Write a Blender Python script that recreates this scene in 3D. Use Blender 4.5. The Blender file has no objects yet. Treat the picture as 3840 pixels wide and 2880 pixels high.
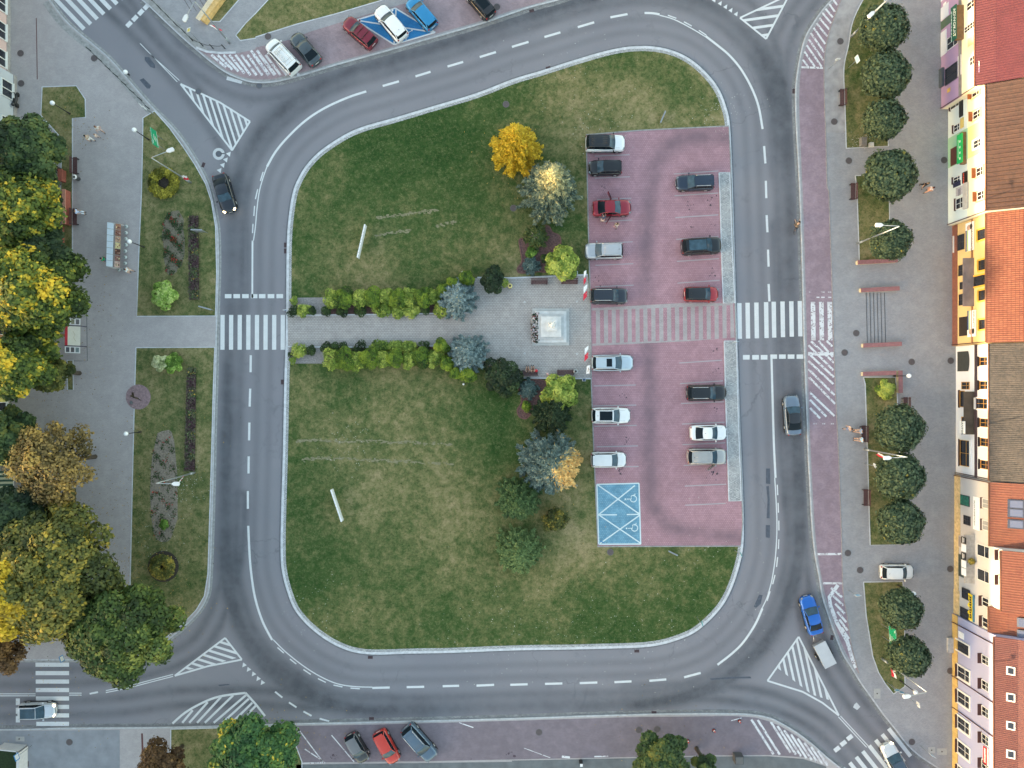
import bpy, bmesh, math, random
import numpy as np
from mathutils import Vector, Matrix
random.seed(7)
SC = bpy.context.scene
COL = SC.collection
S = 0.0305      # metres of ground per photo pixel
H = 82.0        # drone height
R = math.radians
# ---------------------------------------------------------------- camera
cam_d = bpy.data.cameras.new("camera"); cam = bpy.data.objects.new("camera", cam_d); COL.objects.link(cam)
cam.location = (0, 0, H); cam.rotation_euler = (0, 0, 0)
cam_d.sensor_fit = 'HORIZONTAL'; cam_d.angle = 2*math.atan(1920*S/H); cam_d.clip_start = 1; cam_d.clip_end = 3000
SC.camera = cam
# ---------------------------------------------------------------- sky and sun (low evening sun from the lower left)
SUN_EL, SUN_AZ = 4.2, 18.0
w = bpy.data.worlds.new("World"); SC.world = w; w.use_nodes = True
nt = w.node_tree; nt.nodes.clear()
sky = nt.nodes.new('ShaderNodeTexSky'); sky.sky_type = 'NISHITA'; sky.sun_disc = False
sky.sun_elevation = R(SUN_EL); sky.sun_rotation = R(270 - SUN_AZ); sky.altitude = 200; sky.air_density = 1.0; sky.dust_density = 1.4; sky.ozone_density = 0.45
bg = nt.nodes.new('ShaderNodeBackground'); bg.inputs[1].default_value = 0.15
wo = nt.nodes.new('ShaderNodeOutputWorld')
nt.links.new(sky.outputs[0], bg.inputs[0]); nt.links.new(bg.outputs[0], wo.inputs[0])
sl = bpy.data.lights.new("sun", 'SUN'); sl.energy = 2.0; sl.angle = R(0.6); sl.color = (1.0, 0.76, 0.46)
so = bpy.data.objects.new("sun", sl); COL.objects.link(so)
dv = Vector((math.cos(R(SUN_EL))*math.cos(R(SUN_AZ)), math.cos(R(SUN_EL))*math.sin(R(SUN_AZ)), -math.sin(R(SUN_EL))))
so.rotation_euler = dv.to_track_quat('-Z', 'Y').to_euler()
SC.view_settings.view_transform = 'Standard'; SC.view_settings.look = 'None'
SC.view_settings.exposure = 2.9; SC.view_settings.gamma = 1
SC.render.engine = 'CYCLES'
SC.render.resolution_x = 1024; SC.render.resolution_y = 768
# ---------------------------------------------------------------- coordinates
def L(ij, *a):
    """points read off the photo's 4x4 tiles (tile 'ij', 2.304 x enlarged) -> photo pixels"""
    i, j = int(ij[0]), int(ij[1])
    return [(i*960 + a[k]/2.304, j*720 + a[k+1]/2.304) for k in range(0, len(a), 2)]
def P1(ij, x, y): return L(ij, x, y)[0]
def W(p, z=0.0):
    k = S*(H - z)/H
    return Vector(((p[0]-1920)*k, (1440-p[1])*k, z))
def WT(ij, x, y, z=0.0): return W(P1(ij, x, y), z)
def smooth(pts, n=6, closed=False):
    m = len(pts); out = []
    rng = range(m if closed else m-1)
    for i in rng:
        if closed: p0, p1, p2, p3 = pts[i-1], pts[i], pts[(i+1) % m], pts[(i+2) % m]
        else: p0, p1, p2, p3 = pts[max(i-1, 0)], pts[i], pts[i+1], pts[min(i+2, m-1)]
        for k in range(n):
            t = k/n; t2 = t*t; t3 = t2*t
            out.append(tuple(0.5*((2*b)+(-a+c)*t+(2*a-5*b+4*c-d)*t2+(-a+3*b-3*c+d)*t3) for a, b, c, d in zip(p0, p1, p2, p3)))
    if not closed: out.append(tuple(pts[-1]))
    return out
# ---------------------------------------------------------------- tagging
def tag(o, label=None, cat=None, group=None, kind=None):
    if label: o['label'] = label
    if cat: o['category'] = cat
    if group: o['group'] = group
    if kind: o['kind'] = kind
    return o
def thing(name, label, cat, loc=(0, 0, 0), rz=0.0, group=None):
    o = bpy.data.objects.new(name, None); COL.objects.link(o); o.empty_display_size = 0.2
    o.location = loc; o.rotation_euler = (0, 0, rz)
    return tag(o, label, cat, group)
def copy_tree(o, parent=None):
    c = o.copy(); COL.objects.link(c)
    if parent: c.parent = parent
    for ch in o.children: copy_tree(ch, c)
    return c
# ---------------------------------------------------------------- mesh builder
class MB:
    def __init__(s): s.v = []; s.f = []; s.m = []; s.sm = []
    def add(s, vs, fs, mi=0, smooth=False):
        b = len(s.v); s.v += [tuple(v) for v in vs]; s.f += [tuple(b+i for i in f) for f in fs]; s.m += [mi]*len(fs); s.sm += [smooth]*len(fs); return s
    def box(s, c, d, rz=0, mi=0, taper=1.0):
        x, y, z = d[0]/2, d[1]/2, d[2]/2; ca, sa = math.cos(rz), math.sin(rz); vs = []
        for sz in (-1, 1):
            t = taper if sz > 0 else 1
            for sx, sy in ((-1, -1), (1, -1), (1, 1), (-1, 1)):
                px, py = sx*x*t, sy*y*t; vs.append((c[0]+px*ca-py*sa, c[1]+px*sa+py*ca, c[2]+sz*z))
        return s.add(vs, [(3, 2, 1, 0), (4, 5, 6, 7), (0, 1, 5, 4), (1, 2, 6, 5), (2, 3, 7, 6), (3, 0, 4, 7)], mi)
    def tube(s, pts, r, n=8, mi=0, cap=True):
        pts = [Vector(p) for p in pts]; rs = r if isinstance(r, (list, tuple)) else [r]*len(pts); vs = []; fs = []
        for i, p in enumerate(pts):
            d = (pts[min(i+1, len(pts)-1)]-pts[max(i-1, 0)]).normalized()
            a = d.orthogonal().normalized() if abs(d.z) < .95 else Vector((1, 0, 0)); a = (a-d*a.dot(d)).normalized(); b = d.cross(a)
            for k in range(n):
                t = 2*math.pi*k/n; vs.append(p+(a*math.cos(t)+b*math.sin(t))*rs[i])
        for i in range(len(pts)-1):
            for k in range(n): fs.append((i*n+k, i*n+(k+1) % n, (i+1)*n+(k+1) % n, (i+1)*n+k))
        if cap: fs.append(tuple(range(n-1, -1, -1))); fs.append(tuple((len(pts)-1)*n+k for k in range(n)))
        return s.add(vs, fs, mi, True)
    def cyl(s, c, r, h, n=16, mi=0, r2=None):
        return s.tube([c, (c[0], c[1], c[2]+h)], [r, r if r2 is None else r2], n, mi)
    def ball(s, c, r, n=12, mi=0, sc=(1, 1, 1)):
        vs = []; fs = []; m = n//2
        for i in range(m+1):
            a = math.pi*i/m
            for k in range(n):
                t = 2*math.pi*k/n; vs.append((c[0]+r*sc[0]*math.sin(a)*math.cos(t), c[1]+r*sc[1]*math.sin(a)*math.sin(t), c[2]+r*sc[2]*math.cos(a)))
        for i in range(m):
            for k in range(n): fs.append((i*n+k, (i+1)*n+k, (i+1)*n+(k+1) % n, i*n+(k+1) % n))
        return s.add(vs, fs, mi, True)
    def flat(s, pts, z, mi=0):       # world xy polygon, face up
        a = sum(pts[i][0]*pts[(i+1) % len(pts)][1]-pts[(i+1) % len(pts)][0]*pts[i][1] for i in range(len(pts)))
        ps = list(pts) if a > 0 else list(pts)[::-1]
        return s.add([(p[0], p[1], z) for p in ps], [tuple(range(len(ps)))], mi)
    def prism(s, pts, z0, z1, mi=0):
        a = sum(pts[i][0]*pts[(i+1) % len(pts)][1]-pts[(i+1) % len(pts)][0]*pts[i][1] for i in range(len(pts)))
        ps = list(pts) if a > 0 else list(pts)[::-1]; n = len(ps)
        vs = [(p[0], p[1], z0) for p in ps]+[(p[0], p[1], z1) for p in ps]
        return s.add(vs, [tuple(range(n-1, -1, -1)), tuple(range(n, 2*n))]+[(i, (i+1) % n, n+(i+1) % n, n+i) for i in range(n)], mi)
    def strip(s, pts, wd, z, mi=0, z0=None):  # ribbon along world xy polyline; solid if z0 given
        n = len(pts); l = []; r = []
        for i in range(n):
            a = Vector(pts[max(i-1, 0)][:2]); b = Vector(pts[min(i+1, n-1)][:2]); d = (b-a)
            d = d.normalized() if d.length > 1e-9 else Vector((1, 0)); q = Vector((-d.y, d.x))*wd/2; p = Vector(pts[i][:2])
            l.append(p+q); r.append(p-q)
        vs = [(p.x, p.y, z) for p in r]+[(p.x, p.y, z) for p in l]; fs = [(i, i+1, n+i+1, n+i) for i in range(n-1)]
        s.add(vs, fs, mi)
        if z0 is not None:
            vs2 = vs+[(v[0], v[1], z0) for v in vs]; m = 2*n
            f2 = [(m+i, m+i+1, i+1, i) for i in range(n-1)]+[(n+i, n+i+1, m+n+i+1, m+n+i) for i in range(n-1)]+[(m, 0, n, m+n), (n-1, m+n-1, m+2*n-1, 2*n-1)]
            s.add(vs2, f2, mi)
        return s
    def quad(s, a, b, c, d, mi=0): return s.add([a, b, c, d], [(0, 1, 2, 3)], mi)
    def build(s, name, mats, parent=None, bevel=0, loc=None, rot=None):
        me = bpy.data.meshes.new(name); me.from_pydata(s.v, [], s.f)
        mats = mats if isinstance(mats, (list, tuple)) else [mats]
        for m in mats: me.materials.append(m)
        me.polygons.foreach_set('material_index', s.m); me.polygons.foreach_set('use_smooth', s.sm); me.update()
        o = bpy.data.objects.new(name, me); COL.objects.link(o)
        if parent: o.parent = parent
        if loc is not None: o.location = loc
        if rot is not None: o.rotation_euler = rot
        if bevel:
            b = o.modifiers.new('b', 'BEVEL'); b.width = bevel; b.segments = 2; b.limit_method = 'ANGLE'
        return o
# ---------------------------------------------------------------- materials
def new_mat(name):
    m = bpy.data.materials.new(name); m.use_nodes = True; n = m.node_tree; b = n.nodes['Principled BSDF']; return m, n, b
def nd(n, t, **k):
    x = n.nodes.new(t)
    for a, v in k.items(): setattr(x, a, v)
    return x
def mixc(n, fac, c1, c2, mode='MIX'):
    m = n.nodes.new('ShaderNodeMix'); m.data_type = 'RGBA'; m.blend_type = mode; m.clamp_factor = True
    for idx, v in ((0, fac), (6, c1), (7, c2)):
        if isinstance(v, (int, float)): m.inputs[idx].default_value = v
        elif isinstance(v, tuple): m.inputs[idx].default_value = (*v[:3], 1)
        else: n.links.new(v, m.inputs[idx])
    return m.outputs[2]
def ramp(n, src, stops, interp='LINEAR'):
    r = n.nodes.new('ShaderNodeValToRGB'); e = r.color_ramp; e.interpolation = interp
    while len(e.elements) < len(stops): e.elements.new(0.5)
    for el, (p, c) in zip(e.elements, stops):
        el.position = p; el.color = (c, c, c, 1) if isinstance(c, (int, float)) else (*c, 1)
    n.links.new(src, r.inputs[0]); return r.outputs[0]
def noise(n, vec, scale, detail=4, rough=.55, dist=0):
    t = n.nodes.new('ShaderNodeTexNoise'); t.inputs['Scale'].default_value = scale; t.inputs['Detail'].default_value = detail
    t.inputs['Roughness'].default_value = rough; t.inputs['Distortion'].default_value = dist
    if vec is not None: n.links.new(vec, t.inputs['Vector'])
    return t.outputs['Fac']
def coord(n, mode='pos', scale=None, rot=None):
    if mode == 'pos': o = n.nodes.new('ShaderNodeNewGeometry').outputs['Position']
    else: o = n.nodes.new('ShaderNodeTexCoord').outputs['Object']
    if scale or rot:
        m = n.nodes.new('ShaderNodeMapping'); n.links.new(o, m.inputs[0])
        if scale: m.inputs['Scale'].default_value = scale
        if rot: m.inputs['Rotation'].default_value = rot
        o = m.outputs[0]
    return o
def bump(n, b, src, strength, dist=.02):
    x = n.nodes.new('ShaderNodeBump'); x.inputs['Strength'].default_value = strength; x.inputs['Distance'].default_value = dist
    n.links.new(src, x.inputs['Height']); n.links.new(x.outputs[0], b.inputs['Normal'])
_mc = {}
def M(col, rough=.6, metal=0, var=.12, scale=3.0, name=None, coat=0, spec=None, bmp=0):
    key = (tuple(round(c, 4) for c in col), rough, metal, var, scale, coat, spec, bmp)
    if key in _mc: return _mc[key]
    m, n, b = new_mat(name or 'surface'); c = coord(n, 'obj')
    if var > 0:
        f = noise(n, c, scale, 5, .6); f = ramp(n, f, [(.3, 0.0), (.7, 1.0)])
        lo = tuple(x*(1-var) for x in col); hi = tuple(min(1, x*(1+var)) for x in col)
        n.links.new(mixc(n, f, lo, hi), b.inputs['Base Color'])
        if bmp: bump(n, b, noise(n, c, scale*6, 4), bmp)
    else: b.inputs['Base Color'].default_value = (*col, 1)
    b.inputs['Roughness'].default_value = rough; b.inputs['Metallic'].default_value = metal
    if coat: b.inputs['Coat Weight'].default_value = coat; b.inputs['Coat Roughness'].default_value = .08
    if spec is not None: b.inputs['Specular IOR Level'].default_value = spec
    _mc[key] = m; return m
def glass_mat(col=(.02, .03, .035), rough=.06):
    return M(col, rough, 0, .0, name='dark_glass', spec=.8)
def sr(r, g, b):  # sRGB 0-255 -> linear
    f = lambda c: (c/255/12.92) if c/255 <= .04045 else ((c/255+.055)/1.055)**2.4
    return (f(r), f(g), f(b))
# ================================================================ ground, roads, pavements
island = smooth(
 L('11', 322,0, 290,180, 270,420, 265,800, 262,1100, 255,1400) +
 L('12', 247,0, 235,600, 218,1200, 217,1500, 232,1640) + L('13', 268,120, 325,270, 415,390, 525,490, 650,575, 780,635, 900,665, 1050,676, 1300,668, 1700,660) +
 L('23', 0,640, 500,632, 900,622, 1100,615, 1250,598, 1400,560, 1550,500, 1650,430, 1750,335, 1830,235, 1890,120, 1935,0) +
 L('22', 1972,1530, 1995,1400, 2000,1200, 1992,900, 1980,600, 1967,300, 1957,0) +
 L('21', 1944,1300, 1932,900, 1920,500, 1906,0) +
 L('20', 1895,1350, 1880,1080, 1855,950, 1800,800, 1720,680, 1600,560, 1480,480, 1350,430, 1220,406, 1100,402, 950,415, 750,460, 500,535, 250,615, 0,690) +
 L('10', 1900,810, 1500,930, 1200,1020, 950,1090, 800,1150, 650,1240, 530,1330, 430,1440, 365,1550), 4, True)
kerb_w = smooth(L('00', 430,0, 560,170, 700,300, 800,380, 950,510, 1100,680, 1230,830, 1340,950, 1480,1090, 1600,1240, 1700,1400, 1770,1530) +
 L('01', 1820,0, 1852,150, 1880,320, 1887,500, 1887,700, 1877,1000, 1870,1300, 1864,1600) +
 L('02', 1850,400, 1840,900, 1825,1400) + L('03', 1810,60, 1788,180, 1722,300, 1600,430, 1440,555, 1300,640, 1100,700, 900,718, 740,720, 0,720), 4)
west = [(-1400, -1200), (-800, -1200)] + kerb_w + [(-1400, 2472)]
kerb_n = smooth(L('00', 1230,0, 1300,62, 1450,205, 1600,345, 1700,430, 1830,540, 1960,630, 2100,690, 2212,714) +
 L('10', 150,710, 280,682, 400,650, 700,560, 1100,450, 1500,335, 1900,220, 2212,117) + L('20', 150,66, 400,0, 600,-70), 4)
north = [(-400, -1200)] + kerb_n + [(2500, -1200)]
kerb_e = smooth(L('30', 640,-100, 550,0, 470,90, 380,220, 320,330, 280,480, 255,620, 240,750, 238,900, 245,1100, 262,1400) +
 L('31', 275,0, 285,300, 295,600, 303,900, 310,1200, 322,1600) + L('32', 335,300, 347,600, 362,900, 382,1250, 410,1500) +
 L('33', 440,0, 470,180, 530,370, 590,540, 650,680, 720,790, 800,920, 900,1060, 1000,1200, 1090,1310, 1180,1430, 1270,1520, 1380,1600, 1700,1800), 4)
east = [(3500, -1200)] + kerb_e + [(3900, 3300), (5300, 3300), (5300, -1200)]
kerb_s = smooth(L('03', -1500,1330, 0,1325, 600,1312, 1480,1306) + L('13', 0,1288, 280,1276, 1000,1262, 2212,1230) +
 L('23', 700,1206, 1400,1190, 1900,1188, 2100,1200) + L('33', 20,1228, 100,1265, 200,1322, 300,1390, 400,1470, 500,1560, 600,1640, 800,1800), 4)
south = [(-1400, 3300)] + kerb_s + [(3600, 3300)]
def wl(pts, z=0.0): return [tuple(W(p, z)[:2]) for p in pts]
def offset(pts, d, closed=True):
    n = len(pts); out = []
    for i in range(n):
        a = Vector(pts[i-1] if (closed or i > 0) else pts[0]); b = Vector(pts[(i+1) % n] if (closed or i < n-1) else pts[-1]); t = (b-a).normalized()
        out.append((pts[i][0]-t.y*d, pts[i][1]+t.x*d))
    return out
def area(p): return sum(p[i][0]*p[(i+1) % len(p)][1]-p[(i+1) % len(p)][0]*p[i][1] for i in range(len(p)))
ISL = wl(island)
if area(ISL) < 0: ISL = ISL[::-1]
def seg_dist(X, Y, pl, closed=False):
    P = np.array(pl); Q = np.roll(P, -1, 0) if closed else P[1:]
    if not closed: P = P[:-1]
    best = np.full(X.shape, 1e9)
    for (ax, ay), (bx, by) in zip(P, Q):
        dx, dy = bx-ax, by-ay; l2 = dx*dx+dy*dy+1e-12
        t = np.clip(((X-ax)*dx+(Y-ay)*dy)/l2, 0, 1); best = np.minimum(best, (X-ax-t*dx)**2+(Y-ay-t*dy)**2)
    return np.sqrt(best)
def attr_grid(name, x0, x1, y0, y1, st, z, fn, mat):
    nx = int((x1-x0)/st)+1; ny = int((y1-y0)/st)+1
    X, Y = np.meshgrid(np.linspace(x0, x1, nx), np.linspace(y0, y1, ny)); X = X.ravel(); Y = Y.ravel()
    co = np.stack([X, Y, np.full_like(X, z)], 1).astype(np.float32)
    i = np.arange((nx-1)*(ny-1)); r, c = i//(nx-1), i % (nx-1); a = r*nx+c
    F = np.stack([a, a+1, a+nx+1, a+nx], 1).astype(np.int32)
    me = bpy.data.meshes.new(name); me.vertices.add(len(co)); me.vertices.foreach_set('co', co.ravel())
    me.loops.add(F.size); me.loops.foreach_set('vertex_index', F.ravel()); me.polygons.add(len(F))
    me.polygons.foreach_set('loop_start', np.arange(0, F.size, 4, dtype=np.int32)); me.update(calc_edges=True)
    at = me.attributes.new('wear', 'FLOAT', 'POINT'); at.data.foreach_set('value', fn(X, Y).astype(np.float32))
    me.materials.append(mat); o = bpy.data.objects.new(name, me); COL.objects.link(o); return o
def inside(x, y, poly):
    c = False; j = len(poly)-1
    for i in range(len(poly)):
        if (poly[i][1] > y) != (poly[j][1] > y) and x < (poly[j][0]-poly[i][0])*(y-poly[i][1])/(poly[j][1]-poly[i][1])+poly[i][0]: c = not c
        j = i
    return c
def clip_grid(o, poly):
    """keep the grid cells inside the outline and pull the rim on to it"""
    bm = bmesh.new(); bm.from_mesh(o.data); ed = [(poly[i], poly[(i+1) % len(poly)]) for i in range(len(poly))]
    bmesh.ops.delete(bm, geom=[f for f in bm.faces if not inside(f.calc_center_median().x, f.calc_center_median().y, poly)], context='FACES')
    for v in bm.verts:
        if v.is_boundary:
            best = None
            for (a, c2) in ed:
                ax, ay = a; dx, dy = c2[0]-ax, c2[1]-ay; t = max(0, min(1, ((v.co.x-ax)*dx+(v.co.y-ay)*dy)/(dx*dx+dy*dy+1e-12)))
                q = (ax+t*dx, ay+t*dy); dd = (q[0]-v.co.x)**2+(q[1]-v.co.y)**2
                if best is None or dd < best[0]: best = (dd, q)
            v.co.x, v.co.y = best[1]
    bm.to_mesh(o.data); bm.free()
# ---- asphalt
m_road, n, b = new_mat('worn_asphalt'); c = coord(n)
at = nd(n, 'ShaderNodeAttribute', attribute_name='wear').outputs['Fac']
big = noise(n, c, .07, 3); fine = noise(n, c, 14, 3, .7); mid = noise(n, c, .6, 5, .6)
base = mixc(n, ramp(n, big, [(.35, 0.0), (.65, 1.0)]), sr(118, 116, 125), sr(131, 128, 135))
am = nd(n, 'ShaderNodeMath', operation='MULTIPLY'); n.links.new(at, am.inputs[0]); n.links.new(ramp(n, noise(n, c, .28, 5, .65), [(.3, .68), (.65, 1.12)]), am.inputs[1])
base = mixc(n, am.outputs[0], base, sr(44, 46, 57))
base = mixc(n, ramp(n, mid, [(.3, 0.0), (.75, .35)]), base, sr(112, 116, 124))
base = mixc(n, ramp(n, fine, [(.3, 0.0), (.8, .28)]), base, sr(165, 166, 170))
cr = nd(n, 'ShaderNodeTexVoronoi', feature='DISTANCE_TO_EDGE'); cr.inputs['Scale'].default_value = .16
wv_ = nd(n, 'ShaderNodeTexNoise'); wv_.inputs['Scale'].default_value = .9; wv_.inputs['Detail'].default_value = 5; n.links.new(c, wv_.inputs['Vector'])
va = nd(n, 'ShaderNodeVectorMath', operation='MULTIPLY_ADD'); n.links.new(wv_.outputs['Color'], va.inputs[0]); va.inputs[1].default_value = (2.2, 2.2, 0); n.links.new(c, va.inputs[2]); n.links.new(va.outputs[0], cr.inputs[0])
ck = nd(n, 'ShaderNodeMath', operation='MULTIPLY'); n.links.new(ramp(n, cr.outputs[0], [(0.0, 1.0), (.010, .0)]), ck.inputs[0]); n.links.new(ramp(n, noise(n, c, .13, 3), [(.50, 0.0), (.62, .45)]), ck.inputs[1])
base = mixc(n, ck.outputs[0], base, sr(74, 76, 84))
base = mixc(n, ramp(n, noise(n, c, .35, 6, .75), [(.58, 0.0), (.66, .22)]), base, sr(84, 88, 98))
n.links.new(base, b.inputs['Base Color']); b.inputs['Roughness'].default_value = .8; bump(n, b, fine, .25, .01)
def gs(d, m, s): return np.exp(-((d-m)/s)**2)
P_in = [wl(smooth(p, 4)) for p in (
 L('00', 850,-60, 1250,330, 1700,850, 1960,1250) + L('01', 2040,-60, 2070,400, 2060,1000),
 L('00', 1150,-60, 1500,400, 1900,690) + L('10', 0,790, 500,700, 1200,480),
 L('03', -100,880, 900,850, 1500,720, 1800,480) + L('02', 2000,1600, 2060,1000),
 L('03', -100,1150, 900,1130, 1600,1050) + L('13', 0,1050, 700,1090, 1500,1120),
 L('23', 1000,1020, 1700,1000, 2150,1060) + L('33', 200,1150, 500,1330, 800,1650),
 L('33', 1250,1650, 800,1150, 500,700, 330,300) + L('32', 250,1400, 180,600) + L('31', 150,1400, 110,300),
 L('20', 1500,-40, 2000,60) + L('30', 0,380, 80,800, 150,1400),
 L('30', 380,-40, 150,300, 80,800, 110,1500))]
def road_wear(X, Y):
    d = seg_dist(X, Y, ISL, True)
    low = .5+.5*np.sin(X*.11+Y*.05+np.sin(Y*.09)*1.7)
    wv = .30*gs(d, 1.7, .42)+.34*gs(d, 3.1, .45)+.42*gs(d, 5.0, .5)+1.0*gs(d, 6.5, .95)*(.5+.5*low)+.12*gs(d, 5.8, 1.8)-.5*gs(d, .3, .5)
    for pl in P_in:
        e = seg_dist(X, Y, pl); wv = np.maximum(wv, .70*gs(e, .85, .55)*(.65+.35*low)); wv = wv+.12*gs(e, 0, 1.6)
    for (ij, x, y, r) in (('13', 120, 900, 5.5), ('02', 2190, 1600, 4), ('10', 0, 850, 5), ('30', 60, 700, 5), ('33', 60, 1180, 5)): c_ = WT(ij, x, y); wv = wv+.5*np.exp(-((X-c_.x)**2+(Y-c_.y)**2)/r**2)*gs(d, 6.3, 1.6)
    return np.clip(wv, -.2, 1)
o = attr_grid('road', -66, 66, -52, 52, .25, 0, road_wear, m_road); tag(o, kind='structure')
m_far = M(sr(120, 122, 126), .9, 0, .2, .05)
g = MB(); g.flat([(-900, -900), (900, -900), (900, 900), (-900, 900)], -.05); tag(g.build('ground', m_far), kind='structure')
# ---- paving materials
def paver(name, c1, c2, mortar, bw=.2, bh=.1, rot=0, stain=.25, msz=.006, big=(.16, .5)):
    m, n, b = new_mat(name); c = coord(n, rot=(0, 0, rot)) if rot else coord(n); c0 = coord(n)
    t = nd(n, 'ShaderNodeTexBrick'); t.offset = .5; n.links.new(c, t.inputs[0])
    t.inputs['Color1'].default_value = (*c1, 1); t.inputs['Color2'].default_value = (*c2, 1); t.inputs['Mortar'].default_value = (*mortar, 1)
    t.inputs['Scale'].default_value = 1; t.inputs['Mortar Size'].default_value = msz; t.inputs['Brick Width'].default_value = bw; t.inputs['Row Height'].default_value = bh; t.inputs['Mortar Smooth'].default_value = .3
    f = ramp(n, noise(n, c0, big[0], 4), [(.3, 0.0), (.7, stain)]); k = mixc(n, f, t.outputs[0], tuple(x*.62 for x in c1))
    f = ramp(n, noise(n, c0, big[1]*1.7, 6, .65), [(.45, 0.0), (.75, stain*.9)]); k = mixc(n, f, k, tuple(min(1, x*1.45) for x in c2))
    f = ramp(n, noise(n, c0, 9, 3, .7), [(.35, 0.0), (.75, .25)]); k = mixc(n, f, k, tuple(x*.7 for x in c1))
    n.links.new(k, b.inputs['Base Color']); b.inputs['Roughness'].default_value = .85; bump(n, b, t.outputs['Fac'], -.3, .01); return m
m_pave = paver('grey_pavers', sr(172, 165, 166), sr(182, 175, 175), sr(122, 124, 130))
m_pave_e = paver('light_pavers', sr(152, 151, 156), sr(164, 163, 167), sr(116, 116, 120), stain=.3)
m_path = paver('plaza_pavers', sr(168, 163, 161), sr(184, 179, 177), sr(124, 121, 120), .32, .2, msz=.022)
m_red = paver('red_pavers', sr(168, 130, 140), sr(182, 142, 152), sr(130, 100, 112), .24, .2, msz=.016, stain=.35)
m_redn = paver('faded_red_pavers', sr(150, 132, 138), sr(164, 144, 150), sr(112, 98, 104), .24, .12, R(15), stain=.45)
m_reds = paver('dull_red_pavers', sr(122, 112, 121), sr(132, 121, 130), sr(96, 86, 96), .24, .12, stain=.4)
m_cob = paver('granite_setts', sr(170, 172, 175), sr(222, 224, 226), sr(84, 86, 90), .16, .13, msz=.024, stain=.2)
m_kerb = M(sr(196, 198, 204), .85, 0, .18, 2.5)
m_kerbd = M(sr(150, 150, 150), .85, 0, .25, 3)
m_gut = paver('gutter_setts', sr(128, 128, 130), sr(160, 160, 160), sr(80, 82, 86), .16, .14, msz=.02, stain=.4)
m_blue = paver('blue_painted_pavers', sr(98, 150, 178), sr(126, 172, 196), sr(84, 118, 142), .24, .2, msz=.018, stain=.45)
m_bluen = paver('fresh_blue_paint', sr(42, 120, 178), sr(52, 134, 190), sr(36, 98, 150), .24, .12, R(15), msz=.008, stain=.15)
def lawn_mat(name, dry, dark, attr=None):
    m, n, b = new_mat(name); c = coord(n)
    f = noise(n, c, .16, 9, .72, .1); g_ = noise(n, c, 1.1, 9, .8, .1)
    def madd(a, k1, b_): x = nd(n, 'ShaderNodeMath', operation='MULTIPLY_ADD'); n.links.new(a, x.inputs[0]); x.inputs[1].default_value = k1; (n.links.new(b_, x.inputs[2]) if not isinstance(b_, float) else setattr(x.inputs[2], 'default_value', b_)); return x.outputs[0]
    s_ = madd(f, 1.15, madd(g_, 1.5, -1.325+.5+dry))
    if attr: s_ = madd(nd(n, 'ShaderNodeAttribute', attribute_name=attr).outputs['Fac'], .85, s_)
    k = ramp(n, s_, [(.12, sr(46, 74, 36)), (.34, sr(64, 86, 46)), (.52, sr(92, 100, 62)), (.70, sr(124, 120, 82)), (.92, sr(154, 140, 106))])
    k = mixc(n, ramp(n, noise(n, c, 3.4, 7, .85, .1), [(.50, 0.0), (.66, .40)]), k, sr(156, 150, 108))
    k = mixc(n, ramp(n, noise(n, c, 4.2, 6, .8, .5), [(.50, 0.0), (.64, .60)]), k, sr(38, 56, 26))
    n.links.new(k, b.inputs['Base Color']); b.inputs['Roughness'].default_value = .95; b.inputs['Specular IOR Level'].default_value = .1
    bump(n, b, noise(n, c, 8, 4, .8), .8, .04); return m
m_lawn = lawn_mat('lawn_grass', -.02, 0, 'wear'); m_lawn2 = lawn_mat('dry_lawn_grass', .13, 0)
def st(name, mb, mats): return tag(mb.build(name, mats), kind='structure')
KZ = .12
# raised pavement slabs with kerb stones along the road
def region(name, poly, kerb, mat, kw=.15):
    P = wl(poly); g = MB(); g.prism(P, -.04, KZ); st(name, g, mat)
    k = MB(); kp = wl(kerb); k.strip(kp, kw, KZ+.006, 0, -.03); st('kerb', k, M(sr(178, 180, 185), .85, 0, .2, 2.5))
    sgn = 1
    return P
region('west_pavement', west, kerb_w, m_pave); region('north_pavement', north, kerb_n, m_pave_e)
region('east_pavement', east, kerb_e, m_pave_e); region('south_pavement', south, kerb_s, m_pave)
# setts gutters beside the kerbs
def gutter(kp, d, wd, z=.004, m=None):
    g = MB(); g.strip(offset(wl(kp), d, False), wd, z); st('gutter', g, m or m_gut)
gutter(kerb_n, -.3, .38); gutter(kerb_e, -.28, .3); gutter(kerb_s, .3, .3); gutter(kerb_w, .22, .22, .004, m_kerbd)
g = MB(); g.strip(offset(wl(kerb_w[:60]), -.55, False), .7, KZ+.004); st('verge', g, m_kerbd)
g = MB(); g.strip(offset(wl(kerb_n[:50]), .5, False), .7, KZ+.004); st('verge', g, m_kerbd)
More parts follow.
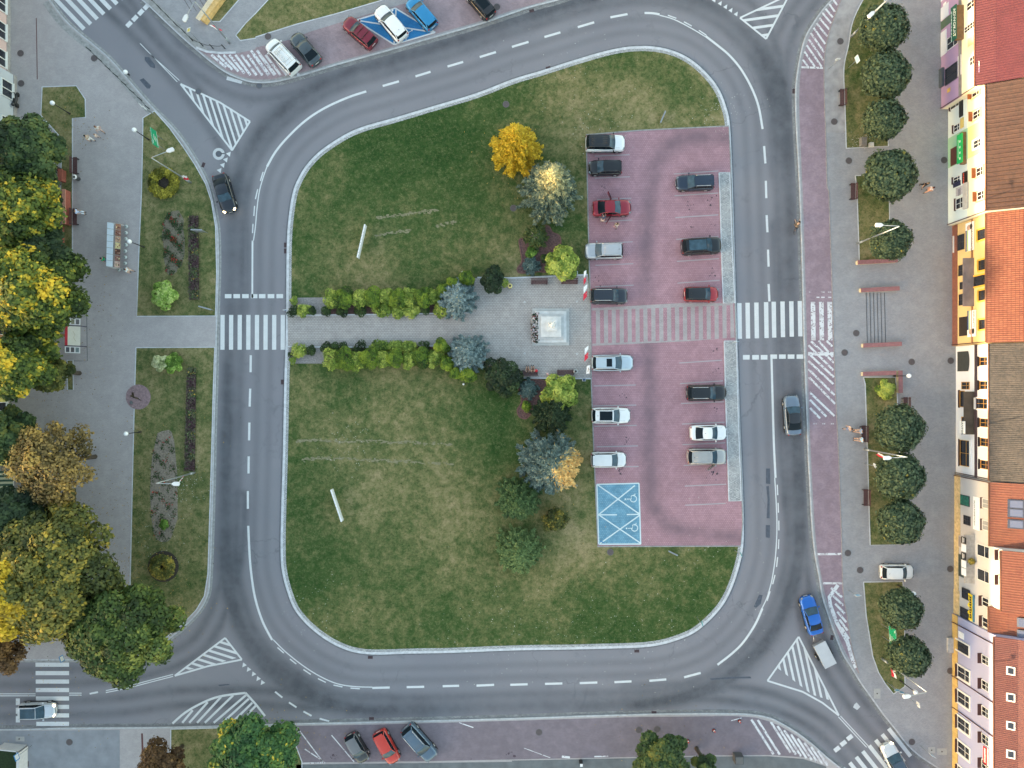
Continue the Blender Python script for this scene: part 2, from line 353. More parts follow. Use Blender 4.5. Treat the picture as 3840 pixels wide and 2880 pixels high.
# island
g = MB(); g.prism(ISL, -.04, KZ); st('island', g, m_kerb)
ring_in = offset(ISL, .28); ring_mid = offset(ISL, .58)
g = MB(); g.flat(ring_in, KZ+.004); st('kerb_setts', g, m_cob)
DRY = [(1400,1000,170,.28),(1180,500,90,.3),(1250,620,90,.15),(2150,420,130,.3),(2450,400,140,.3),(2300,250,120,.12),(2620,260,110,.32),(2230,560,90,.2),(1700,1010,200,.16),(1880,960,90,.2),(1950,1030,60,.25),(1500,760,120,.12),(1600,2000,330,.15),(1400,1780,200,.12),(1650,1600,160,.14),(1250,1680,120,.12),(1300,2320,160,.14),(1800,1900,150,.18),(2100,2130,130,.28),(2250,2150,150,.25),(2500,2100,160,.2),(2100,1850,100,.3),(2200,1700,80,.2),(1130,1480,70,.22),(1500,1400,160,.15),(2260,720,70,.35),(2240,820,50,.3),(2720,450,60,.3),(2200,2000,90,.3),
 (1450,620,230,-.26),(1300,450,150,-.12),(1700,480,220,-.26),(1650,900,230,-.16),(1050,900,70,-.2),(1110,1150,60,-.22),(1560,1120,200,-.15),(2350,230,70,-.22),(2530,320,90,-.25),(2740,540,60,-.2),(2170,830,50,-.25),(1130,1900,90,-.26),(1170,1720,80,-.2),(1120,2200,90,-.2),(1250,2100,140,-.16),(1850,1650,130,-.25),(1880,1500,120,-.2),(1900,2050,80,-.2),(1420,2080,120,-.16),(1550,2400,250,-.14),(2250,2250,180,-.2),(2600,2200,150,-.22),(2700,2120,100,-.15),(2190,1950,50,-.25),(2210,1450,50,-.2),(1350,1430,100,-.12),(1900,1480,60,-.2),(2300,2370,260,-.12)]
def lawn_wear(X, Y):
    w_ = np.zeros_like(X)
    for a, b_, r, v in DRY: q = W((a, b_)); w_ += v*np.exp(-((X-q.x)**2+(Y-q.y)**2)/(r*S)**2)
    return w_
if area(ring_mid) < 0: ring_mid = ring_mid[::-1]
o = attr_grid('lawn', min(p[0] for p in ring_mid)-.5, max(p[0] for p in ring_mid)+.5, min(p[1] for p in ring_mid)-.5, max(p[1] for p in ring_mid)+.5, .6, KZ+.008, lawn_wear, m_lawn); clip_grid(o, ring_mid); tag(o, kind='structure')
g = MB(); p = ISL+[ISL[0]]; g.strip(offset(ISL, -.12)+[offset(ISL, -.12)[0]], .14, .004); st('gutter', g, M(sr(112, 114, 120), .9, 0, .3, 4))
# parking lot
lot = (L('20', 640,1168, 1100,1130, 1868,1092, 1884,1350) + L('21', 1894,0, 1908,500, 1921,900, 1933,1300) + L('22', 1946,0, 1957,300, 1971,600, 1982,900, 1990,1200, 1972,1398, 738,1402, 733,1200, 703,500) +
       L('21', 685,1659, 675,900, 663,500, 652,0))
LOT = wl(lot); lot_dirt = wl(smooth(L('22', 1960,1310, 1600,1290, 1340,1200, 1230,1050, 1190,850) + L('21', 1180,1300, 1150,600) + L('20', 1210,1560, 1300,1330, 1500,1190, 1860,1190), 4))
def lot_wear(X, Y): return np.clip(.62*gs(seg_dist(X, Y, lot_dirt), 0, 1.05), 0, 1)
m_lot = m_red.copy(); n = m_lot.node_tree; b = n.nodes['Principled BSDF']; src = b.inputs['Base Color'].links[0].from_socket
at = nd(n, 'ShaderNodeAttribute', attribute_name='wear').outputs['Fac']
mm = nd(n, 'ShaderNodeMath', operation='MULTIPLY'); n.links.new(at, mm.inputs[0]); n.links.new(ramp(n, noise(n, coord(n), .35, 5), [(.3, .35), (.6, 1.0)]), mm.inputs[1])
n.links.new(mixc(n, mm.outputs[0], src, sr(98, 84, 94)), b.inputs['Base Color'])
# grid clipped to the lot outline
o = attr_grid('parking_lot', min(p[0] for p in LOT)-.5, max(p[0] for p in LOT)+.5, min(p[1] for p in LOT)-.5, max(p[1] for p in LOT)+.5, .3, KZ+.016, lot_wear, m_lot)
clip_grid(o, LOT); tag(o, kind='structure')
g = MB(); g.strip(LOT+[LOT[0]], .13, KZ+.05, 0, .1); st('kerb_edging', g, m_kerbd)
# central path and plaza (grey setts)
path = L('11', 276,1070, 1480,1055, 1660,1045, 1870,1045, 1870,900, 1895,745) + L('21', 0,748, 640,712, 655,712, 675,1000, 690,1600, 655,1612, 0,1600) + L('12', 2100,-60) + L('11', 1950,1480, 1650,1330, 280,1335)
g = MB(); g.flat(wl(path), KZ+.012); st('path', g, m_path)
g = MB()
for a in (L('11', 290,1070, 560,1064, 1000,1060, 1480,1052, 1840,1045), L('11', 280,1335, 560,1340, 1000,1340, 1520,1330, 1700,1330), L('21', -300,740, 0,744, 650,716), L('21', -100,1603, 0,1605, 690,1612)):
    g.strip(wl(a), .16, KZ+.03, 0, .1)
st('path_edging', g, m_kerb)
gp = MB()
for a in (L('11', 300,915, 610,912, 610,1062, 500,1062, 300,1062), L('11', 290,1345, 600,1340, 600,1482, 290,1482)): gp.flat(wl(a), KZ+.014)
st('gravel_bed', gp, M(sr(142, 138, 138), .95, 0, .4, 8))
gp = MB()
for a in (L('11', 610,920, 1600,920, 1620,1062, 610,1062), L('11', 600,1335, 1640,1335, 1640,1480, 600,1480)): gp.flat(wl(a), KZ+.013)
st('mulch', gp, M(sr(88, 66, 64), .95, 0, .5, 6))
# kidney-shaped mulch beds with dark edging
bed1 = smooth(L('21', 270,300, 320,300, 350,350, 410,380, 420,450, 380,520, 330,600, 310,690, 230,690, 150,700, 60,700, 45,660, 85,600, 70,500, 60,420, 100,400, 180,400, 250,370), 4, True)
bed2 = smooth(L('21', 80,1640, 200,1620, 290,1640) + L('22', 300,80, 200,180, 165,250, 120,300, 60,280, 45,220, 80,160, 70,80, 50,20), 4, True)
gp = MB(); gp.flat(wl(bed1), KZ+.014); gp.flat(wl(bed2), KZ+.014); st('mulch', gp, M(sr(104, 78, 76), .95, 0, .5, 6))
gp = MB()
for bd in (bed1, bed2): gp.strip(wl(bd)+[wl(bd)[0]], .12, KZ+.07, 0, .1)
st('bed_edging', gp, M(sr(120, 86, 80), .9, 0, .3, 4))
# raised cobble strip beside the parking
for a in (L('20', 1785,1498, 1876,1494) + L('21', 1898,500, 1921,960, 1822,965, 1808,600, 1795,100), L('21', 1830,1290, 1932,1285) + L('22', 1950,300, 1972,900, 1975,1005, 1870,1010, 1858,600, 1840,100)):
    g = MB(); P = wl(a); g.prism(P, .1, KZ+.11); st('sett_strip', g, m_cob); g = MB(); g.strip(P+[P[0]], .12, KZ+.115, 0, .1); st('kerb_edging', g, m_kerb)
# lawns outside the island
def lawn(pts, m=m_lawn2, edge=True):
    P = wl(pts); g = MB(); g.flat(P, KZ+.008); st('lawn', g, m)
    if edge: g = MB(); g.strip(P+[P[0]], .1, KZ+.025, 0, .1); st('lawn_edging', g, m_kerb)
lawn(L('00', 1340,962, 1240,1022, 1238,1200, 1228,1659) + L('01', 1210,400, 1195,800, 1187,1075, 1864,1072, 1876,700, 1866,300, 1830,80) + L('00', 1780,1590, 1685,1420, 1585,1270, 1470,1110))
lawn(L('01', 1180,1345, 1858,1342) + L('02', 1845,100, 1835,500, 1820,1000, 1808,1400, 1800,1640) + L('03', 1770,170, 1700,290, 1580,415, 1430,535, 1300,600, 1120,500) + L('02', 1135,1500, 1150,800, 1165,200))
lawn(L('00', 370,755, 665,745, 742,860, 745,1018, 632,1025) + L('01', 632,520, 535,520, 530,0) + L('00', 540,1200, 360,1000))
lawn(L('01', 585,1455, 637,1455) + L('02', 640,50, 590,50)); lawn(L('02', 600,900, 662,900, 662,1300, 600,1300), edge=False)
lawn(L('00', 1770,190, 1905,190, 2070,0, 2150,-100, 1900,-100)); lawn(L('00', 2040,310, 2080,355, 2212,335) + L('10', 0,325, 350,215, 700,122, 1080,10, 1300,-100, 250,-150, 0,120) + L('00', 2130,200))
lawn(smooth(L('30', 672,1285, 660,900, 650,650, 660,530, 690,400, 720,220, 770,90, 830,-20), 4) + L('30', 1000,-20, 1035,1265))
lawn(L('30', 750,1520, 1040,1510) + L('31', 1050,590, 785,600, 765,0)); lawn(L('31', 820,1600, 1095,1600) + L('32', 1110,60, 1130,600, 1155,1385, 878,1390, 855,600, 835,0))
lawn(smooth(L('33', 820,50, 1160,45), 1) + L('33', 1175,440, 1178,950, 1080,1015, 1010,930, 950,830, 900,690, 870,500, 845,350))
lawn(L('03', 1480,1318) + L('13', 0,1300, 285,1292, 400,1600, 400,2000) + L('03', 1480,2000))
# red bays and cycle path
def sheet(name, pts, m, z=.008): g = MB(); g.flat(wl(pts), KZ+z); return st(name, g, m)
sheet('parking_bays', L('00', 1715,432, 1780,455, 2050,465, 2212,430) + L('10', 0,415, 280,350, 480,275, 760,190, 1150,75, 1320,25, 1500,-60, 2300,-300) + L('20', 300,10, 0,95) + L('10', 1900,200, 1500,312, 1100,430, 700,540, 400,630, 250,662, 140,690, 0,693) + L('00', 2212,695, 2100,670, 1960,612, 1840,520), m_redn)
sheet('parking_bays', L('13', 290,1292, 1000,1280, 2212,1246) + L('23', 1000,1215, 1900,1205, 2100,1218) + L('33', 0,1250, 100,1290, 250,1380, 400,1495, 490,1585, 300,1560, 0,1542) + L('23', 1700,1545, 1000,1560, 0,1580) + L('13', 1500,1595, 600,1605, 400,1610), m_reds)
cyc_l = smooth(L('30', 640,-90, 575,10, 495,105, 405,240, 345,345, 305,485, 282,600, 268,760, 268,1000, 284,1400) + L('31', 296,0, 306,300, 318,700, 328,1100, 342,1600) + L('32', 358,400, 376,800, 402,1250, 430,1500) + L('33', 462,20, 495,180, 555,365, 612,530, 675,670, 778,838), 3)
cyc_r = smooth(L('30', 690,-90, 630,0, 570,150, 520,300, 490,450, 480,600, 485,900, 495,1200, 505,1600) + L('31', 520,0, 530,300, 545,700, 560,1200, 574,1600) + L('32', 590,300, 605,600, 615,900, 630,1300) + L('33', 638,0, 650,180, 680,350, 710,560, 750,730, 782,838), 3)
sheet('cycle_path', cyc_l + cyc_r[::-1], paver('cycle_path_pavers', sr(148, 128, 140), sr(162, 142, 152), sr(112, 94, 104), .2, .1, stain=.45))
g = MB(); g.strip(wl(cyc_r), .1, KZ+.03, 0, .1); st('kerb_edging', g, M(sr(160, 148, 144), .9, 0, .25, 3))
# darker plain pavements bottom right corner / south footway
sheet('footway', L('13', 350,1625, 2212,1600) + L('23', 0,1590, 1700,1555) + L('33', 0,1552, 300,1575, 500,1640, 500,2200) + L('13', 350,2200), M(sr(104, 108, 112), .9, 0, .2, .8))
sheet('footway', L('03', 0,1335, 1040,1325, 1040,2000, 0,2000), M(sr(138, 140, 147), .9, 0, .15, .7))
# light verge between cycle path and lawns
sheet('footway', smooth(L('30', 850,-60, 760,60, 705,210, 670,380, 652,520, 648,700, 655,900, 662,1150), 4) + smooth(L('30', 495,1150, 487,900, 484,640, 496,450, 526,300, 576,150, 640,0, 680,-60), 4), M(sr(158, 155, 157), .9, 0, .22, 1.0), .006)
# round sculpture plinth paving
c0 = WT('02', 1200, 112)
g = MB(); g.flat([(c0.x+1.42*math.cos(t*math.pi/18), c0.y+1.42*math.sin(t*math.pi/18)) for t in range(36)], KZ+.03); st('paved_circle', g, M(sr(140, 118, 122), .9, 0, .3, 5))
# drain channel lines, step lines
g = MB(); g.strip(wl(L('00', 320,160, 324,400, 328,690)), .09, KZ+.006); g.strip(wl(L('03', 1232,1355, 1240,1600)), .2, KZ+.012); st('drain_channel', g, M(sr(98, 62, 62), .9))
g = MB()
for k in range(6):
    x = 843+k*31.5; g.strip([tuple(WT('31', x, 872)[:2]), tuple(WT('31', x+10, 1302)[:2])], .05, KZ+.03, 0, .1)
st('steps', g, M(sr(70, 72, 76), .9))
g = MB()
for k in range(6):
    a = P1('00', 1500+k*45, -10); c2 = (a[0]+48, a[1]+38)
    g.strip(wl([(a[0]+20, a[1]-30), (c2[0]+20, c2[1]+10)]), .05, KZ+.03, 0, .1)
st('steps', g, M(sr(100, 90, 92), .9))
g = MB(); g.strip(wl(L('01', 632,1050, 755,1050, 760,1460, 640,1460)), .07, KZ+.006); st('paving_joint', g, M(sr(92, 96, 102), .9))
# ================================================================ painted markings
def paint_mat(name, col, worn, sc=6):
    m, n, b = new_mat(name); c = coord(n)
    f = ramp(n, noise(n, c, sc, 5, .75), [(.55, 0.0), (.8, worn)]); k = mixc(n, f, col, sr(120, 124, 130)); k = mixc(n, ramp(n, noise(n, c, 1.2, 3), [(.3, 0.0), (.8, .25)]), k, sr(165, 168, 172))
    n.links.new(k, b.inputs['Base Color']); b.inputs['Roughness'].default_value = .7; return m
m_wht = paint_mat('white_road_paint', sr(212, 214, 217), .75, 9); m_old = paint_mat('old_road_paint', sr(196, 198, 202), .8)
m_lot_line = paint_mat('bay_line_setts', sr(168, 158, 164), .4)
def cobpaint():
    m, n, b = new_mat('flaking_white_paint'); c = coord(n)
    v = nd(n, 'ShaderNodeTexVoronoi'); v.inputs['Scale'].default_value = 8; n.links.new(c, v.inputs[0])
    s = nd(n, 'ShaderNodeSeparateColor'); n.links.new(v.outputs['Color'], s.inputs[0])
    k = mixc(n, ramp(n, s.outputs[0], [(.84, 0.0), (.9, .9)]), sr(214, 214, 218), sr(134, 116, 126)); k = mixc(n, ramp(n, noise(n, c, .9, 4), [(.52, 0.0), (.75, .7)]), k, sr(138, 120, 130))
    n.links.new(k, b.inputs['Base Color']); b.inputs['Roughness'].default_value = .8; return m
m_cobw = cobpaint()
RZ = .006
mk = MB()
def line(pts, wd=.12, z=RZ, g=None): (g or mk).strip(wl(pts), wd, z)
# centre dashes (ring road)
for ij, a in (('10', (1095,743,1235,703)), ('10', (1378,660,1508,620)), ('10', (1655,575,1790,535)), ('10', (1933,493,2073,450)), ('20', (0,405,143,362)), ('20', (280,320,418,280)), ('20', (568,235,710,193)), ('20', (850,150,998,122)),
              ('20', (2178,1262,2189,1412)), ('20', (2193,1562,2197,1712)), ('31', (-12,200,-5,348)), ('31', (0,498,5,645)), ('31', (5,795,12,945)),
              ('23', (1487,875,1630,837)), ('23', (1187,905,1333,893)), ('23', (885,917,1032,910)), ('23', (585,925,737,920)), ('23', (285,932,435,928)), ('23', (-15,940,135,935)), ('13', (1905,947,2057,940)), ('13', (1613,952,1755,948)), ('13', (1302,960,1453,957)), ('13', (1005,967,1155,963)),
              ('02', (2162,40,2157,195)), ('02', (2155,333,2152,487)), ('02', (2149,625,2147,773)), ('02', (2142,925,2142,1078)), ('01', (2167,1410,2165,1557))):
    line(L(ij, *a), .25)
line(smooth(L('20', 1145,112, 1210,114, 1275,124), 4), .25)
line(smooth(L('20', 1275,132, 1400,168, 1550,245, 1672,318), 4)); line(smooth(L('20', 1672,312, 1780,395, 1880,480, 1980,600, 2070,760, 2130,920, 2165,1115), 5), .25)
for a in ((1347,132,1420,158), (1485,188,1553,225), (1615,262,1680,305)): line(L('20', *a), .13)
line(smooth(L('31', 30,1440, 36,1659) + L('32', 50,500, 65,810), 4), .24); line(smooth(L('32', 58,810, 72,1050, 77,1250, 65,1480, 40,1659) + L('33', 20,90, -10,190, -52,280), 5))
for ij, a in (('32', (80,870,84,960)), ('32', (87,1027,90,1112)), ('32', (93,1180,94,1265)), ('32', (93,1342,90,1425)), ('32', (83,1495,74,1580)), ('32', (60,1650,40,1730)), ('33', (18,132,-8,215))): line(L(ij, *a), .13)
line(smooth(L('23', 2163,280, 2100,420, 2000,570, 1900,670, 1775,767), 5), .25)
line(smooth(L('13', 1005,960, 850,955, 700,930, 550,865, 400,770, 250,650, 150,550), 5)); line(smooth(L('13', 140,553, 60,400, 0,220) + L('03', 2180,50) + L('02', 2158,1500, 2145,1225), 5), .25)
for a in ((185,617,240,665), (293,717,348,760), (410,808,473,850), (535,886,603,919), (670,942,747,958), (817,968,897,974)): line(L('13', *a), .13)
line(L('01', 2182,420, 2180,915), .2); line(smooth(L('10', 953,790, 800,840, 600,930, 430,1040, 280,1180, 170,1310, 95,1440), 5), .25); line(smooth(L('10', 95,1440, 60,1540, 28,1659) + L('11', 8,150, -5,300, -22,420), 4))
for ij, a in (('10', (62,1485,38,1563)), ('10', (15,1635,-5,1720)), ('01', (2200,120,2193,207)), ('01', (2186,275,2182,355))): line(L(ij, *a), .13)
for a in ((165,1000,228,1050), (285,1092,350,1135), (410,1170,480,1208), (550,1232,633,1255)): line(L('13', *a), .2)
for dy in (0, 17): line(L('03', -60,1018+dy, 307,1018+dy), .1); line(L('03', 597,1012+dy, 705,1012+dy), .1); line(smooth(L('03', 915,990+dy, 1100,952+dy, 1300,900+dy, 1495,850+dy), 4), .1)
line(L('03', 775,1017, 847,1003), .2)
for d in (0, 18): line(L('33', 608+d,1217-d*.4, 852+d,1480-d*.4), .1)
line(L('00', 1210,375, 1390,560, 1532,708), .08); line(L('00', 1300,470, 1400,560, 1550,695), .08)
def rectm(ij, x0, x1, y0, y1, g=None, z=RZ, sk=0): (g or mk).flat(wl(L(ij, x0+sk, y0, x1+sk, y0, x1, y1, x0, y1)), z)
for k in range(9): x = 826.8+k*32.3; mk.flat(wl([(x, 1181), (x+15.8, 1181), (x+15.3, 1311.5), (x-.5, 1311.5)]), RZ)
for ij, x in (('01', 1943), ('01', 2017), ('01', 2092), ('01', 2167), ('11', 25), ('11', 101), ('11', 177)): rectm(ij, x, x+57, 882, 918)
zb = [('21', 1947, 960, 1268), ('21', 2018, 957, 1266), ('21', 2094, 955, 1264), ('21', 2178, 952, 1262), ('31', 32, 948, 1258), ('31', 108, 946, 1254), ('31', 184, 944, 1250), ('31', 258, 942, 1247)]
for ij, x, y0, y1 in zb: mk.flat(wl(L(ij, x-2, y0, x+36, y0, x+40, y1, x+3, y1)), RZ)
for ij, x in (('21', 1995), ('21', 2075), ('21', 2149), ('31', 20), ('31', 95), ('31', 170), ('31', 247)): rectm(ij, x, x+58, 1408 if ij == '21' else 1404, 1448 if ij == '21' else 1441)
def bar(ij, x, y, dx, dy, wd, g=None, z=RZ): (g or mk).strip(wl(L(ij, x, y, x+dx, y+dy)), wd, z)
for k in range(8): bar('00', 727+57*k, 252-43.5*k, -248, -262, .46)
for x, y in ((1096,230), (1147,178), (1198,126), (1246,78)): bar('00', x, y, 38, -40, .5)
for k in range(8): y = 766+73*k; rectm('03', 307+k, 597, y-18, y+18)
for y0, y1 in ((1058,1115), (1138,1190), (1210,1265)): rectm('03', 137, 172, y0, y1)
for k in range(9): bar('33', 1042-56*k, 1318+49*k, 190, 240, .45)
for x, y in ((728,1378), (673,1428), (618,1478)): bar('33', x, y, -44, 34, .5)
# give-way triangles
def tri(ij, cx, cy, dx, dy, s=26, wd=16, g=None):
    l = math.hypot(dx, dy); dx /= l; dy /= l; mk.flat(wl(L(ij, cx+dx*s, cy+dy*s, cx-dx*s*.6-dy*wd, cy-dy*s*.6+dx*wd, cx-dx*s*.6+dy*wd, cy-dy*s*.6-dx*wd)), RZ)
for x, y in ((1978,1332), (1952,1382), (1926,1428), (1898,1474)): tri('00', x, y, .05, 1, 24, 24) if False else tri('00', x, y, .35, .9, 24, 22)
for x, y in ((1748,0), (1800,28), (1847,58), (1892,88), (1938,120)): tri('20', x, y, .55, -.85, 24, 18)
for ij, x, y in (('03',2108,770), ('03',2147,808), ('03',2190,848), ('03',2230,888), ('13',55,922)): tri(ij, x, y, -.6, .8, 24, 20)
# hatched islands: outline + clipped stripes
def clip(poly, tri_):
    out = list(poly); a = area(tri_); T = tri_ if a > 0 else tri_[::-1]
    for i in range(len(T)):
        A, B = T[i], T[(i+1) % len(T)]; inp = out; out = []
        sd = lambda p: (B[0]-A[0])*(p[1]-A[1])-(B[1]-A[1])*(p[0]-A[0])
        for j in range(len(inp)):
            p, q = inp[j-1], inp[j]; sp, sq = sd(p), sd(q)
            if (sp >= 0) != (sq >= 0): t = sp/(sp-sq); out.append((p[0]+t*(q[0]-p[0]), p[1]+t*(q[1]-p[1])))
            if sq >= 0: out.append(q)
        if len(out) < 3: return None
    return out
def hatch(poly, ang, space, wd, z=RZ, g=None, outline=.2, phase=0.0):
    P = wl(poly); g = g or mk; d = (math.cos(ang), math.sin(ang)); q = (-d[1], d[0]); pr = [p[0]*q[0]+p[1]*q[1] for p in P]; t = min(pr)+phase
    while t < max(pr):
        s = [(d[0]*a+q[0]*b_, d[1]*a+q[1]*b_) for a, b_ in ((-200, t), (200, t), (200, t+wd), (-200, t+wd))]
        s2 = clip(s, P)
        if s2: g.flat(s2, z)
        t += space
    if outline:
        for i_ in range(len(P)): g.strip([P[i_-1], P[i_]], outline, z+.002+.0008*i_)
hatch(L('00', 1560,725, 1900,885, 2160,1050, 2005,1300, 1780,1010), math.atan2(-250, 80), .62, .24, phase=.1)
hatch([(2775, 67), (2873, 146), (2960, -20)], R(8), 1.0, .3, phase=.3); 0
hatch(L('03', 1510,862, 1945,535, 2090,722, 1800,778), math.atan2(-60, 190), .66, .27, phase=.5)
hatch(L('33', 265,525, -5,905, 300,1000, 470,1095, 612,1205), math.atan2(-800, 160)+.02, .66, .26, phase=.2)
cres = smooth(L('03', 1490,1275, 1600,1180, 1750,1095, 1900,1040, 2120,1010), 4)
line(cres, .25); line(L('03', 2120,1008, 2212,1110, 2290,1210), .25)
for xb, xt, yt in ((1575,1665,1160), (1635,1795,1090), (1703,1910,1045), (1770,2015,1030), (1847,2130,1025), (1922,2150,1060), (2003,2180,1095), (2073,2210,1120)): line(L('03', xb,1268, xt,yt), .25)
tag(mk.build('road_markings', m_wht), kind='structure')
# faded things: concrete ring, asphalt patches, cracks
g = MB(); c0 = WT('00', 1890, 1330); n_ = 32
ro = [(c0.x+.68*math.cos(2*math.pi*k/n_), c0.y+.68*math.sin(2*math.pi*k/n_)) for k in range(n_+1)]; g.strip(ro and [(c0.x+.5*math.cos(2*math.pi*k/n_), c0.y+.5*math.sin(2*math.pi*k/n_)) for k in range(n_+2)], .36, RZ); st('concrete_ring', g, m_old)
g = MB()
for ij, pts in (('00', (1250,490,1290,495,1340,560,1340,590,1300,580,1250,520)), ('00', (1205,690,1240,675,1305,740,1295,765,1270,765)), ('32', (-18,730,18,730,20,865,-18,860)), ('32', (-20,1218,18,1220,16,1330,-20,1325)),
                ('32', (-15,885,8,880,14,1000,14,1160,-12,1160,-4,1000)), ('23', (2135,160,2165,165,2150,240,2110,275,2088,265)), ('03', (1880,940,1970,932,1990,940,1900,952)), ('23', (1710,885,1900,872,2060,868,2068,884,1900,886,1720,898)), ('13', (-900,2000,-890,2000,-890,2010))):
    g.flat(wl(L(ij, *pts)), .004)
st('tar_patches', g, M(sr(80, 86, 98), .9, 0, .2, 3))
g = MB()
g.flat(wl(L('00', 1965,660, 2095,700, 2085,725, 1955,690)), RZ); g.flat(wl(L('33', 745,1110, 765,1092, 798,1130, 770,1158, 735,1135)), RZ); st('concrete_patches', g, m_old)
# ---- markings on paving
g = MB()
for y, xa, xb in ((1342,715,1015), (1532,715,1018)): g.flat(wl(L('20', xa,y+6, xb,y-6, xb,y+2, xa,y+14)), KZ+.02)
for y, xa, xb in ((60,735,1028), (248,760,1036), (436,740,1040), (625,720,1046), (810,715,1050)): g.flat(wl(L('21', xa,y+6, xb,y-8, xb,y, xa,y+14)), KZ+.02)
for y, xa, xb in ((10,705,1068), (183,705,1072), (358,712,1076), (535,730,1086), (713,730,1092)): g.flat(wl(L('22', xa,y+2, xb,y-6, xb,y+3, xa,y+11)), KZ+.02)
g.flat(wl(L('20', 1397,1502, 1780,1476, 1780,1484, 1397,1510)), KZ+.02)
for y, xa, xb in ((20,1402,1780), (208,1410,1780), (396,1416,1780), (586,1422,1785), (773,1428,1790), (1462,1443,1810), (1640,1450,1820)): g.flat(wl(L('21', xa,y+11, xb,y-13, xb,y-4, xa,y+20)), KZ+.02)
for y, xa, xb in ((158,1458,1830), (335,1466,1835), (513,1470,1840), (692,1482,1845), (870,1490,1848), (1035,1495,1842)): g.flat(wl(L('22', xa,y+6, xb,y-10, xb,y-1, xa,y+15)), KZ+.02)
st('bay_lines', g, m_lot_line)
g = MB(); P = L('21', 690,1005, 1450,962, 1905,962, 1920,1258, 1500,1290, 692,1330); g.flat(wl(P), KZ+.02); st('crossing_paving', g, paver('crossing_pavers', sr(166, 158, 160), sr(180, 172, 174), sr(110, 106, 108), .2, .1))
g = MB()
for k in range(18):
    x = 690+k*68.2; y0 = 1025-k*2.6; g.flat(wl(L('21', x, y0, x+33, y0-1.5, x+36, y0+284, x+3, y0+286)), KZ+.024)
st('crossing_stripes', g, m_red)
# blue disabled bays
g = MB(); g.flat(wl(L('22', 735,870, 1092,858, 1110,1378, 750,1382)), KZ+.02); st('blue_bay', g, m_blue)
m_wp = paint_mat('bay_paint', sr(205, 222, 228), .7, 5)
g = MB()
for a in ((732,866,1095,856), (732,866,748,1382), (1095,856,1110,1380), (750,1382,1112,1380), (745,1128,905,1128), (990,1126,1100,1124), (735,868,1100,1122), (748,1126,1060,875), (748,1128,1108,1372), (760,1375,1100,1132)): g.strip(wl(L('22', *a)), .14, KZ+.026+.0007*len(g.f))
def wheelchair(g, ij, cx, cy, s, ang, z):
    c = WT(ij, cx, cy); ca, sa = math.cos(ang), math.sin(ang); T_ = lambda x, y: (c.x+s*(x*ca-y*sa), c.y+s*(x*sa+y*ca))
    g.strip([T_(.45*math.cos(t), .45*math.sin(t)-.2) for t in [R(100+k*18) for k in range(16)]], .1, z); g.strip([T_(-.05, .75), T_(-.02, .1), T_(.4, .1), T_(.6, -.45), T_(.75, -.4)], .1, z+.001)
    g.flat([T_(-.05+.13*math.cos(t*.7), .95+.13*math.sin(t*.7)) for t in range(9)], z)
wheelchair(g, '22', 1035, 990, .8, R(90), KZ+.04); wheelchair(g, '22', 1045, 1242, .8, R(90), KZ+.04)
st('bay_markings', g, m_wp)
g = MB(); g.flat(wl(L('10', 870,180, 1205,78, 1545,285, 1195,388)), KZ+.014); st('blue_bay', g, m_bluen)
g = MB()
for k, a in enumerate(((865,180,1205,76), (1205,76,1550,285), (1550,285,1195,390), (1195,390,865,180), (865,180,1545,285), (1212,76,1195,388))): g.strip(wl(L('10', *a)), .16, KZ+.02+.001*k)
wheelchair(g, '10', 1300, 300, .8, R(-60), KZ+.032); st('bay_markings', g, m_wht)
# flaking white hatching on the red pavers
g = MB(); g2 = MB()
for k in range(13): x = 1830+52*k; a = P1('00', x, 478); c2 = P1('00', x+130, min(655, 590+k*16)); g.strip(wl([a, c2]), .28, KZ+.016)
hl = L('10', 5,430, 55,430); 
for k in range(2): g.strip(wl(L('10', -40+k*52,440, 120+k*52,650)), .28, KZ+.0165)
for x0, y0, x1, y1 in ((560,5,595,50), (525,40,575,110), (492,80,555,155), (465,115,540,205), (440,160,525,260), (415,205,508,320), (390,245,490,385), (365,290,480,455), (348,345,475,525), (330,395,465,590), (310,450,400,580), (297,520,350,590)): g.strip(wl(L('30', x0, y0, x1, y1)), .22, KZ+.016)
g.strip(wl(L('30', 285,585, 470,592)), .22, KZ+.018)
for x in (370,442,514):
    g.flat(wl(L('31', x-6,950, x+34,950, x+38,1282, x,1282)), KZ+.016)
for x0, x1 in ((415,440), (455,485), (515,542)): g.strip(wl(L('31', x0,911, x1,911)), .13, KZ+.016)
for x0, x1 in ((350,362), (455,485), (515,542)): g.strip(wl(L('31', x0,866, x1,866)), .08, KZ+.016)
for x0, y0, x1, y1 in ((500,1285,552,1335), (432,1285,555,1425), (368,1290,565,1475), (345,1325,560,1540), (345,1395,565,1600), (345,1460,560,1659), (345,1530,570,1755), (350,1600,575,1830), (355,1730,570,1935), (358,1795,500,1940), (360,1865,445,1955)): g.strip(wl(L('31', x0, y0, x1, y1)), .24, KZ+.016)
g.strip(wl(L('31', 342,1398, 562,1398)), .4, KZ+.018)
for x in (390, 405, 465, 480, 540, 555): g.strip(wl(L('32', x,343, x+9,343)), .12, KZ+.016)
g.strip(wl(L('32', 424,1468, 628,1466)), .24, KZ+.016); g.strip(wl(L('33', 472,60, 636,60)), .24, KZ+.016)
g.strip(wl(L('33', 600,75, 525,180, 535,250, 590,400, 680,560, 720,700, 755,790)), .42, KZ+.016)
for k in range(7): g.strip(wl(L('33', 540+k*18,100+k*68, 635+k*12,180+k*72)), .26, KZ+.017)
for k in range(2): g.strip(wl(L('23', 2065+k*55,1235+k*4, 2065+k*55+190,1235+k*4+300)), .26, KZ+.016)
for k in range(8): g.strip(wl(L('33', 20+k*58,1255+k*36, 20+k*58+170-k*12,1255+k*36+265-k*20)), .26, KZ+.0165)
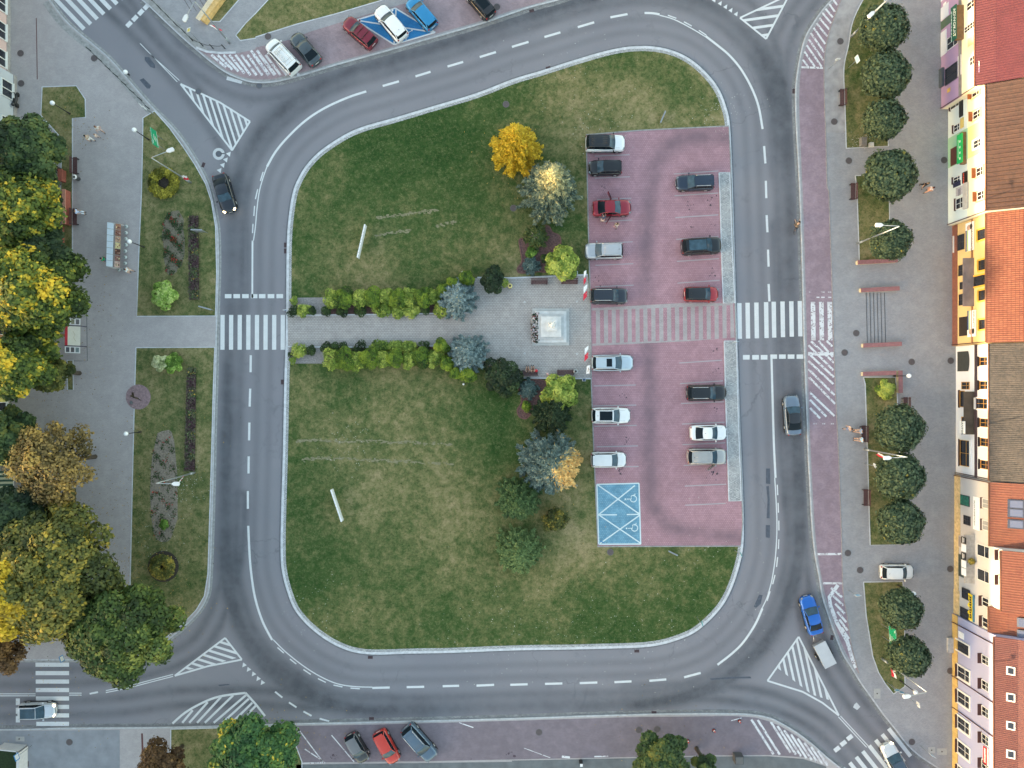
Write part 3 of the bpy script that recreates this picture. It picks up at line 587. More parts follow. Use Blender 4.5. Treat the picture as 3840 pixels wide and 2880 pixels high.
for a in ((355,1300,580,1600), (425,1490,590,1600), (365,1300,368,1420), (400,1612,600,1608), (655,1370,850,1600), (1755,1262,1880,1305)): g2.strip(wl(L('13', *a)), .12, KZ+.016)
g2.strip(wl(L('23', 100,1480, 330,1565)), .07, KZ+.016); g2.strip(wl(L('23', 430,1555, 500,1562)), .25, KZ+.016); g2.strip(wl(L('23', 710,1555, 830,1552)), .15, KZ+.016); g2.strip(wl(L('23', 1890,1245, 1980,1222)), .1, KZ+.016)
st('flaking_hatching', g, m_cobw); st('flaking_lines', g2, m_cobw)
g = MB(); g.strip(wl(L('00', 1700,415, 1790,450, 1900,462, 2040,458)), .25, KZ+.04, 0, .1); st('kerb', g, m_kerb)
# worn tracks in the lawns
g = MB()
for a in (L('12', 360,495, 460,485, 640,492, 800,495, 1000,490, 1200,502, 1400,505, 1700,525), L('12', 400,655, 560,640, 760,645, 1000,655, 1200,665, 1400,675, 1690,690), L('11', 1050,225, 1200,210, 1380,185, 1560,155), L('11', 1030,380, 1200,350, 1330,340), L('11', 1560,300, 1720,262)):
    pts = wl(smooth(a, 6))
    for i in range(len(pts)-1):
        for _ in range(5):
            t = random.random(); x = pts[i][0]*(1-t)+pts[i+1][0]*t+random.gauss(0, .05); y = pts[i][1]*(1-t)+pts[i+1][1]*t+random.gauss(0, .09); r = random.uniform(.05, .22)
            g.flat([(x+r*random.uniform(.6, 1.6)*math.cos(q), y+r*random.uniform(.25, .7)*math.sin(q)) for q in (0, 1.2, 2.4, 3.6, 4.9)], KZ+.012+random.random()*.003)
st('dry_tracks', g, M(sr(128, 124, 98), .95, 0, .3, 5))
# oil drips on the parking bays
g = MB()
for k in range(150):
    bx = random.choice([('20', 790, 1620), ('21', 900, 1540), ('21', 740, 770), ('21', 1730, 80), ('21', 1530, 110), ('21', 1530, 310), ('21', 1740, 290), ('21', 1730, 700), ('21', 1750, 1360), ('21', 1760, 1540), ('22', 940, 100), ('22', 1760, 230), ('22', 1000, 490), ('22', 940, 760), ('22', 1730, 780), ('13', 1860, 1550), ('13', 690, 1560), ('13', 2190, 1540)])
    c0 = WT(bx[0], bx[1]+random.gauss(0, 22), bx[2]+random.gauss(0, 20)); r = abs(random.gauss(0, .06))+.02
    g.flat([(c0.x+r*random.uniform(.5, 1.3)*math.cos(q), c0.y+r*random.uniform(.5, 1.3)*math.sin(q)) for q in (0, 1, 2, 3, 4, 5)], KZ+.022)
st('oil_stains', g, M(sr(74, 58, 68), .5))
# ================================================================ vehicles
m_gl = M((.010, .016, .022), .16, 0, 0, spec=.15); m_gl2 = M((.045, .085, .12), .16, 0, .35, 1.2, spec=.3); m_tyre = M((.02, .02, .022), .85, 0, .1, 5); m_rim = M((.45, .46, .48), .35, .8, .05)
m_blk = M((.012, .012, .014), .45, 0, .1, 3); m_red_l = M((.35, .01, .012), .25, 0, 0, coat=.5); m_head = M((.24, .26, .28), .2, .2, 0, coat=.5); m_chrome = M((.6, .6, .62), .25, .9, 0)
m_plate = M((.7, .7, .68), .5, 0, .05); m_seat = M((.06, .055, .05), .8, 0, .2)
def lampon():
    m, n, b = new_mat('lit_headlight'); b.inputs['Emission Color'].default_value = (1, .72, .35, 1); b.inputs['Emission Strength'].default_value = 1.6; b.inputs['Base Color'].default_value = (.8, .7, .5, 1); return m
m_lit = lampon()
PROF = {  # shape: stations of the body (fraction of half length, half width factor, deck height), cabin x (rear base, rear roof, front roof, front base), roof height
 'hatch': dict(st=[(-1, .56, .62), (-.98, .80, .80), (-.92, .94, .90), (-.6, 1, .93), (0, 1, .93), (.40, .99, .93), (.60, .97, .90), (.80, .93, .82), (.92, .82, .72), (.975, .62, .62), (1, .34, .52)], cab=(-.945, -.82, .12, .47), h=1.47),
 'suv': dict(st=[(-1, .62, .70), (-.98, .84, .95), (-.92, .95, 1.04), (-.6, 1, 1.06), (0, 1, 1.06), (.40, .99, 1.06), (.62, .98, 1.03), (.82, .95, .97), (.93, .85, .86), (.98, .68, .75), (1, .42, .64)], cab=(-.95, -.84, .16, .46), h=1.68),
 'estate': dict(st=[(-1, .58, .62), (-.98, .82, .84), (-.92, .95, .92), (-.6, 1, .94), (0, 1, .94), (.36, .99, .94), (.58, .97, .90), (.78, .94, .84), (.91, .83, .75), (.975, .63, .63), (1, .36, .54)], cab=(-.94, -.82, .08, .40), h=1.50),
 'sedan': dict(st=[(-1, .54, .62), (-.975, .78, .86), (-.91, .92, .94), (-.6, 1, .95), (0, 1, .93), (.36, .99, .92), (.58, .97, .88), (.78, .94, .81), (.91, .83, .71), (.975, .63, .61), (1, .36, .52)], cab=(-.72, -.38, .10, .42), h=1.44),
 'van': dict(st=[(-1, .82, .80), (-.985, .93, 1.04), (-.93, .99, 1.08), (-.6, 1, 1.08), (0, 1, 1.08), (.46, .99, 1.08), (.66, .96, 1.02), (.84, .89, .90), (.94, .76, .78), (.985, .60, .66), (1, .48, .58)], cab=(-.97, -.90, .28, .56), h=1.85)}
def car(label, c, head, Ln, Wd, shape, col, roof=None, extras=(), cat='car', zb=None, name='parked_car', group=None, rough=.32, metal=.35, hood=None):
    """c = photo-pixel centre of the roofline outline, head = heading vector in photo pixels (y down)"""
    pr = PROF[shape]; hh = pr['h']; z0 = KZ if zb is None else zb
    loc = W(c, z0+.75); loc.z = z0; rz = math.atan2(-head[1], head[0])
    t = thing(name, label, cat, loc, rz, group)
    paint = M(col, rough, metal, .04, 1.5, coat=.8); rp = M(roof, .3, .2, .04, 1.5, coat=.8) if roof else paint
    hl, hw = Ln/2, Wd/2; dl = .03; g = MB(); ns = []
    def ring(x, w_, zt):
        cr = .05
        return [(x, 0, zt+cr), (x, .45*w_, zt+cr*.8), (x, .78*w_, zt+.02), (x, .93*w_, zt-.07), (x, w_, zt-.24), (x, w_*1.0, .48), (x, w_*.97, .30), (x, w_*.85, .20)]
    st_ = [(a*hl, b_*hw, zt) for a, b_, zt in smooth(pr['st'], 3)]; rows = []
    for x, w_, zt in st_:
        r = ring(x, w_, zt); rows.append(r+[(p[0], -p[1], p[2]) for p in r[::-1] if abs(p[1]) > 1e-6])
    m = len(rows[0]); vs = [p for r in rows for p in r]; fs = []
    for i in range(len(rows)-1):
        for k in range(m): fs.append((i*m+k, (i+1)*m+k, (i+1)*m+(k+1) % m, i*m+(k+1) % m))
    fs.append(tuple(range(m))); fs.append(tuple((len(rows)-1)*m+k for k in range(m-1, -1, -1)))
    g.add(vs, fs, 0, True)
    # dark lower sill and wheel openings
    for s in (-1, 1): g.box((0, s*hw*.985, .25), (Ln*.86, .04, .16), mi=1)
    body = g.build('body', [paint, m_blk], t)
    xb, xr, xf, xw = [a*hl for a in pr['cab']]; belt = pr['st'][4][2]; wb = hw*.90; wr = hw*.72
    def top(x): # deck height under the glass base
        for (a, _, za), (b_, _, zb_) in zip(pr['st'], pr['st'][1:]):
            if a*hl <= x <= b_*hl: return za+(zb_-za)*(x-a*hl)/((b_-a)*hl)
        return belt
    # roof panel with pillars
    g = MB(); nx, ny = 8, 8; vs = []; fs = []
    for i in range(nx+1):
        u = i/nx; x = xr+(xf-xr)*u; zz = hh-.05*(2*u-1)**2-(.05 if shape == 'sedan' else 0)*(1-u)**3
        for j in range(ny+1):
            v = 2*j/ny-1; bow = .05*(1-v*v); xx = x+(bow if i == nx else (-bow if i == 0 else 0)); vs.append((xx, v*wr, zz-.055*v*v*abs(v)))
    for i in range(nx):
        for j in range(ny): a = i*(ny+1)+j; fs.append((a, a+ny+1, a+ny+2, a+1))
    g.add(vs, fs, 0, True)
    ze = hh-.10
    for s in (-1, 1):
        g.tube([(xw, s*wb*.93, top(xw)+.0), (xf, s*wr, ze-.0)], .04, 6); g.tube([(xb, s*wb*.9, top(xb)), (xr, s*wr, ze)], .055, 6)
        g.tube([(xf, s*wr, ze), (0, s*wr, hh-.06), (xr, s*wr, ze)], .035, 6); g.tube([(.02*hl, s*wb*.985, belt-.02), (.0, s*wr, hh-.08)], .03, 5, 1)
        g.tube([(xr*.7, s*wb*.985, belt-.02), (xr*.72, s*wr, hh-.09)], .035, 5, 1)
    g.build('roof', [rp, m_blk], t)
    def panel(nm, base, topx, wb_, wt_, zb_, zt, bow):
        g = MB(); n = 8; vs = []; sg = 1 if bow > 0 else -1
        for j in range(n+1):
            v = 2*j/n-1; q = 1-v*v; vs.append((base+bow*q*1.6, v*wb_, zb_)); vs.append(((base+topx)/2+bow*q*1.3, v*(wb_+wt_)/2, (zb_+zt)/2+.02*q+.02)); vs.append((topx+bow*q, v*wt_, zt+.005*q))
        fs = []
        for j in range(n):
            a = 3*j
            for k in (0, 1): fs.append((a+k, a+3+k, a+4+k, a+1+k) if sg > 0 else (a+1+k, a+4+k, a+3+k, a+k))
        g.add(vs, fs, 0, True); return g.build(nm, m_gl2 if nm == 'windscreen' else m_gl, t)
    panel('windscreen', xw, xf, wb*.93, wr, top(xw)+.02, ze+.01, .07); panel('rear_window', xb, xr, wb*.86, wr*.97, top(xb)+.05, ze+.01, -.05)
    for s in (-1, 1):
        g = MB(); a = [(xb+.06, s*wb*.93, belt+.03), (0, s*wb*.99, belt+.0), (xw-.05, s*wb*.96, belt+.0)]; b_ = [(xr, s*wr*1.01, hh-.12), (0, s*wr*1.03, hh-.09), (xf, s*wr*1.01, hh-.12)]
        vs = a+b_; f = [(0, 1, 4, 3), (1, 2, 5, 4)]; g.add(vs, f if s < 0 else [q[::-1] for q in f], 0, False); g.build('side_window', m_gl, t)
    for s in (-1, 1):
        g = MB(); g.box((xw-.12, s*(hw+.07), belt+.02), (.13, .2, .13), R(-8*s), 0, .8); g.build('mirror', paint if 'blackmirror' not in extras else m_blk, t)
        g = MB(); y = pr['st'][-3][1]*hw*.80; zt = pr['st'][-3][2]; g.box((hl*.925, s*y, zt+.0), (.34, .20, .08), R(-38*s), 0, .75); g.build('headlight', m_lit if 'lit' in extras else m_head, t)
        g = MB(); y = pr['st'][1][1]*hw*.86; g.box((-hl*.965, s*y, pr['st'][1][2]-.02), (.13, .24, .16), R(14*s), 0, .85); g.build('taillight', m_red_l, t)
        for sx in (-1, 1):
            g = MB(); x = sx*hl*.60; y = s*(hw-.105); g.tube([(x, y-.1, .32), (x, y+.115 if s > 0 else y+.1, .32)] if s > 0 else [(x, y-.115, .32), (x, y+.1, .32)], .32, 18); wv = g.build('wheel', m_tyre, t)
            g = MB(); g.tube([(x, y+s*.10, .32), (x, y+s*.125, .32)], .20, 12); g.build('rim', m_rim, wv)
    g = MB(); g.box((hl*.995, 0, .42), (.03, .5, .11)); g.build('number_plate', m_plate, t); g = MB(); g.box((-hl*.995, 0, .66), (.03, .5, .11)); g.build('number_plate', m_plate, t)
    g = MB(); g.strip([(hl*.94, -hw*.5), (hl*.985, -hw*.25), (hl*.99, 0), (hl*.985, hw*.25), (hl*.94, hw*.5)], .06, .655); g.build('grille', m_blk, t)
    g = MB()
    for s in (-1, 1): g.tube([(xw+.06, s*.1, top(xw)+.075), (xw-.06, s*.1+.42, top(xw)+.13)], .012, 4)
    g.build('wiper', m_blk, t)
    # panel gaps of bonnet and boot
    g = MB()
    for s in (-1, 1):
        g = MB(); g.tube([(xw+.1, s*wb*.72, top(xw+.1)+.035), (hl*.72, s*hw*.66, top(hl*.72)+.03)], .008, 4)
        g.build('bonnet_gap', m_blk, body); g = MB(); g.tube([(hl*.05, s*(hw+.002), belt-.2), (hl*.05, s*(hw+.002), .4)], .01, 4); g.build('door_gap', m_blk, body); g = MB(); g.tube([(-hl*.42, s*(hw+.002), belt-.2), (-hl*.42, s*(hw+.002), .4)], .01, 4); g.build('door_gap', m_blk, body)
    g = MB()
    g.tube([(hl*.84, -hw*.5, top(hl*.84)+.03), (hl*.88, 0, top(hl*.88)+.045), (hl*.84, hw*.5, top(hl*.84)+.03)], .008, 4)
    g.build('bonnet_gap', m_blk, body); g = MB()
    g.tube([(xb-.05, -wb*.8, top(xb)+.03), (xb-.05, wb*.8, top(xb)+.03)], .008, 4)
    g.build('boot_gap', m_blk, body)
    for e in extras:
        if e in ('rails', 'blackrails'):
            for s in (-1, 1): g = MB(); g.tube([(xr+.1, s*wr*.93, hh-.07), (xr+.2, s*wr*.94, hh+.0), (xf-.25, s*wr*.94, hh+.0), (xf-.12, s*wr*.93, hh-.06)], .03, 6); g.build('roof_rail', m_chrome if e == 'rails' else m_blk, t)
        if e == 'ribs':
            g = MB()
            for k in range(5): y = -wr*.6+k*wr*.3; g.tube([(xr+.2, y, hh-.02), (xf-.2, y, hh-.02)], .018, 4)
            g.build('roof_rib', rp, t)
        if e == 'bars':
            for x in (-.5, -.15, .1): g = MB(); g.tube([(x*hl, -wr, hh+.05), (x*hl, wr, hh+.05)], .03, 6); g.build('roof_bar', m_blk, t)
        if e == 'sunroof': g = MB(); g.box(((xr*.15+xf*.85)-.35, 0, hh-.012), (.62, wr*1.35, .03)); g.build('sunroof', m_gl, t)
        if e == 'pano':
            g = MB(); g.box(((xr*.42+xf*.58), 0, hh-.012), ((xf-xr)*.72, wr*1.55, .03)); g.build('sunroof', m_gl, t)
        if e == 'glassroof':
            g = MB(); g.box(((xr*.45+xf*.55), 0, hh-.010), ((xf-xr)*.86, wr*1.72, .03)); g.build('glass_roof', m_gl2, t)
        if e == 'spoiler': g = MB(); g.box((xr-.1, 0, hh-.08), (.26, wr*1.7, .05)); g.build('spoiler', paint, t)
        if e == 'antenna': g = MB(); g.tube([(xr+.3, 0, hh-.02), (xr+.15, 0, hh+.12)], .02, 5); g.build('antenna', m_blk, t)
        if e == 'tyrecover': pass
        if e == 'ladder':
            g = MB()
            for y in (-wr*.55, wr*.7): g.tube([(xr+.3, y, hh+.06), (xf-.3, y, hh+.06)], .025, 5)
            for x in (xr+.3, xr+.7, 0, xf-.3): g.tube([(x, -wr*.8, hh+.05), (x, wr*.8, hh+.05)], .022, 5)
            for k in range(7): x = xr+.8+k*.24; g.tube([(x, wr*.1, hh+.08), (x, wr*.45, hh+.08)], .015, 4)
            g.tube([(xr+.8, wr*.1, hh+.08), (xr+2.25, wr*.1, hh+.08)], .018, 4); g.tube([(xr+.8, wr*.45, hh+.08), (xr+2.25, wr*.45, hh+.08)], .018, 4); g.build('roof_rack', m_chrome, t)
        if e[:4] == 'door':   # opened door: side, hinge x, angle
            _, s, x, an = e.split(','); s = float(s); x = float(x)*hl; an = R(float(an)); d = (-math.cos(an), s*math.sin(an)); y = s*hw
            g = MB(); e_ = (x+d[0]*1.0, y+d[1]*1.0); q = (-d[1]*.05, d[0]*.05)
            g.prism([(x+q[0], y+q[1]), (e_[0]+q[0], e_[1]+q[1]), (e_[0]-q[0], e_[1]-q[1]), (x-q[0], y-q[1])], .35, belt); dr = g.build('door', paint, t)
            g = MB(); iy = -s*.14; tx = lambda a, zz: (x+d[0]*a, y+d[1]*a+(iy if zz > belt+.1 else 0), zz)
            g.add([tx(.05, belt), tx(.98, belt), tx(.85, hh-.15), tx(.35, hh-.15)], [(0, 1, 2, 3)]); g.tube([tx(.05, belt), tx(.35, hh-.15), tx(.85, hh-.15), tx(.98, belt)], .02, 5); g.build('door_window', m_gl, dr)
    return t
GP = 'cars parked in the red bays'
def C(ij, x, y): return P1(ij, x, y)
car('white SUV with a black roof, topmost car of the left parking row', C('20', 805, 1237), (1, 0), 4.45, 1.86, 'suv', (.80, .82, .85), (.012, .014, .018), ('ribs', 'blackmirror', 'antenna'), group=GP, metal=0)
car('small black hatchback in the left row, below the white SUV with a black roof', C('20', 805, 1446), (-1, .01), 3.75, 1.68, 'hatch', (.012, .014, .018), None, ('spoiler',), group=GP)
car('red saloon with both rear doors standing open and people beside it', C('21', 863, 136), (1, -.03), 4.35, 1.82, 'sedan', (.28, .012, .03), None, ('door,1,-.02,70', 'door,-1,-.02,52'), group=GP)
car('silver SUV parked nose left, next below the red saloon with open doors', C('21', 796, 508), (-1, .01), 4.3, 1.84, 'suv', (.50, .52, .56), None, ('ribs', 'rails', 'antenna'), group=GP, metal=.5)
car('dark navy SUV with bright roof rails, left row just above the paved crossing', C('21', 838, 898), (1, 0), 4.2, 1.80, 'suv', (.022, .03, .045), None, ('rails', 'antenna'), group=GP)
car('pale blue estate with a small black sunroof, left row just below the paved crossing', C('21', 870, 1476), (1, -.01), 4.7, 1.84, 'estate', (.48, .58, .66), None, ('rails', 'sunroof'), group=GP, metal=.3)
car('white estate with a wide black sunroof in the left row', C('22', 856, 273), (1, 0), 4.4, 1.80, 'estate', (.80, .81, .82), None, ('rails', 'pano', 'antenna'), group=GP, metal=0)
car('plain white hatchback, lowest car of the left row, above the blue bays', C('22', 836, 656), (1, 0), 4.0, 1.76, 'hatch', (.74, .75, .77), None, ('spoiler',), group=GP, metal=.1)
car('dark blue estate parked nose left, topmost car of the right row', C('20', 1582, 1575), (-1, .03), 4.25, 1.76, 'estate', (.02, .035, .065), None, ('rails', 'antenna', 'spoiler'), group=GP)
car('black SUV with a dark glass roof, second car down the right row', C('21', 1638, 466), (1, -.06), 4.5, 1.86, 'suv', (.008, .010, .014), None, ('blackrails', 'glassroof', 'antenna'), group=GP)
car('red hatchback with a black roof, right row just above the paved crossing', C('21', 1638, 882), (1, 0), 3.85, 1.68, 'hatch', (.36, .018, .028), (.012, .014, .018), ('antenna',), group=GP)
car('black estate with bright roof rails, right row below the paved crossing', C('22', 1683, 76), (1, -.01), 4.5, 1.82, 'estate', (.012, .014, .018), None, ('rails', 'antenna'), group=GP)
car('white saloon, right row, just above the silver beige car with an open door', C('22', 1700, 422), (1, -.01), 4.15, 1.76, 'sedan', (.80, .81, .82), None, ('antenna',), group=GP, metal=0)
car('silver beige SUV with its front door open, lowest car of the right row', C('22', 1684, 628), (1, 0), 4.4, 1.82, 'suv', (.44, .43, .42), None, ('ribs', 'rails', 'door,-1,.38,38', 'antenna'), group=GP, metal=.5)
GN = 'cars parked slantwise along the top road'
car('white van with a rack on its roof, leftmost of the cars along the top road', C('10', 228, 484), (-235, -250), 4.5, 1.88, 'van', (.78, .79, .80), None, ('ladder',), group=GN, metal=0, cat='van', name='parked_van')
car('dark grey saloon parked right beside the white van with a roof rack', C('10', 424, 420), (-205, -245), 4.2, 1.76, 'sedan', (.06, .08, .095), None, ('antenna',), group=GN)
car('dark red estate with black roof bars beside the painted blue bay', C('10', 893, 275), (-235, -205), 4.3, 1.78, 'estate', (.20, .012, .03), None, ('bars',), group=GN)
car('white estate standing on the bright blue bay', C('10', 1163, 192), (-205, -245), 4.5, 1.82, 'estate', (.80, .80, .82), None, ('antenna', 'spoiler'), group=GN, metal=0)
car('bright blue hatchback, cut by the top edge of the photo', C('10', 1428, 108), (-185, -215), 4.2, 1.78, 'hatch', (.02, .24, .50), None, ('spoiler',), group=GN)
car('black car at the top edge, rightmost of the slant-parked cars', C('10', 1935, 18), (-160, -190), 4.0, 1.76, 'hatch', (.02, .02, .024), None, ('spoiler', 'pano'), group=GN)
GS = 'cars parked slantwise along the bottom road'
car('small grey and black car, leftmost of the three along the bottom road', C('13', 872, 1490), (135, 235), 3.5, 1.62, 'hatch', (.04, .042, .045), (.16, .16, .17), (), group=GS)
car('orange red hatchback between the small grey car and the dark blue SUV', C('13', 1128, 1482), (150, 270), 4.0, 1.72, 'hatch', (.52, .035, .018), None, ('spoiler',), group=GS, metal=.1)
car('dark blue SUV with a ribbed roof, rightmost of the three along the bottom road', C('13', 1412, 1442), (215, 245), 4.7, 1.84, 'suv', (.09, .14, .20), None, ('ribs', 'rails'), group=GS)
GD = 'vehicles on the roadway'
car('black saloon driving down the left road with its headlights on', (840, 724), (24, 80), 4.4, 1.82, 'sedan', (.012, .018, .03), None, ('lit',), zb=0, name='moving_car', group=GD)
car('grey blue saloon with a black roof driving up the right road', C('32', 215, 270), (-22, -345), 4.5, 1.84, 'sedan', (.16, .21, .28), (.02, .022, .028), (), zb=0, name='moving_car', group=GD)
car('bright blue saloon towing a grey trailer', C('33', 378, 340), (-95, -345), 4.45, 1.80, 'sedan', (.012, .13, .52), None, (), zb=0, name='moving_car', group=GD)
car('silver car with a glass roof driving over the bottom left zebra crossing', C('03', 318, 1167), (1, -.02), 4.1, 1.76, 'hatch', (.58, .62, .68), None, ('glassroof', 'lit'), zb=0, name='moving_car', group=GD)
car('white car with lit headlights on the bottom right zebra crossing', C('33', 1100, 1600), (-140, -270), 4.3, 1.80, 'estate', (.70, .71, .73), (.05, .08, .12), ('lit',), zb=0, name='moving_car', group=GD)
car('small white hatchback parked on the pavement between the round trees', (3366, 2146), (1, .01), 3.7, 1.66, 'hatch', (.76, .77, .78), None, ('antenna',), group=GD, metal=0)
# trailer
c = WT('33', 496, 683, 1.1); t = thing('car_trailer', 'grey box trailer with a flat pale lid behind the bright blue saloon', 'trailer', (c.x, c.y, 0), math.atan2(205, -95)+R(2))
g = MB(); g.box((0, 0, .72), (2.75, 1.36, .62)); g.build('box', M((.30, .31, .33), .5, .3, .1), t, bevel=.03)
g = MB(); g.box((0, 0, 1.06), (2.85, 1.46, .06)); g.build('lid', M((.50, .51, .54), .45, .1, .08, .8), t, bevel=.02)
g = MB(); g.tube([(1.4, .45, .5), (2.45, 0, .5)], .035, 6); g.tube([(1.4, -.45, .5), (2.45, 0, .5), (2.75, 0, .5)], .035, 6); g.build('tow_bar', m_chrome, t)
for s in (-1, 1):
    g = MB(); g.tube([(-.1, s*.72, .3), (-.1, s*.9, .3)], .3, 16); wv = g.build('wheel', m_tyre, t); g = MB(); g.tube([(-.1, s*.895, .3), (-.1, s*.91, .3)], .17, 10); g.build('rim', m_rim, wv)
    g = MB(); g.box((-.1, s*.82, .65), (.75, .24, .04)); g.build('mudguard', m_blk, t); g = MB(); g.box((-1.39, s*.55, .5), (.04, .2, .12)); g.build('taillight', m_red_l, t)
# ================================================================ trees and shrubs
def leaf_mat(name, stops, rough=.6):
    m, n, b = new_mat(name); at = nd(n, 'ShaderNodeAttribute', attribute_name='tint').outputs['Fac']
    n.links.new(ramp(n, at, stops), b.inputs['Base Color']); b.inputs['Roughness'].default_value = rough; b.inputs['Specular IOR Level'].default_value = .25
    if 'Subsurface Weight' in b.inputs: pass
    return m
GREEN = leaf_mat('green_leaves', [(0, (.010, .022, .009)), (.45, (.034, .064, .022)), (.8, (.085, .125, .04)), (1, (.13, .14, .03))])
LIND = leaf_mat('linden_leaves', [(0, (.014, .030, .015)), (.5, (.050, .080, .042)), (.85, (.105, .142, .072)), (.97, (.12, .15, .05)), (1, (.26, .23, .05))])
DARK = leaf_mat('dark_leaves', [(0, (.010, .020, .010)), (.6, (.022, .042, .018)), (1, (.05, .08, .03))])
YGR = leaf_mat('turning_sunlit_leaves', [(0, (.018, .034, .008)), (.38, (.060, .095, .018)), (.62, (.16, .19, .028)), (.80, (.46, .36, .035)), (1, (.80, .52, .04))])
YEL = leaf_mat('yellow_leaves', [(0, (.09, .07, .012)), (.35, (.30, .20, .015)), (.75, (.62, .42, .025)), (1, (.80, .56, .05))])
OLIVE = leaf_mat('olive_leaves', [(0, (.030, .042, .012)), (.40, (.085, .098, .024)), (.7, (.19, .17, .036)), (1, (.48, .34, .05))])
PINE = leaf_mat('pine_needles', [(0, (.020, .045, .018)), (.5, (.085, .15, .052)), (1, (.22, .30, .11))])
GRN2 = leaf_mat('deep_green_leaves', [(0, (.018, .034, .010)), (.45, (.050, .085, .020)), (.8, (.12, .16, .035)), (1, (.24, .25, .05))])
BROWN = leaf_mat('brown_leaves', [(0, (.06, .032, .014)), (.5, (.15, .082, .034)), (1, (.32, .17, .055))])
TAN = leaf_mat('tan_leaves', [(0, (.075, .058, .02)), (.5, (.24, .165, .055)), (1, (.50, .32, .08))])
SPRUCE = leaf_mat('blue_spruce_needles', [(0, (.025, .050, .048)), (.5, (.10, .155, .145)), (.85, (.20, .27, .25)), (.93, (.52, .42, .18)), (1, (.85, .55, .20))])  # last stops hold the sunlit gold used on one side
CREAMS = leaf_mat('cream_tipped_needles', [(0, (.025, .050, .045)), (.5, (.10, .15, .125)), (.78, (.24, .27, .16)), (1, (.62, .54, .26))])
SPRUCE2 = leaf_mat('silver_spruce_needles', [(0, (.035, .06, .064)), (.5, (.16, .23, .235)), (.88, (.32, .40, .40)), (1, (.55, .47, .28))])
GOLD = leaf_mat('golden_conifer', [(0, (.045, .085, .012)), (.5, (.18, .26, .04)), (1, (.46, .50, .10))])
LIME = leaf_mat('lime_leaves', [(0, (.07, .14, .02)), (.5, (.22, .36, .06)), (1, (.48, .58, .20))])
CREAM = leaf_mat('cream_leaves', [(0, (.16, .20, .08)), (.5, (.36, .40, .20)), (1, (.58, .60, .36))])
THUJA = leaf_mat('globe_thuja', [(0, (.020, .046, .008)), (.45, (.095, .165, .018)), (1, (.24, .31, .03))])
BOX = leaf_mat('box_shrub', [(0, (.010, .022, .008)), (.5, (.024, .046, .014)), (1, (.045, .085, .022))])
FLOW = leaf_mat('red_flowers', [(0, (.03, .05, .02)), (.62, (.04, .08, .03)), (.80, (.28, .02, .02)), (1, (.45, .05, .04))])
PURP = leaf_mat('dark_bedding', [(0, (.07, .035, .045)), (.4, (.11, .075, .07)), (.6, (.08, .12, .05)), (.9, (.16, .18, .08)), (1, (.55, .36, .06))])
BARK = M((.075, .058, .045), .9, 0, .3, 8, bmp=.3); BARKG = M((.16, .14, .12), .9, 0, .3, 8)
rng = np.random.default_rng(11)
def unit(n): v = rng.normal(size=(n, 3)); return v/np.linalg.norm(v, axis=1, keepdims=True)
def leaf_mesh(name, pos, nrm, size, tint, mat, aspect=1.5, parent=None, along=None):
    n = len(pos); nrm = nrm/np.linalg.norm(nrm, axis=1, keepdims=True)
    a = along if along is not None else unit(n); u = a-nrm*np.sum(a*nrm, 1, keepdims=True); u /= np.linalg.norm(u, axis=1, keepdims=True)+1e-9; v = np.cross(nrm, u)
    su = (size*aspect/2)[:, None]; sv = (size/2)[:, None]
    co = np.stack([pos-u*su, pos+v*sv*.9-u*su*.1+nrm*sv*.15, pos+u*su, pos-v*sv*.9-u*su*.1+nrm*sv*.15], 1).reshape(-1, 3).astype(np.float32)
    me = bpy.data.meshes.new(name); me.vertices.add(4*n); me.vertices.foreach_set('co', co.ravel()); me.loops.add(4*n); me.loops.foreach_set('vertex_index', np.arange(4*n, dtype=np.int32))
    me.polygons.add(n); me.polygons.foreach_set('loop_start', np.arange(0, 4*n, 4, dtype=np.int32)); me.update(calc_edges=True)
    at = me.attributes.new('tint', 'FLOAT', 'POINT'); at.data.foreach_set('value', np.repeat(np.clip(tint, 0, 1), 4).astype(np.float32)); me.materials.append(mat)
    o = bpy.data.objects.new(name, me); COL.objects.link(o)
    if parent: o.parent = parent
    return o
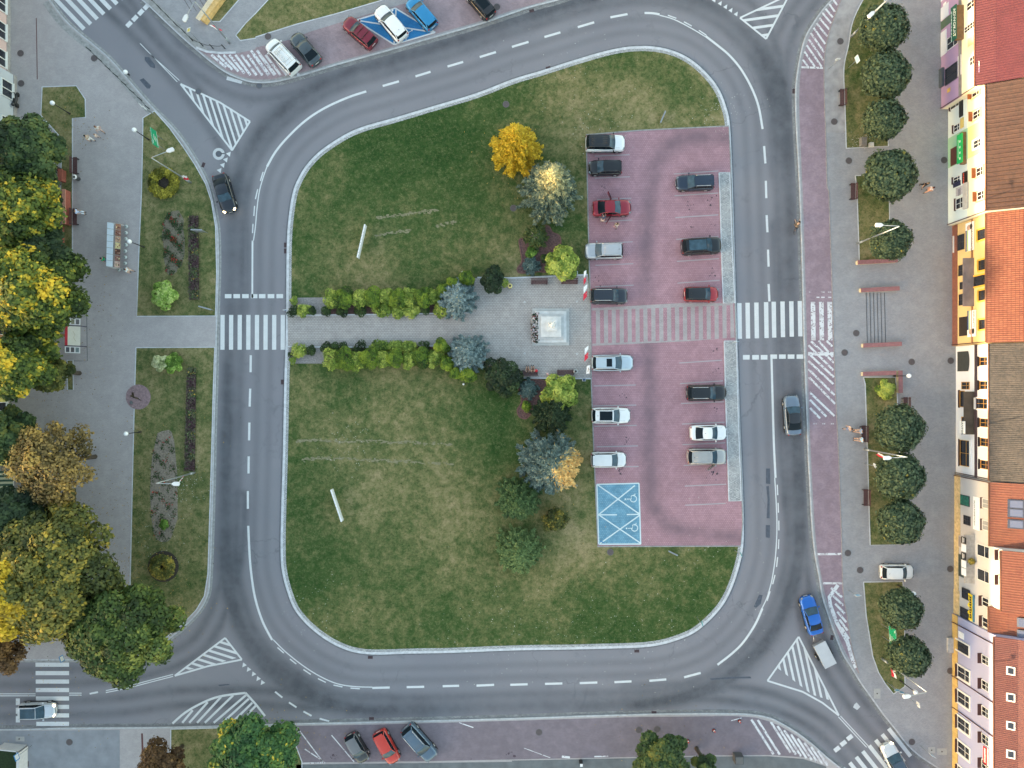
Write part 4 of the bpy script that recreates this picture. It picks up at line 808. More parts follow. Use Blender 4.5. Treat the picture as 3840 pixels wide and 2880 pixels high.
def blob_crown(blobs, n, size, mat, parent, name='crown', tjit=.35, base=.45, hi=0.0, fuzz=.10, suntop=0.0, up=.35, aspect=1.4):
    """blobs: (x,y,z,rx,rz) lumps; leaves on and just inside their surfaces, weighted to the upper side"""
    B = np.array(blobs, float); wgt = B[:, 3]**2; wgt /= wgt.sum(); idx = rng.choice(len(B), size=n, p=wgt); d = unit(n); flip = (d[:, 2] < -.15) & (rng.random(n) < .75); d[flip, 2] *= -1
    rad = (1-np.abs(rng.normal(0, fuzz, n))*1.6+rng.normal(0, fuzz*.45, n)); b = B[idx]; pos = b[:, :3]+d*np.stack([b[:, 3], b[:, 3], b[:, 4]], 1)*rad[:, None]
    keep = np.ones(n, bool)
    for k in range(len(B)):   # drop leaves buried in another lump
        q = (pos-B[k, :3])/np.array([B[k, 3], B[k, 3], B[k, 4]]); keep &= ~((np.sum(q*q, 1) < .45) & (idx != k))
    pos, d, idx, rad = pos[keep], d[keep], idx[keep], rad[keep]; m = len(pos)
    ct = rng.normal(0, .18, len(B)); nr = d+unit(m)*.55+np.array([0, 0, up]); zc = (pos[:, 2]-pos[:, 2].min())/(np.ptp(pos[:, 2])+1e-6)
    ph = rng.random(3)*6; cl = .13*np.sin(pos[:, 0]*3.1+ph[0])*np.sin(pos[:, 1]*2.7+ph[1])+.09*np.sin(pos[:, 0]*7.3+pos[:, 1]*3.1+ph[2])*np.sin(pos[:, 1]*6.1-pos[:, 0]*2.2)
    tint = base+ct[idx]+cl*1.6+rng.normal(0, tjit*.45, m)+hi*(zc-.5)+suntop*(zc > .8)  # upper leaves tinted yellower, for sunlit tops as well as autumn colour
    return leaf_mesh(name, pos, nr, size*(.65+.7*rng.random(m)), tint, mat, aspect, parent)
def trunk(parent, h, r, limbs=6, spread=1.0, top=None, mat=None):
    g = MB(); rr = random.Random(int(h*100+r*1000)); top = top or h*.55
    g.tube([(0, 0, 0), (.03, .02, h*.3), (-.02, .03, top)], [r*1.25, r, r*.75], 9)
    for k in range(limbs):
        a = k*2*math.pi/limbs+rr.random()*.7; s = spread*(.6+.4*rr.random()); z0 = top*(.6+.4*rr.random())
        g.tube([(0, 0, z0), (s*.45*math.cos(a), s*.45*math.sin(a), z0+(h-top)*.35), (s*math.cos(a), s*math.sin(a), z0+(h-top)*(.7+.25*rr.random()))], [r*.55, r*.35, r*.10], 6)
    return g.build('trunk', mat or BARK, parent)
def lumps(rx, h0, h1, n, lr, seed=0, flat=1.0):
    rr = np.random.default_rng(seed); out = [(0, 0, (h0+h1)/2, rx*.72, (h1-h0)*.42)]
    for k in range(n):
        a = k*2.4+rr.random()*.5; q = math.sqrt((k+.5)/n); r = rx*(1-lr*.62)*q; z = h0+(h1-h0)*(.38+.48*math.sqrt(max(0, 1-q*q)))+rr.normal(0, .05)*(h1-h0)
        l = rx*lr*(.75+.5*rr.random()); out.append((r*math.cos(a), r*math.sin(a), z-l*.25, l, l*.8*flat))
    return out
# ---- ten clipped round lindens on the right
GL = 'clipped round trees along the right pavement'
def make_linden(seed):
    global rng; rng = np.random.default_rng(seed)
    t = bpy.data.objects.new('linden_tree', None); COL.objects.link(t); trunk(t, 3.6, .12, 7, 1.3, 2.0)
    n = 2300; d = unit(n); d[:, 2] = np.where(d[:, 2] < -.35, -d[:, 2], d[:, 2]); lob = 1+.045*np.sin(5*np.arctan2(d[:, 1], d[:, 0])+seed)+.04*np.sin(7*d[:, 2]*2+seed*2)
    R_ = np.array([2.33, 2.33, 1.75]); P_ = []; N_ = []; T_ = []; cj = rng.random(n); hj = rng.normal(0, .045, n)
    for k in range(5):   # each leaf cluster is a small tuft of leaves
        off = rng.normal(0, .075, (n, 3)); P_.append(d*R_*lob[:, None]*(1.0-.04*k+hj)[:, None]+off); N_.append(d+unit(n)*.55+np.array([0, 0, .2])); T_.append(np.minimum(.44+hj*3.4+(cj-.5)*.25+rng.normal(0, .10, n)-.04*k, .86)+.5*(cj > .992))  # a few tufts tinted yellow as tips caught by the sun
    o = leaf_mesh('crown', np.concatenate(P_)+np.array([0, 0, 3.35]), np.concatenate(N_), .24*(.7+.6*rng.random(5*n)), np.concatenate(T_), LIND, 1.3, t)
    g = MB(); g.ball((0, 0, 3.3), 1, 14, 0, (1.95, 1.95, 1.4)); c_ = g.build('crown_shade_core', DARKM, t); return t  # dark ball added inside to read as the crown's shaded depth
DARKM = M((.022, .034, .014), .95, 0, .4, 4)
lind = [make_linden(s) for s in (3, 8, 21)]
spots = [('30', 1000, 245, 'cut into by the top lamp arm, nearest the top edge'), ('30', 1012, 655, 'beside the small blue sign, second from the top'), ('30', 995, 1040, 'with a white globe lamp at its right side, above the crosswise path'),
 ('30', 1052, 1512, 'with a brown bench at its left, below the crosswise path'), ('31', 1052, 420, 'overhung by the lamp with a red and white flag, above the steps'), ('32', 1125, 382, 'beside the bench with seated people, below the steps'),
 ('32', 1137, 800, 'under the lamp arm, middle one of the three below the steps'), ('32', 1142, 1190, 'just above the white hatchback on the pavement'), ('33', 1142, 280, 'with sunlit yellow tips, just below the white hatchback on the pavement'), ('33', 1212, 690, 'behind the green road sign, lowest of the row')]
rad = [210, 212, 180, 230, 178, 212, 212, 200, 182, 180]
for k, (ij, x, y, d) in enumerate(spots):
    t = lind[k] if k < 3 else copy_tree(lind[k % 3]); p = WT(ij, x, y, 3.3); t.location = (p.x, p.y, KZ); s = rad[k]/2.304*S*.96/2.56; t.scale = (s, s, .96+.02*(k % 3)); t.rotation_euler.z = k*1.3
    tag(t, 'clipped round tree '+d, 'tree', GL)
def tree(name, label, cat, px, rpx, h, mat, n=9000, size=.3, nl=22, lr=.36, base=.5, hi=0, suntop=0, ztop=None, h0=None, group=None, seed=1, fuzz=.12, tjit=.30, tr=.2, px_z=.62, core=None, aspect=1.4, flat=1.0, ell=(1, 1)):
    global rng; rng = np.random.default_rng(seed)
    p = W(px, h*px_z); t = thing(name, label, cat, (p.x, p.y, KZ if core is not False else KZ), 0, group); rx = rpx*S*(H-h*px_z)/H; h0 = h*.25 if h0 is None else h0
    trunk(t, h*.85, tr, 7, rx*.6, h*.45); bl = lumps(rx, h0, h, nl, lr, seed, flat); bl = [(x*ell[0], y*ell[1], z, a, b_) for x, y, z, a, b_ in bl]
    blob_crown(bl, n, size, mat, t, base=base, hi=hi, suntop=suntop, fuzz=fuzz, tjit=tjit, aspect=aspect); return t
GB = 'big trees on the left side'
tree('broadleaf_tree', 'big dark green broadleaf tree by the house fronts, topmost on the left edge', 'tree', P1('00', 225, 1330), 142, 9.5, GREEN, 20000, .34, 26, .34, .52, seed=2, group=GB, h0=2)
tree('locust_tree', 'big feathery green tree with scattered yellow tufts, hiding the cafe garden', 'tree', P1('01', 120, 200), 175, 11.5, YGR, 26000, .30, 30, .32, .40, hi=.10, suntop=.06, seed=5, group=GB, h0=3, fuzz=.17)
tree('locust_tree', 'big green tree crowned with bright yellow, above the white information board', 'tree', P1('01', 330, 860), 180, 12.5, YGR, 28000, .30, 30, .30, .42, hi=.15, suntop=.2, fuzz=.16, seed=6, group=GB, h0=3)
tree('broadleaf_tree', 'dark green tree squeezed between the two yellow-tufted trees', 'tree', P1('01', 400, 560), 115, 9.5, DARK, 12000, .32, 18, .36, .5, seed=7, group=GB, h0=2.5)
tree('locust_tree', 'yellow and green tree below the white information board', 'tree', P1('01', 180, 1480), 135, 12, YGR, 20000, .28, 22, .32, .50, hi=.12, suntop=.14, fuzz=.16, seed=9, group=GB, h0=3)
tree('broadleaf_tree', 'small olive brown tree right beside the yellow and green tree', 'tree', P1('01', 470, 1560), 75, 7.5, OLIVE, 7000, .26, 14, .36, .4, seed=10, group=GB, h0=2.5)
tree('broadleaf_tree', 'dark green tree at the left edge above the striped awning', 'tree', P1('02', 90, 470), 120, 9.5, GREEN, 15000, .32, 20, .34, .62, seed=11, group=GB, h0=2.5)
tree('maple_tree', 'thin tan and brown autumn tree overhanging the promenade', 'tree', P1('02', 520, 680), 165, 10.5, TAN, 11500, .24, 30, .26, .5, seed=12, group=GB, h0=4, fuzz=.22)
tree('broadleaf_tree', 'very dark green tree at the left edge below the striped awning', 'tree', P1('02', 190, 1190), 145, 10.5, DARK, 17000, .34, 24, .34, .5, seed=13, group=GB, h0=2.5)
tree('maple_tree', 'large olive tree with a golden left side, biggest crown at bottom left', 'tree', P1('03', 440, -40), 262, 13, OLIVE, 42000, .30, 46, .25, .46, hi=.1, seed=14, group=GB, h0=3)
tree('maple_tree', 'bright orange yellow tree at the left edge beside the largest olive tree', 'tree', P1('03', 70, 150), 165, 15.2, YEL, 24000, .28, 26, .30, .62, seed=15, group=GB, h0=3.5)  # yellow leaf colour stands in for the crown's sunlit left part
tree('maple_tree', 'green tree with lime highlights, reaching over the road near the bottom left', 'tree', P1('03', 1080, 450), 205, 11.5, GRN2, 32000, .28, 36, .27, .5, seed=16, group=GB, h0=2.5)
tree('beech_tree', 'sparse rust brown tree at the left edge above the zebra crossing', 'tree', P1('03', 60, 640), 90, 10, BROWN, 7000, .24, 16, .32, .6, seed=17, group=GB, h0=3, fuzz=.24)
tree('beech_tree', 'dull brown round tree at the bottom edge', 'tree', P1('03', 1420, 1640), 96, 7, BROWN, 12000, .20, 20, .34, .25, seed=18, h0=1.5)
tree('locust_tree', 'green tree with a few yellow tufts at the bottom edge, beside the brown one', 'tree', P1('03', 2180, 1545), 160, 8.5, leaf_mat('mixed_leaves', [(0, (.014, .044, .018)), (.5, (.045, .115, .036)), (.9, (.12, .20, .045)), (.99, (.35, .33, .04)), (1, (.6, .45, .05))]), 28000, .28, 30, .3, .45, seed=19, h0=2)
tree('broadleaf_tree', 'dark green tree with lighter middle at the bottom edge, right of centre', 'tree', P1('23', 1290, 1600), 112, 6.5, GREEN, 13000, .26, 22, .3, .62, seed=20, h0=1.5)
tree('broadleaf_tree', 'narrow dark tree next to the bottom edge tree with a lighter middle', 'tree', P1('23', 1660, 1620), 42, 5.5, GREEN, 4000, .24, 10, .4, .5, seed=22, h0=1.5)
# ---- conifers on the island
def spruce(label, px, rpx, h, mat, seed, n=9, base=.45, sunside=None, name='blue_spruce', cat='tree', size=.34, z0=.3, topg=.0):
    global rng; rng = np.random.default_rng(seed); p = W(px, h*.35); t = thing(name, label, cat, (p.x, p.y, KZ)); r0 = rpx*S*(H-h*.35)/H
    g = MB(); g.tube([(0, 0, 0), (0, 0, h*.95)], [.22, .03], 8); g.build('trunk', BARK, t); P_ = []; N_ = []; A_ = []; T_ = []
    nb = int(n*h*2.6)
    for k in range(nb):
        f = (k+rng.random())/nb; z = z0+(h-z0)*f**.9; r = r0*(1-f)**.72*(.82+.3*rng.random()); a = k*2.399+rng.normal(0, .2); d = np.array([math.cos(a), math.sin(a), .12-.18*(1-f)]); m = int(26+90*r/ max(r0, 1))
        u = rng.random(m)**.6; side = np.array([-d[1], d[0], 0]); wd = (.10+.42*(1-u)*r*.55)*rng.uniform(-1, 1, m); pos = np.array([0, 0, z])+d*(u*r)[:, None]+side*wd[:, None]+rng.normal(0, .05, (m, 3)); pos[:, 2] -= .10*np.abs(wd)
        al = d*np.ones((m, 1))+side*(np.sign(wd)*.75)[:, None]+rng.normal(0, .2, (m, 3)); P_.append(pos); A_.append(al); N_.append(np.array([0, 0, 1])+rng.normal(0, .45, (m, 3)))
        tt = base+rng.normal(0, .13, m)+.22*(u-.5)+rng.normal(0, .07)+topg*max(0, f-.45)*1.3
        if sunside is not None: tt = tt+.55*np.clip((d[0]*sunside[0]+d[1]*sunside[1]-.35)*2.0, 0, 1)*(u > .35)  # low sunlight painted into the needles of one side
        T_.append(tt)
    P_ = np.concatenate(P_); m = len(P_)
    leaf_mesh('crown', P_, np.concatenate(N_), size*.42*(.7+.6*rng.random(m)), np.concatenate(T_), mat, 2.6, t, np.concatenate(A_)); return t
spruce('large blue spruce with cream tips beside the yellow tree', (2062, 712), 122, 9.5, CREAMS, 31, 14, .50, topg=.85)
spruce('large blue spruce with an orange-lit right side, below the monument plaza', P1('22', 330, 690), 132, 8.8, SPRUCE, 32, 14, .50, sunside=(.95, -.3))
spruce('spreading silver blue spruce at the plaza end of the upper hedge', P1('11', 1740, 930), 82, 3.6, SPRUCE2, 33, 13, .5, z0=.2, topg=.3, size=.3)
spruce('spreading silver blue spruce at the plaza end of the lower hedge', P1('11', 1830, 1400), 84, 3.6, SPRUCE2, 34, 13, .5, z0=.2, size=.3)
spruce('bright golden yellow larch on the upper lawn', (1935, 555), 104, 8.2, YEL, 35, 12, .62, name='larch_tree')
spruce('very dark fir above the blue spruce with the orange-lit side', P1('22', 340, 270), 82, 5.0, DARK, 36, 10, .5, name='fir_tree')
spruce('dark fir with yellow tips at the left foot of the lower blue spruce', P1('22', 60, 1000), 88, 6.0, PINE, 37, 12, .36, name='fir_tree')
spruce('round mid green pine alone on the lower lawn', P1('22', 60, 1440), 96, 4.6, PINE, 38, 22, .60, name='pine_tree', size=.3)
spruce('low green pine in the upper mulch bed, with a bare grey top', P1('21', 205, 390), 50, 2.2, GREEN, 39, 12, .7, name='mountain_pine', cat='shrub', size=.3)
spruce('blue creeping juniper at the lower end of the upper mulch bed', P1('21', 165, 640), 36, 1.0, SPRUCE, 40, 20, .35, name='juniper_shrub', cat='shrub', size=.26, z0=.15)
spruce('blue creeping juniper at the top of the lower mulch bed', P1('22', 140, 40), 42, 1.0, SPRUCE, 41, 20, .35, name='juniper_shrub', cat='shrub', size=.26, z0=.15)
g = MB(); q = WT('21', 195, 385, 2.2)
def bush(label, ij, x, y, rz_, h, mat, name='shrub', n=1500, size=.14, base=.5, group=None, seed=None, nl=8, lr=.5, fuzz=.08, parent=None, ell=(1, 1), z0=None, aspect=1.4, cat='shrub'):
    global rng; seed = seed or int(x*7+y*3+int(ij)); rng = np.random.default_rng(seed); p = WT(ij, x, y, h*.6); t = thing(name, label, cat, (p.x, p.y, KZ), 0, group); rx = rz_/2.304*S*(1.34 if group in ('round dark thujas of the hedge rows', 'golden junipers of the hedge rows') else 1.06)
    bl = lumps(rx, 0.0, h, nl, lr, seed); bl = [(a*ell[0], b_*ell[1], c_, d, e) for a, b_, c_, d, e in bl]
    blob_crown(bl, n, size, mat, t, 'foliage', base=base, fuzz=fuzz, aspect=aspect); g = MB()
    for k in range(4): g.tube([(0, 0, 0), (.3*rx*math.cos(k*1.6), .3*rx*math.sin(k*1.6), h*.7)], [.04, .015], 5)
    g.build('stem', BARK, t); return t
bush('golden round conifer between the upper mulch bed and the flags', '21', 430, 620, 140, 2.2, GOLD, 'golden_conifer', 6500, .2, .62, nl=20, lr=.34)
bush('golden round conifer between the lower mulch bed and the plaza bench', '22', 420, 80, 150, 2.2, GOLD, 'golden_conifer', 6500, .2, .62, nl=20, lr=.34)
bush('sparse yellow green shrub under the lower blue spruce', '22', 370, 1170, 110, 1.6, OLIVE, 'shrub', 2600, .16, .45, nl=14, lr=.32, fuzz=.25)
bush('dark glossy rhododendron at the top left corner of the plaza', '11', 2040, 765, 110, 1.9, DARK, 'rhododendron', 4200, .2, .5, nl=12, lr=.4, ell=(.9, 1.1))
bush('dark glossy rhododendron at the bottom left corner of the plaza', '11', 2120, 1590, 160, 2.0, DARK, 'rhododendron', 6500, .2, .5, nl=16, lr=.36)
bush('small golden shrub beside the upper rhododendron', '11', 2150, 785, 38, .8, GOLD, 'shrub', 600, .12, .6)
bush('small bright green shrub in the upper mulch bed', '21', 165, 520, 48, .7, LIME, 'shrub', 800, .16, .1); bush('small dark round shrub in the upper mulch bed', '21', 282, 575, 38, .7, BOX, 'shrub', 700, .12, .5)
bush('small green shrub at the tip of the lower mulch bed', '22', 125, 190, 45, .7, THUJA, 'shrub', 800, .14, .6)
GT = 'round dark thujas of the hedge rows'; GJ = 'golden junipers of the hedge rows'
ordn = ['first', 'second', 'third', 'fourth', 'fifth', 'sixth']
for k, (x, y, r) in enumerate(((770, 922, 78), (1012, 912, 64), (1230, 915, 64), (1440, 915, 64))): bush('dark globe thuja, %s from the road in the upper hedge' % ordn[k], '11', x, y, r, 1.9, THUJA, 'globe_thuja', 3000, .12, .45, GT, nl=5, lr=.55, fuzz=.05)
for k, (x, y, r) in enumerate(((765, 1440, 76), (982, 1445, 68), (1204, 1447, 66), (1422, 1438, 66))): bush('dark globe thuja, %s from the road in the lower hedge' % ordn[k], '11', x, y, r, 1.9, THUJA, 'globe_thuja', 3000, .12, .45, GT, nl=5, lr=.55, fuzz=.05)
for k, (x, y, r) in enumerate(((668, 918, 68), (905, 922, 66), (1125, 905, 60), (1335, 905, 64), (1530, 900, 56))): bush('golden juniper, %s from the road in the upper hedge' % ordn[k], '11', x, y, r, 1.5, GOLD, 'golden_juniper', 2200, .13, .55, GJ, nl=9, lr=.42, fuzz=.12)
for k, (x, y, r) in enumerate(((660, 1448, 74), (883, 1462, 68), (1102, 1445, 64), (1330, 1450, 60), (1545, 1440, 66))): bush('golden juniper, %s from the road in the lower hedge' % ordn[k], '11', x, y, r, 1.5, GOLD, 'golden_juniper', 2200, .13, .55, GJ, nl=9, lr=.42, fuzz=.12)
GX = 'small box balls along the path'
for k, (x, y, r) in enumerate(((320, 1035, 50), (490, 1030, 42), (612, 1030, 48), (752, 1030, 58), (910, 1030, 60), (1465, 1015, 45))): bush('small dark box ball, %s from the road on the upper edge of the path' % ordn[k], '11', x, y, r, .8, BOX, 'box_ball', 1300, .1, .55, GX, nl=5, fuzz=.05)
for k, (x, y, r) in enumerate(((480, 1370, 48), (610, 1345, 52), (680, 1345, 48), (755, 1343, 52), (905, 1345, 66), (1455, 1340, 60))): bush('small dark box ball, %s from the road on the lower edge of the path' % ordn[k], '11', x, y, r, .8, BOX, 'box_ball', 1300, .1, .55, GX, nl=5, fuzz=.05)
bush('spiky golden juniper near the road on the upper edge of the path', '11', 408, 1028, 60, .8, GOLD, 'golden_juniper', 1500, .14, .75, nl=9, fuzz=.22); bush('spiky golden juniper near the road on the lower edge of the path', '11', 372, 1375, 64, .8, GOLD, 'golden_juniper', 1600, .14, .7, nl=9, fuzz=.22)
bush('tiny yellow thuja ball at the road end of the upper hedge', '11', 330, 945, 40, .8, GOLD, 'thuja_ball', 900, .08, .35, nl=4, fuzz=.04); bush('tiny yellow thuja ball at the road end of the lower hedge', '11', 318, 1455, 34, .8, GOLD, 'thuja_ball', 800, .08, .35, nl=4, fuzz=.04)
bush('tiny dark shrub behind the tiny yellow thuja ball of the lower hedge', '11', 300, 1405, 26, .6, BOX, 'shrub', 400, .08, .5)
for k, (x, w_) in enumerate(((1090, 'green-tinged part nearer the road'), (1230, 'middle part'), (1350, 'yellow part nearer the plaza'))): bush('low spreading golden juniper, %s, upper side of the path' % w_, '11', x, 1022, 75, .7, GOLD, 'creeping_juniper', 2200, .15, .5+.06*k, nl=10, fuzz=.16, ell=(1, .65))
for k, (x, w_) in enumerate(((1075, 'green-tinged part nearer the road'), (1200, 'middle part'), (1320, 'yellow part nearer the plaza'))): bush('low spreading golden juniper, %s, lower side of the path' % w_, '11', x, 1340, 75, .7, GOLD, 'creeping_juniper', 2200, .15, .45+.06*k, nl=10, fuzz=.16, ell=(1, .6))
bush('low golden juniper under the upper silver spruce', '11', 1610, 1020, 75, .7, GOLD, 'creeping_juniper', 1800, .15, .6, nl=9, fuzz=.16)
for l, x, y, r in (('tall dark thuja nearest the plaza behind the upper silver spruce', 1820, 750, 68), ('green thuja left of the tall dark thuja, upper hedge end', 1705, 800, 60), ('dark thuja touching the upper silver spruce on its left', 1625, 850, 58)): bush(l, '11', x, y, r, 2.0, THUJA, 'globe_thuja', 2600, .12, .45, nl=7, lr=.5, fuzz=.06)
for l, x, y, r in (('bright thuja at the very end of the lower hedge', 1825, 1575, 72), ('golden green thuja left of the bright end thuja', 1720, 1570, 56), ('thuja between the hedge row and the lower silver spruce', 1655, 1485, 66), ('green thuja above the lower hedge near the lower silver spruce', 1610, 1330, 62)): bush(l, '11', x, y, r, 1.9, THUJA, 'globe_thuja', 2600, .12, .62, nl=7, lr=.5, fuzz=.06)
# shrubs in the west lawns
bush('light green variegated round shrub on the upper left lawn', '01', 1418, 888, 108, 1.8, LIME, 'variegated_shrub', 5500, .15, .6, nl=16, lr=.36)
bush('cream white shrub on the lower left lawn', '01', 1395, 1480, 72, 1.5, CREAM, 'variegated_shrub', 2600, .14, .6, nl=10, lr=.4); bush('yellow green shrub leaning against the cream shrub on the lower left lawn', '01', 1498, 1482, 84, 1.4, LIME, 'shrub', 3200, .15, .18, nl=12, lr=.38)
bush('small golden round shrub on the right pavement lawn', '32', 1015, 50, 80, 1.4, GOLD, 'golden_shrub', 2600, .14, .8, nl=12, lr=.38)
bush('bright green rose clump at the end of the rose bed', '02', 1418, 1215, 42, .7, LIME, 'shrub', 900, .14, .0)
bush('pale green ivy over the brick planter', '01', 478, 400, 40, 1.2, OLIVE, 'ivy', 1500, .14, .75, ell=(.5, 2.0), nl=10)
bush('dark trimmed hedge on the cafe wall', '01', 520, 110, 50, 1.3, DARK, 'hedge', 3500, .16, .6, ell=(.7, 3.2), nl=18, lr=.5)
def ringbush(label, ij, x, y, ro, ri, mat, soil):
    global rng; rng = np.random.default_rng(int(x)); p = WT(ij, x, y, .3); t = thing('ring_shrub', label, 'shrub', (p.x, p.y, KZ)); k = S/2.304; bl = []
    for a in range(12): bl.append(((ro+ri)/2*k*math.cos(a*.5236), (ro+ri)/2*k*math.sin(a*.5236), .3, (ro-ri)*k*.62, .42))
    blob_crown(bl, 5200, .15, mat, t, 'foliage', base=.5, fuzz=.16); g = MB(); g.flat([(soil*k*math.cos(a*.3), soil*k*math.sin(a*.3)) for a in range(21)], .02); g.build('soil', M((.05, .04, .032), .95, 0, .4, 6), t)
ringbush('yellow ring of clipped shrub round dark soil on the upper left lawn', '00', 1418, 1582, 130, 55, YEL.copy(), 70)
YR = bpy.data.objects['ring_shrub'].children[0].data.materials[0].node_tree.nodes
for nn in YR:
    if nn.type == 'VALTORGB':
        for el, c_ in zip(nn.color_ramp.elements, ((.05, .06, .008), (.13, .13, .015), (.28, .25, .03), (.45, .38, .05))): el.color = (*c_, 1)
ringbush('dark shrub in a round soil bed on the lower left lawn', '03', 1405, -80, 105, 25, OLIVE, 135)
# flower beds
def bed(label, ij, pts, mat, n, size, h, base, name='flower_bed', soil=None):
    global rng; rng = np.random.default_rng(n); P = wl(L(ij, *pts)); P = wl(smooth(L(ij, *pts), 5, True)) if name == 'rose_bed' else P; P = [(x+random.uniform(-.16, .16), y+random.uniform(-.16, .16)) for x, y in P] if name == 'rose_bed' else P; xs = [p[0] for p in P]; ys = [p[1] for p in P]; cx, cy = sum(xs)/len(xs), sum(ys)/len(ys); t = thing(name, label, 'flower bed', (cx, cy, KZ)); Q = [(p[0]-cx, p[1]-cy) for p in P]
    g = MB(); g.flat(Q, .018); g.build('soil', M(soil or (.10, .075, .06), .95, 0, .35, 5), t); pos = []
    while len(pos) < n:
        x, y = random.uniform(min(q[0] for q in Q), max(q[0] for q in Q)), random.uniform(min(q[1] for q in Q), max(q[1] for q in Q))
        if inside(x, y, Q) and (name != 'rose_bed' or math.sin(x*5.1+n)*math.sin(y*3.3)+.7*math.sin(x*2.3+y*2.9)+random.gauss(0, .5) > .45): pos.append((x, y, random.uniform(.05, h)))
    pos = np.array(pos); cl = .25*np.sin(pos[:, 0]*2.2+1)*np.sin(pos[:, 1]*2.6); o = leaf_mesh('plants', pos, np.array([0, 0, 1])+rng.normal(0, .5, (n, 3)), size*(.7+.6*rng.random(n)), base+cl+rng.normal(0, .2, n), mat, 1.3, t); o['kind'] = 'stuff'
bed('long strip of dark red and green bedding plants on the upper left lawn', '01', (1640,215, 1720,215, 1726,930, 1645,930), PURP, 3600, .16, .35, .4, soil=(.07, .05, .045))
bed('long strip of dark red and green bedding plants on the lower left lawn', '02', (1630,-140, 1700,-140, 1690,745, 1605,745), PURP, 4200, .16, .35, .4, soil=(.07, .05, .045))
bed('patchy rose bed with red blooms on the upper left lawn', '01', (1440,210, 1580,190, 1590,560, 1530,690, 1440,680, 1415,400), FLOW, 1000, .15, .35, .42, 'rose_bed', (.19, .165, .12))
bed('patchy rose bed with few red blooms on the lower left lawn', '02', (1350,500, 1510,480, 1515,1270, 1320,1270), FLOW, 750, .14, .35, .36, 'rose_bed', (.24, .20, .16))

def scatter(name, label, spots_, n, size, mat, z, base, tj):
    pos = []
    while len(pos) < n:
        (px, py, r) = random.choice(spots_); q = W((px+random.gauss(0, r), py+random.gauss(0, r))); pos.append((q.x, q.y, z))
    pos = np.array(pos); k = len(pos); o = leaf_mesh(name, pos, np.array([0, 0, 1])+rng.normal(0, .15, (k, 3)), size*(.6+.8*rng.random(k)), base+rng.normal(0, tj, k), mat, 1.3); tag(o, label, None, None, 'stuff'); return o
scatter('fallen_leaves', 'fallen brown and yellow leaves scattered on the promenade and lawns', [(300, 1850, 110), (420, 1950, 90), (500, 2130, 60), (640, 2300, 80), (220, 1500, 90), (330, 1180, 80), (260, 480, 60), (1950, 620, 90), (2120, 1840, 90), (600, 1700, 120), (150, 2620, 120), (1080, 2740, 80), (2500, 2800, 120), (620, 2050, 110)], 1500, .09, TAN, KZ+.035, .6, .3)
WFL = leaf_mat('daisies', [(0, (.5, .5, .42)), (1, (.8, .8, .74))])
scatter('daisies', 'tiny white daisies in the grass', [(2650, 2180, 130), (2150, 2350, 110), (2450, 2330, 130), (1200, 2280, 80), (1850, 2370, 100), (2700, 420, 60), (2200, 300, 120), (1330, 1670, 60), (2240, 480, 60), (600, 2000, 60), (700, 1820, 40), (3230, 520, 25)], 900, .06, WFL, KZ+.05, .5, .3)
# ================================================================ buildings
def plaster(name, col, dirt=.18, base=None):
    m, n, b = new_mat(name); c = coord(n)
    k = mixc(n, ramp(n, noise(n, c, .5, 5, .6), [(.3, 0.0), (.75, dirt)]), col, tuple(x*.6 for x in col)); k = mixc(n, ramp(n, noise(n, c, 5, 4, .7), [(.4, 0.0), (.8, dirt*.7)]), k, tuple(min(1, x*1.2) for x in col))
    n.links.new(k, b.inputs['Base Color']); b.inputs['Roughness'].default_value = .9; bump(n, b, noise(n, c, 12, 3), .15, .01); return m
def roof_mat(name, c1, c2, c3, rough=.6, tile=None):
    c1, c2, c3 = [tuple((x*.74+.26*sum(q)/3)*.40 for x in q) for q in (c1, c2, c3)]
    m, n, b = new_mat(name); c = coord(n)
    k = mixc(n, ramp(n, noise(n, c, .8, 5, .65), [(.35, 0.0), (.7, 1.0)]), c1, c2); k = mixc(n, ramp(n, noise(n, c, 4, 5, .75), [(.45, 0.0), (.65, .7)]), k, c3); k = mixc(n, ramp(n, noise(n, c, .5, 6, .8), [(.5, 0.0), (.7, .5)]), k, tuple(x*.5 for x in c3))
    if tile:
        t = nd(n, 'ShaderNodeTexBrick'); t.offset = 0; n.links.new(c, t.inputs[0]); t.inputs['Color1'].default_value = (*c1, 1); t.inputs['Color2'].default_value = (*c2, 1); t.inputs['Mortar'].default_value = (*c3, 1)
        t.inputs['Scale'].default_value = 1; t.inputs['Brick Width'].default_value = tile[0]; t.inputs['Row Height'].default_value = tile[1]; t.inputs['Mortar Size'].default_value = .02; k = mixc(n, .75, k, t.outputs[0])
    n.links.new(k, b.inputs['Base Color']); b.inputs['Roughness'].default_value = rough; return m
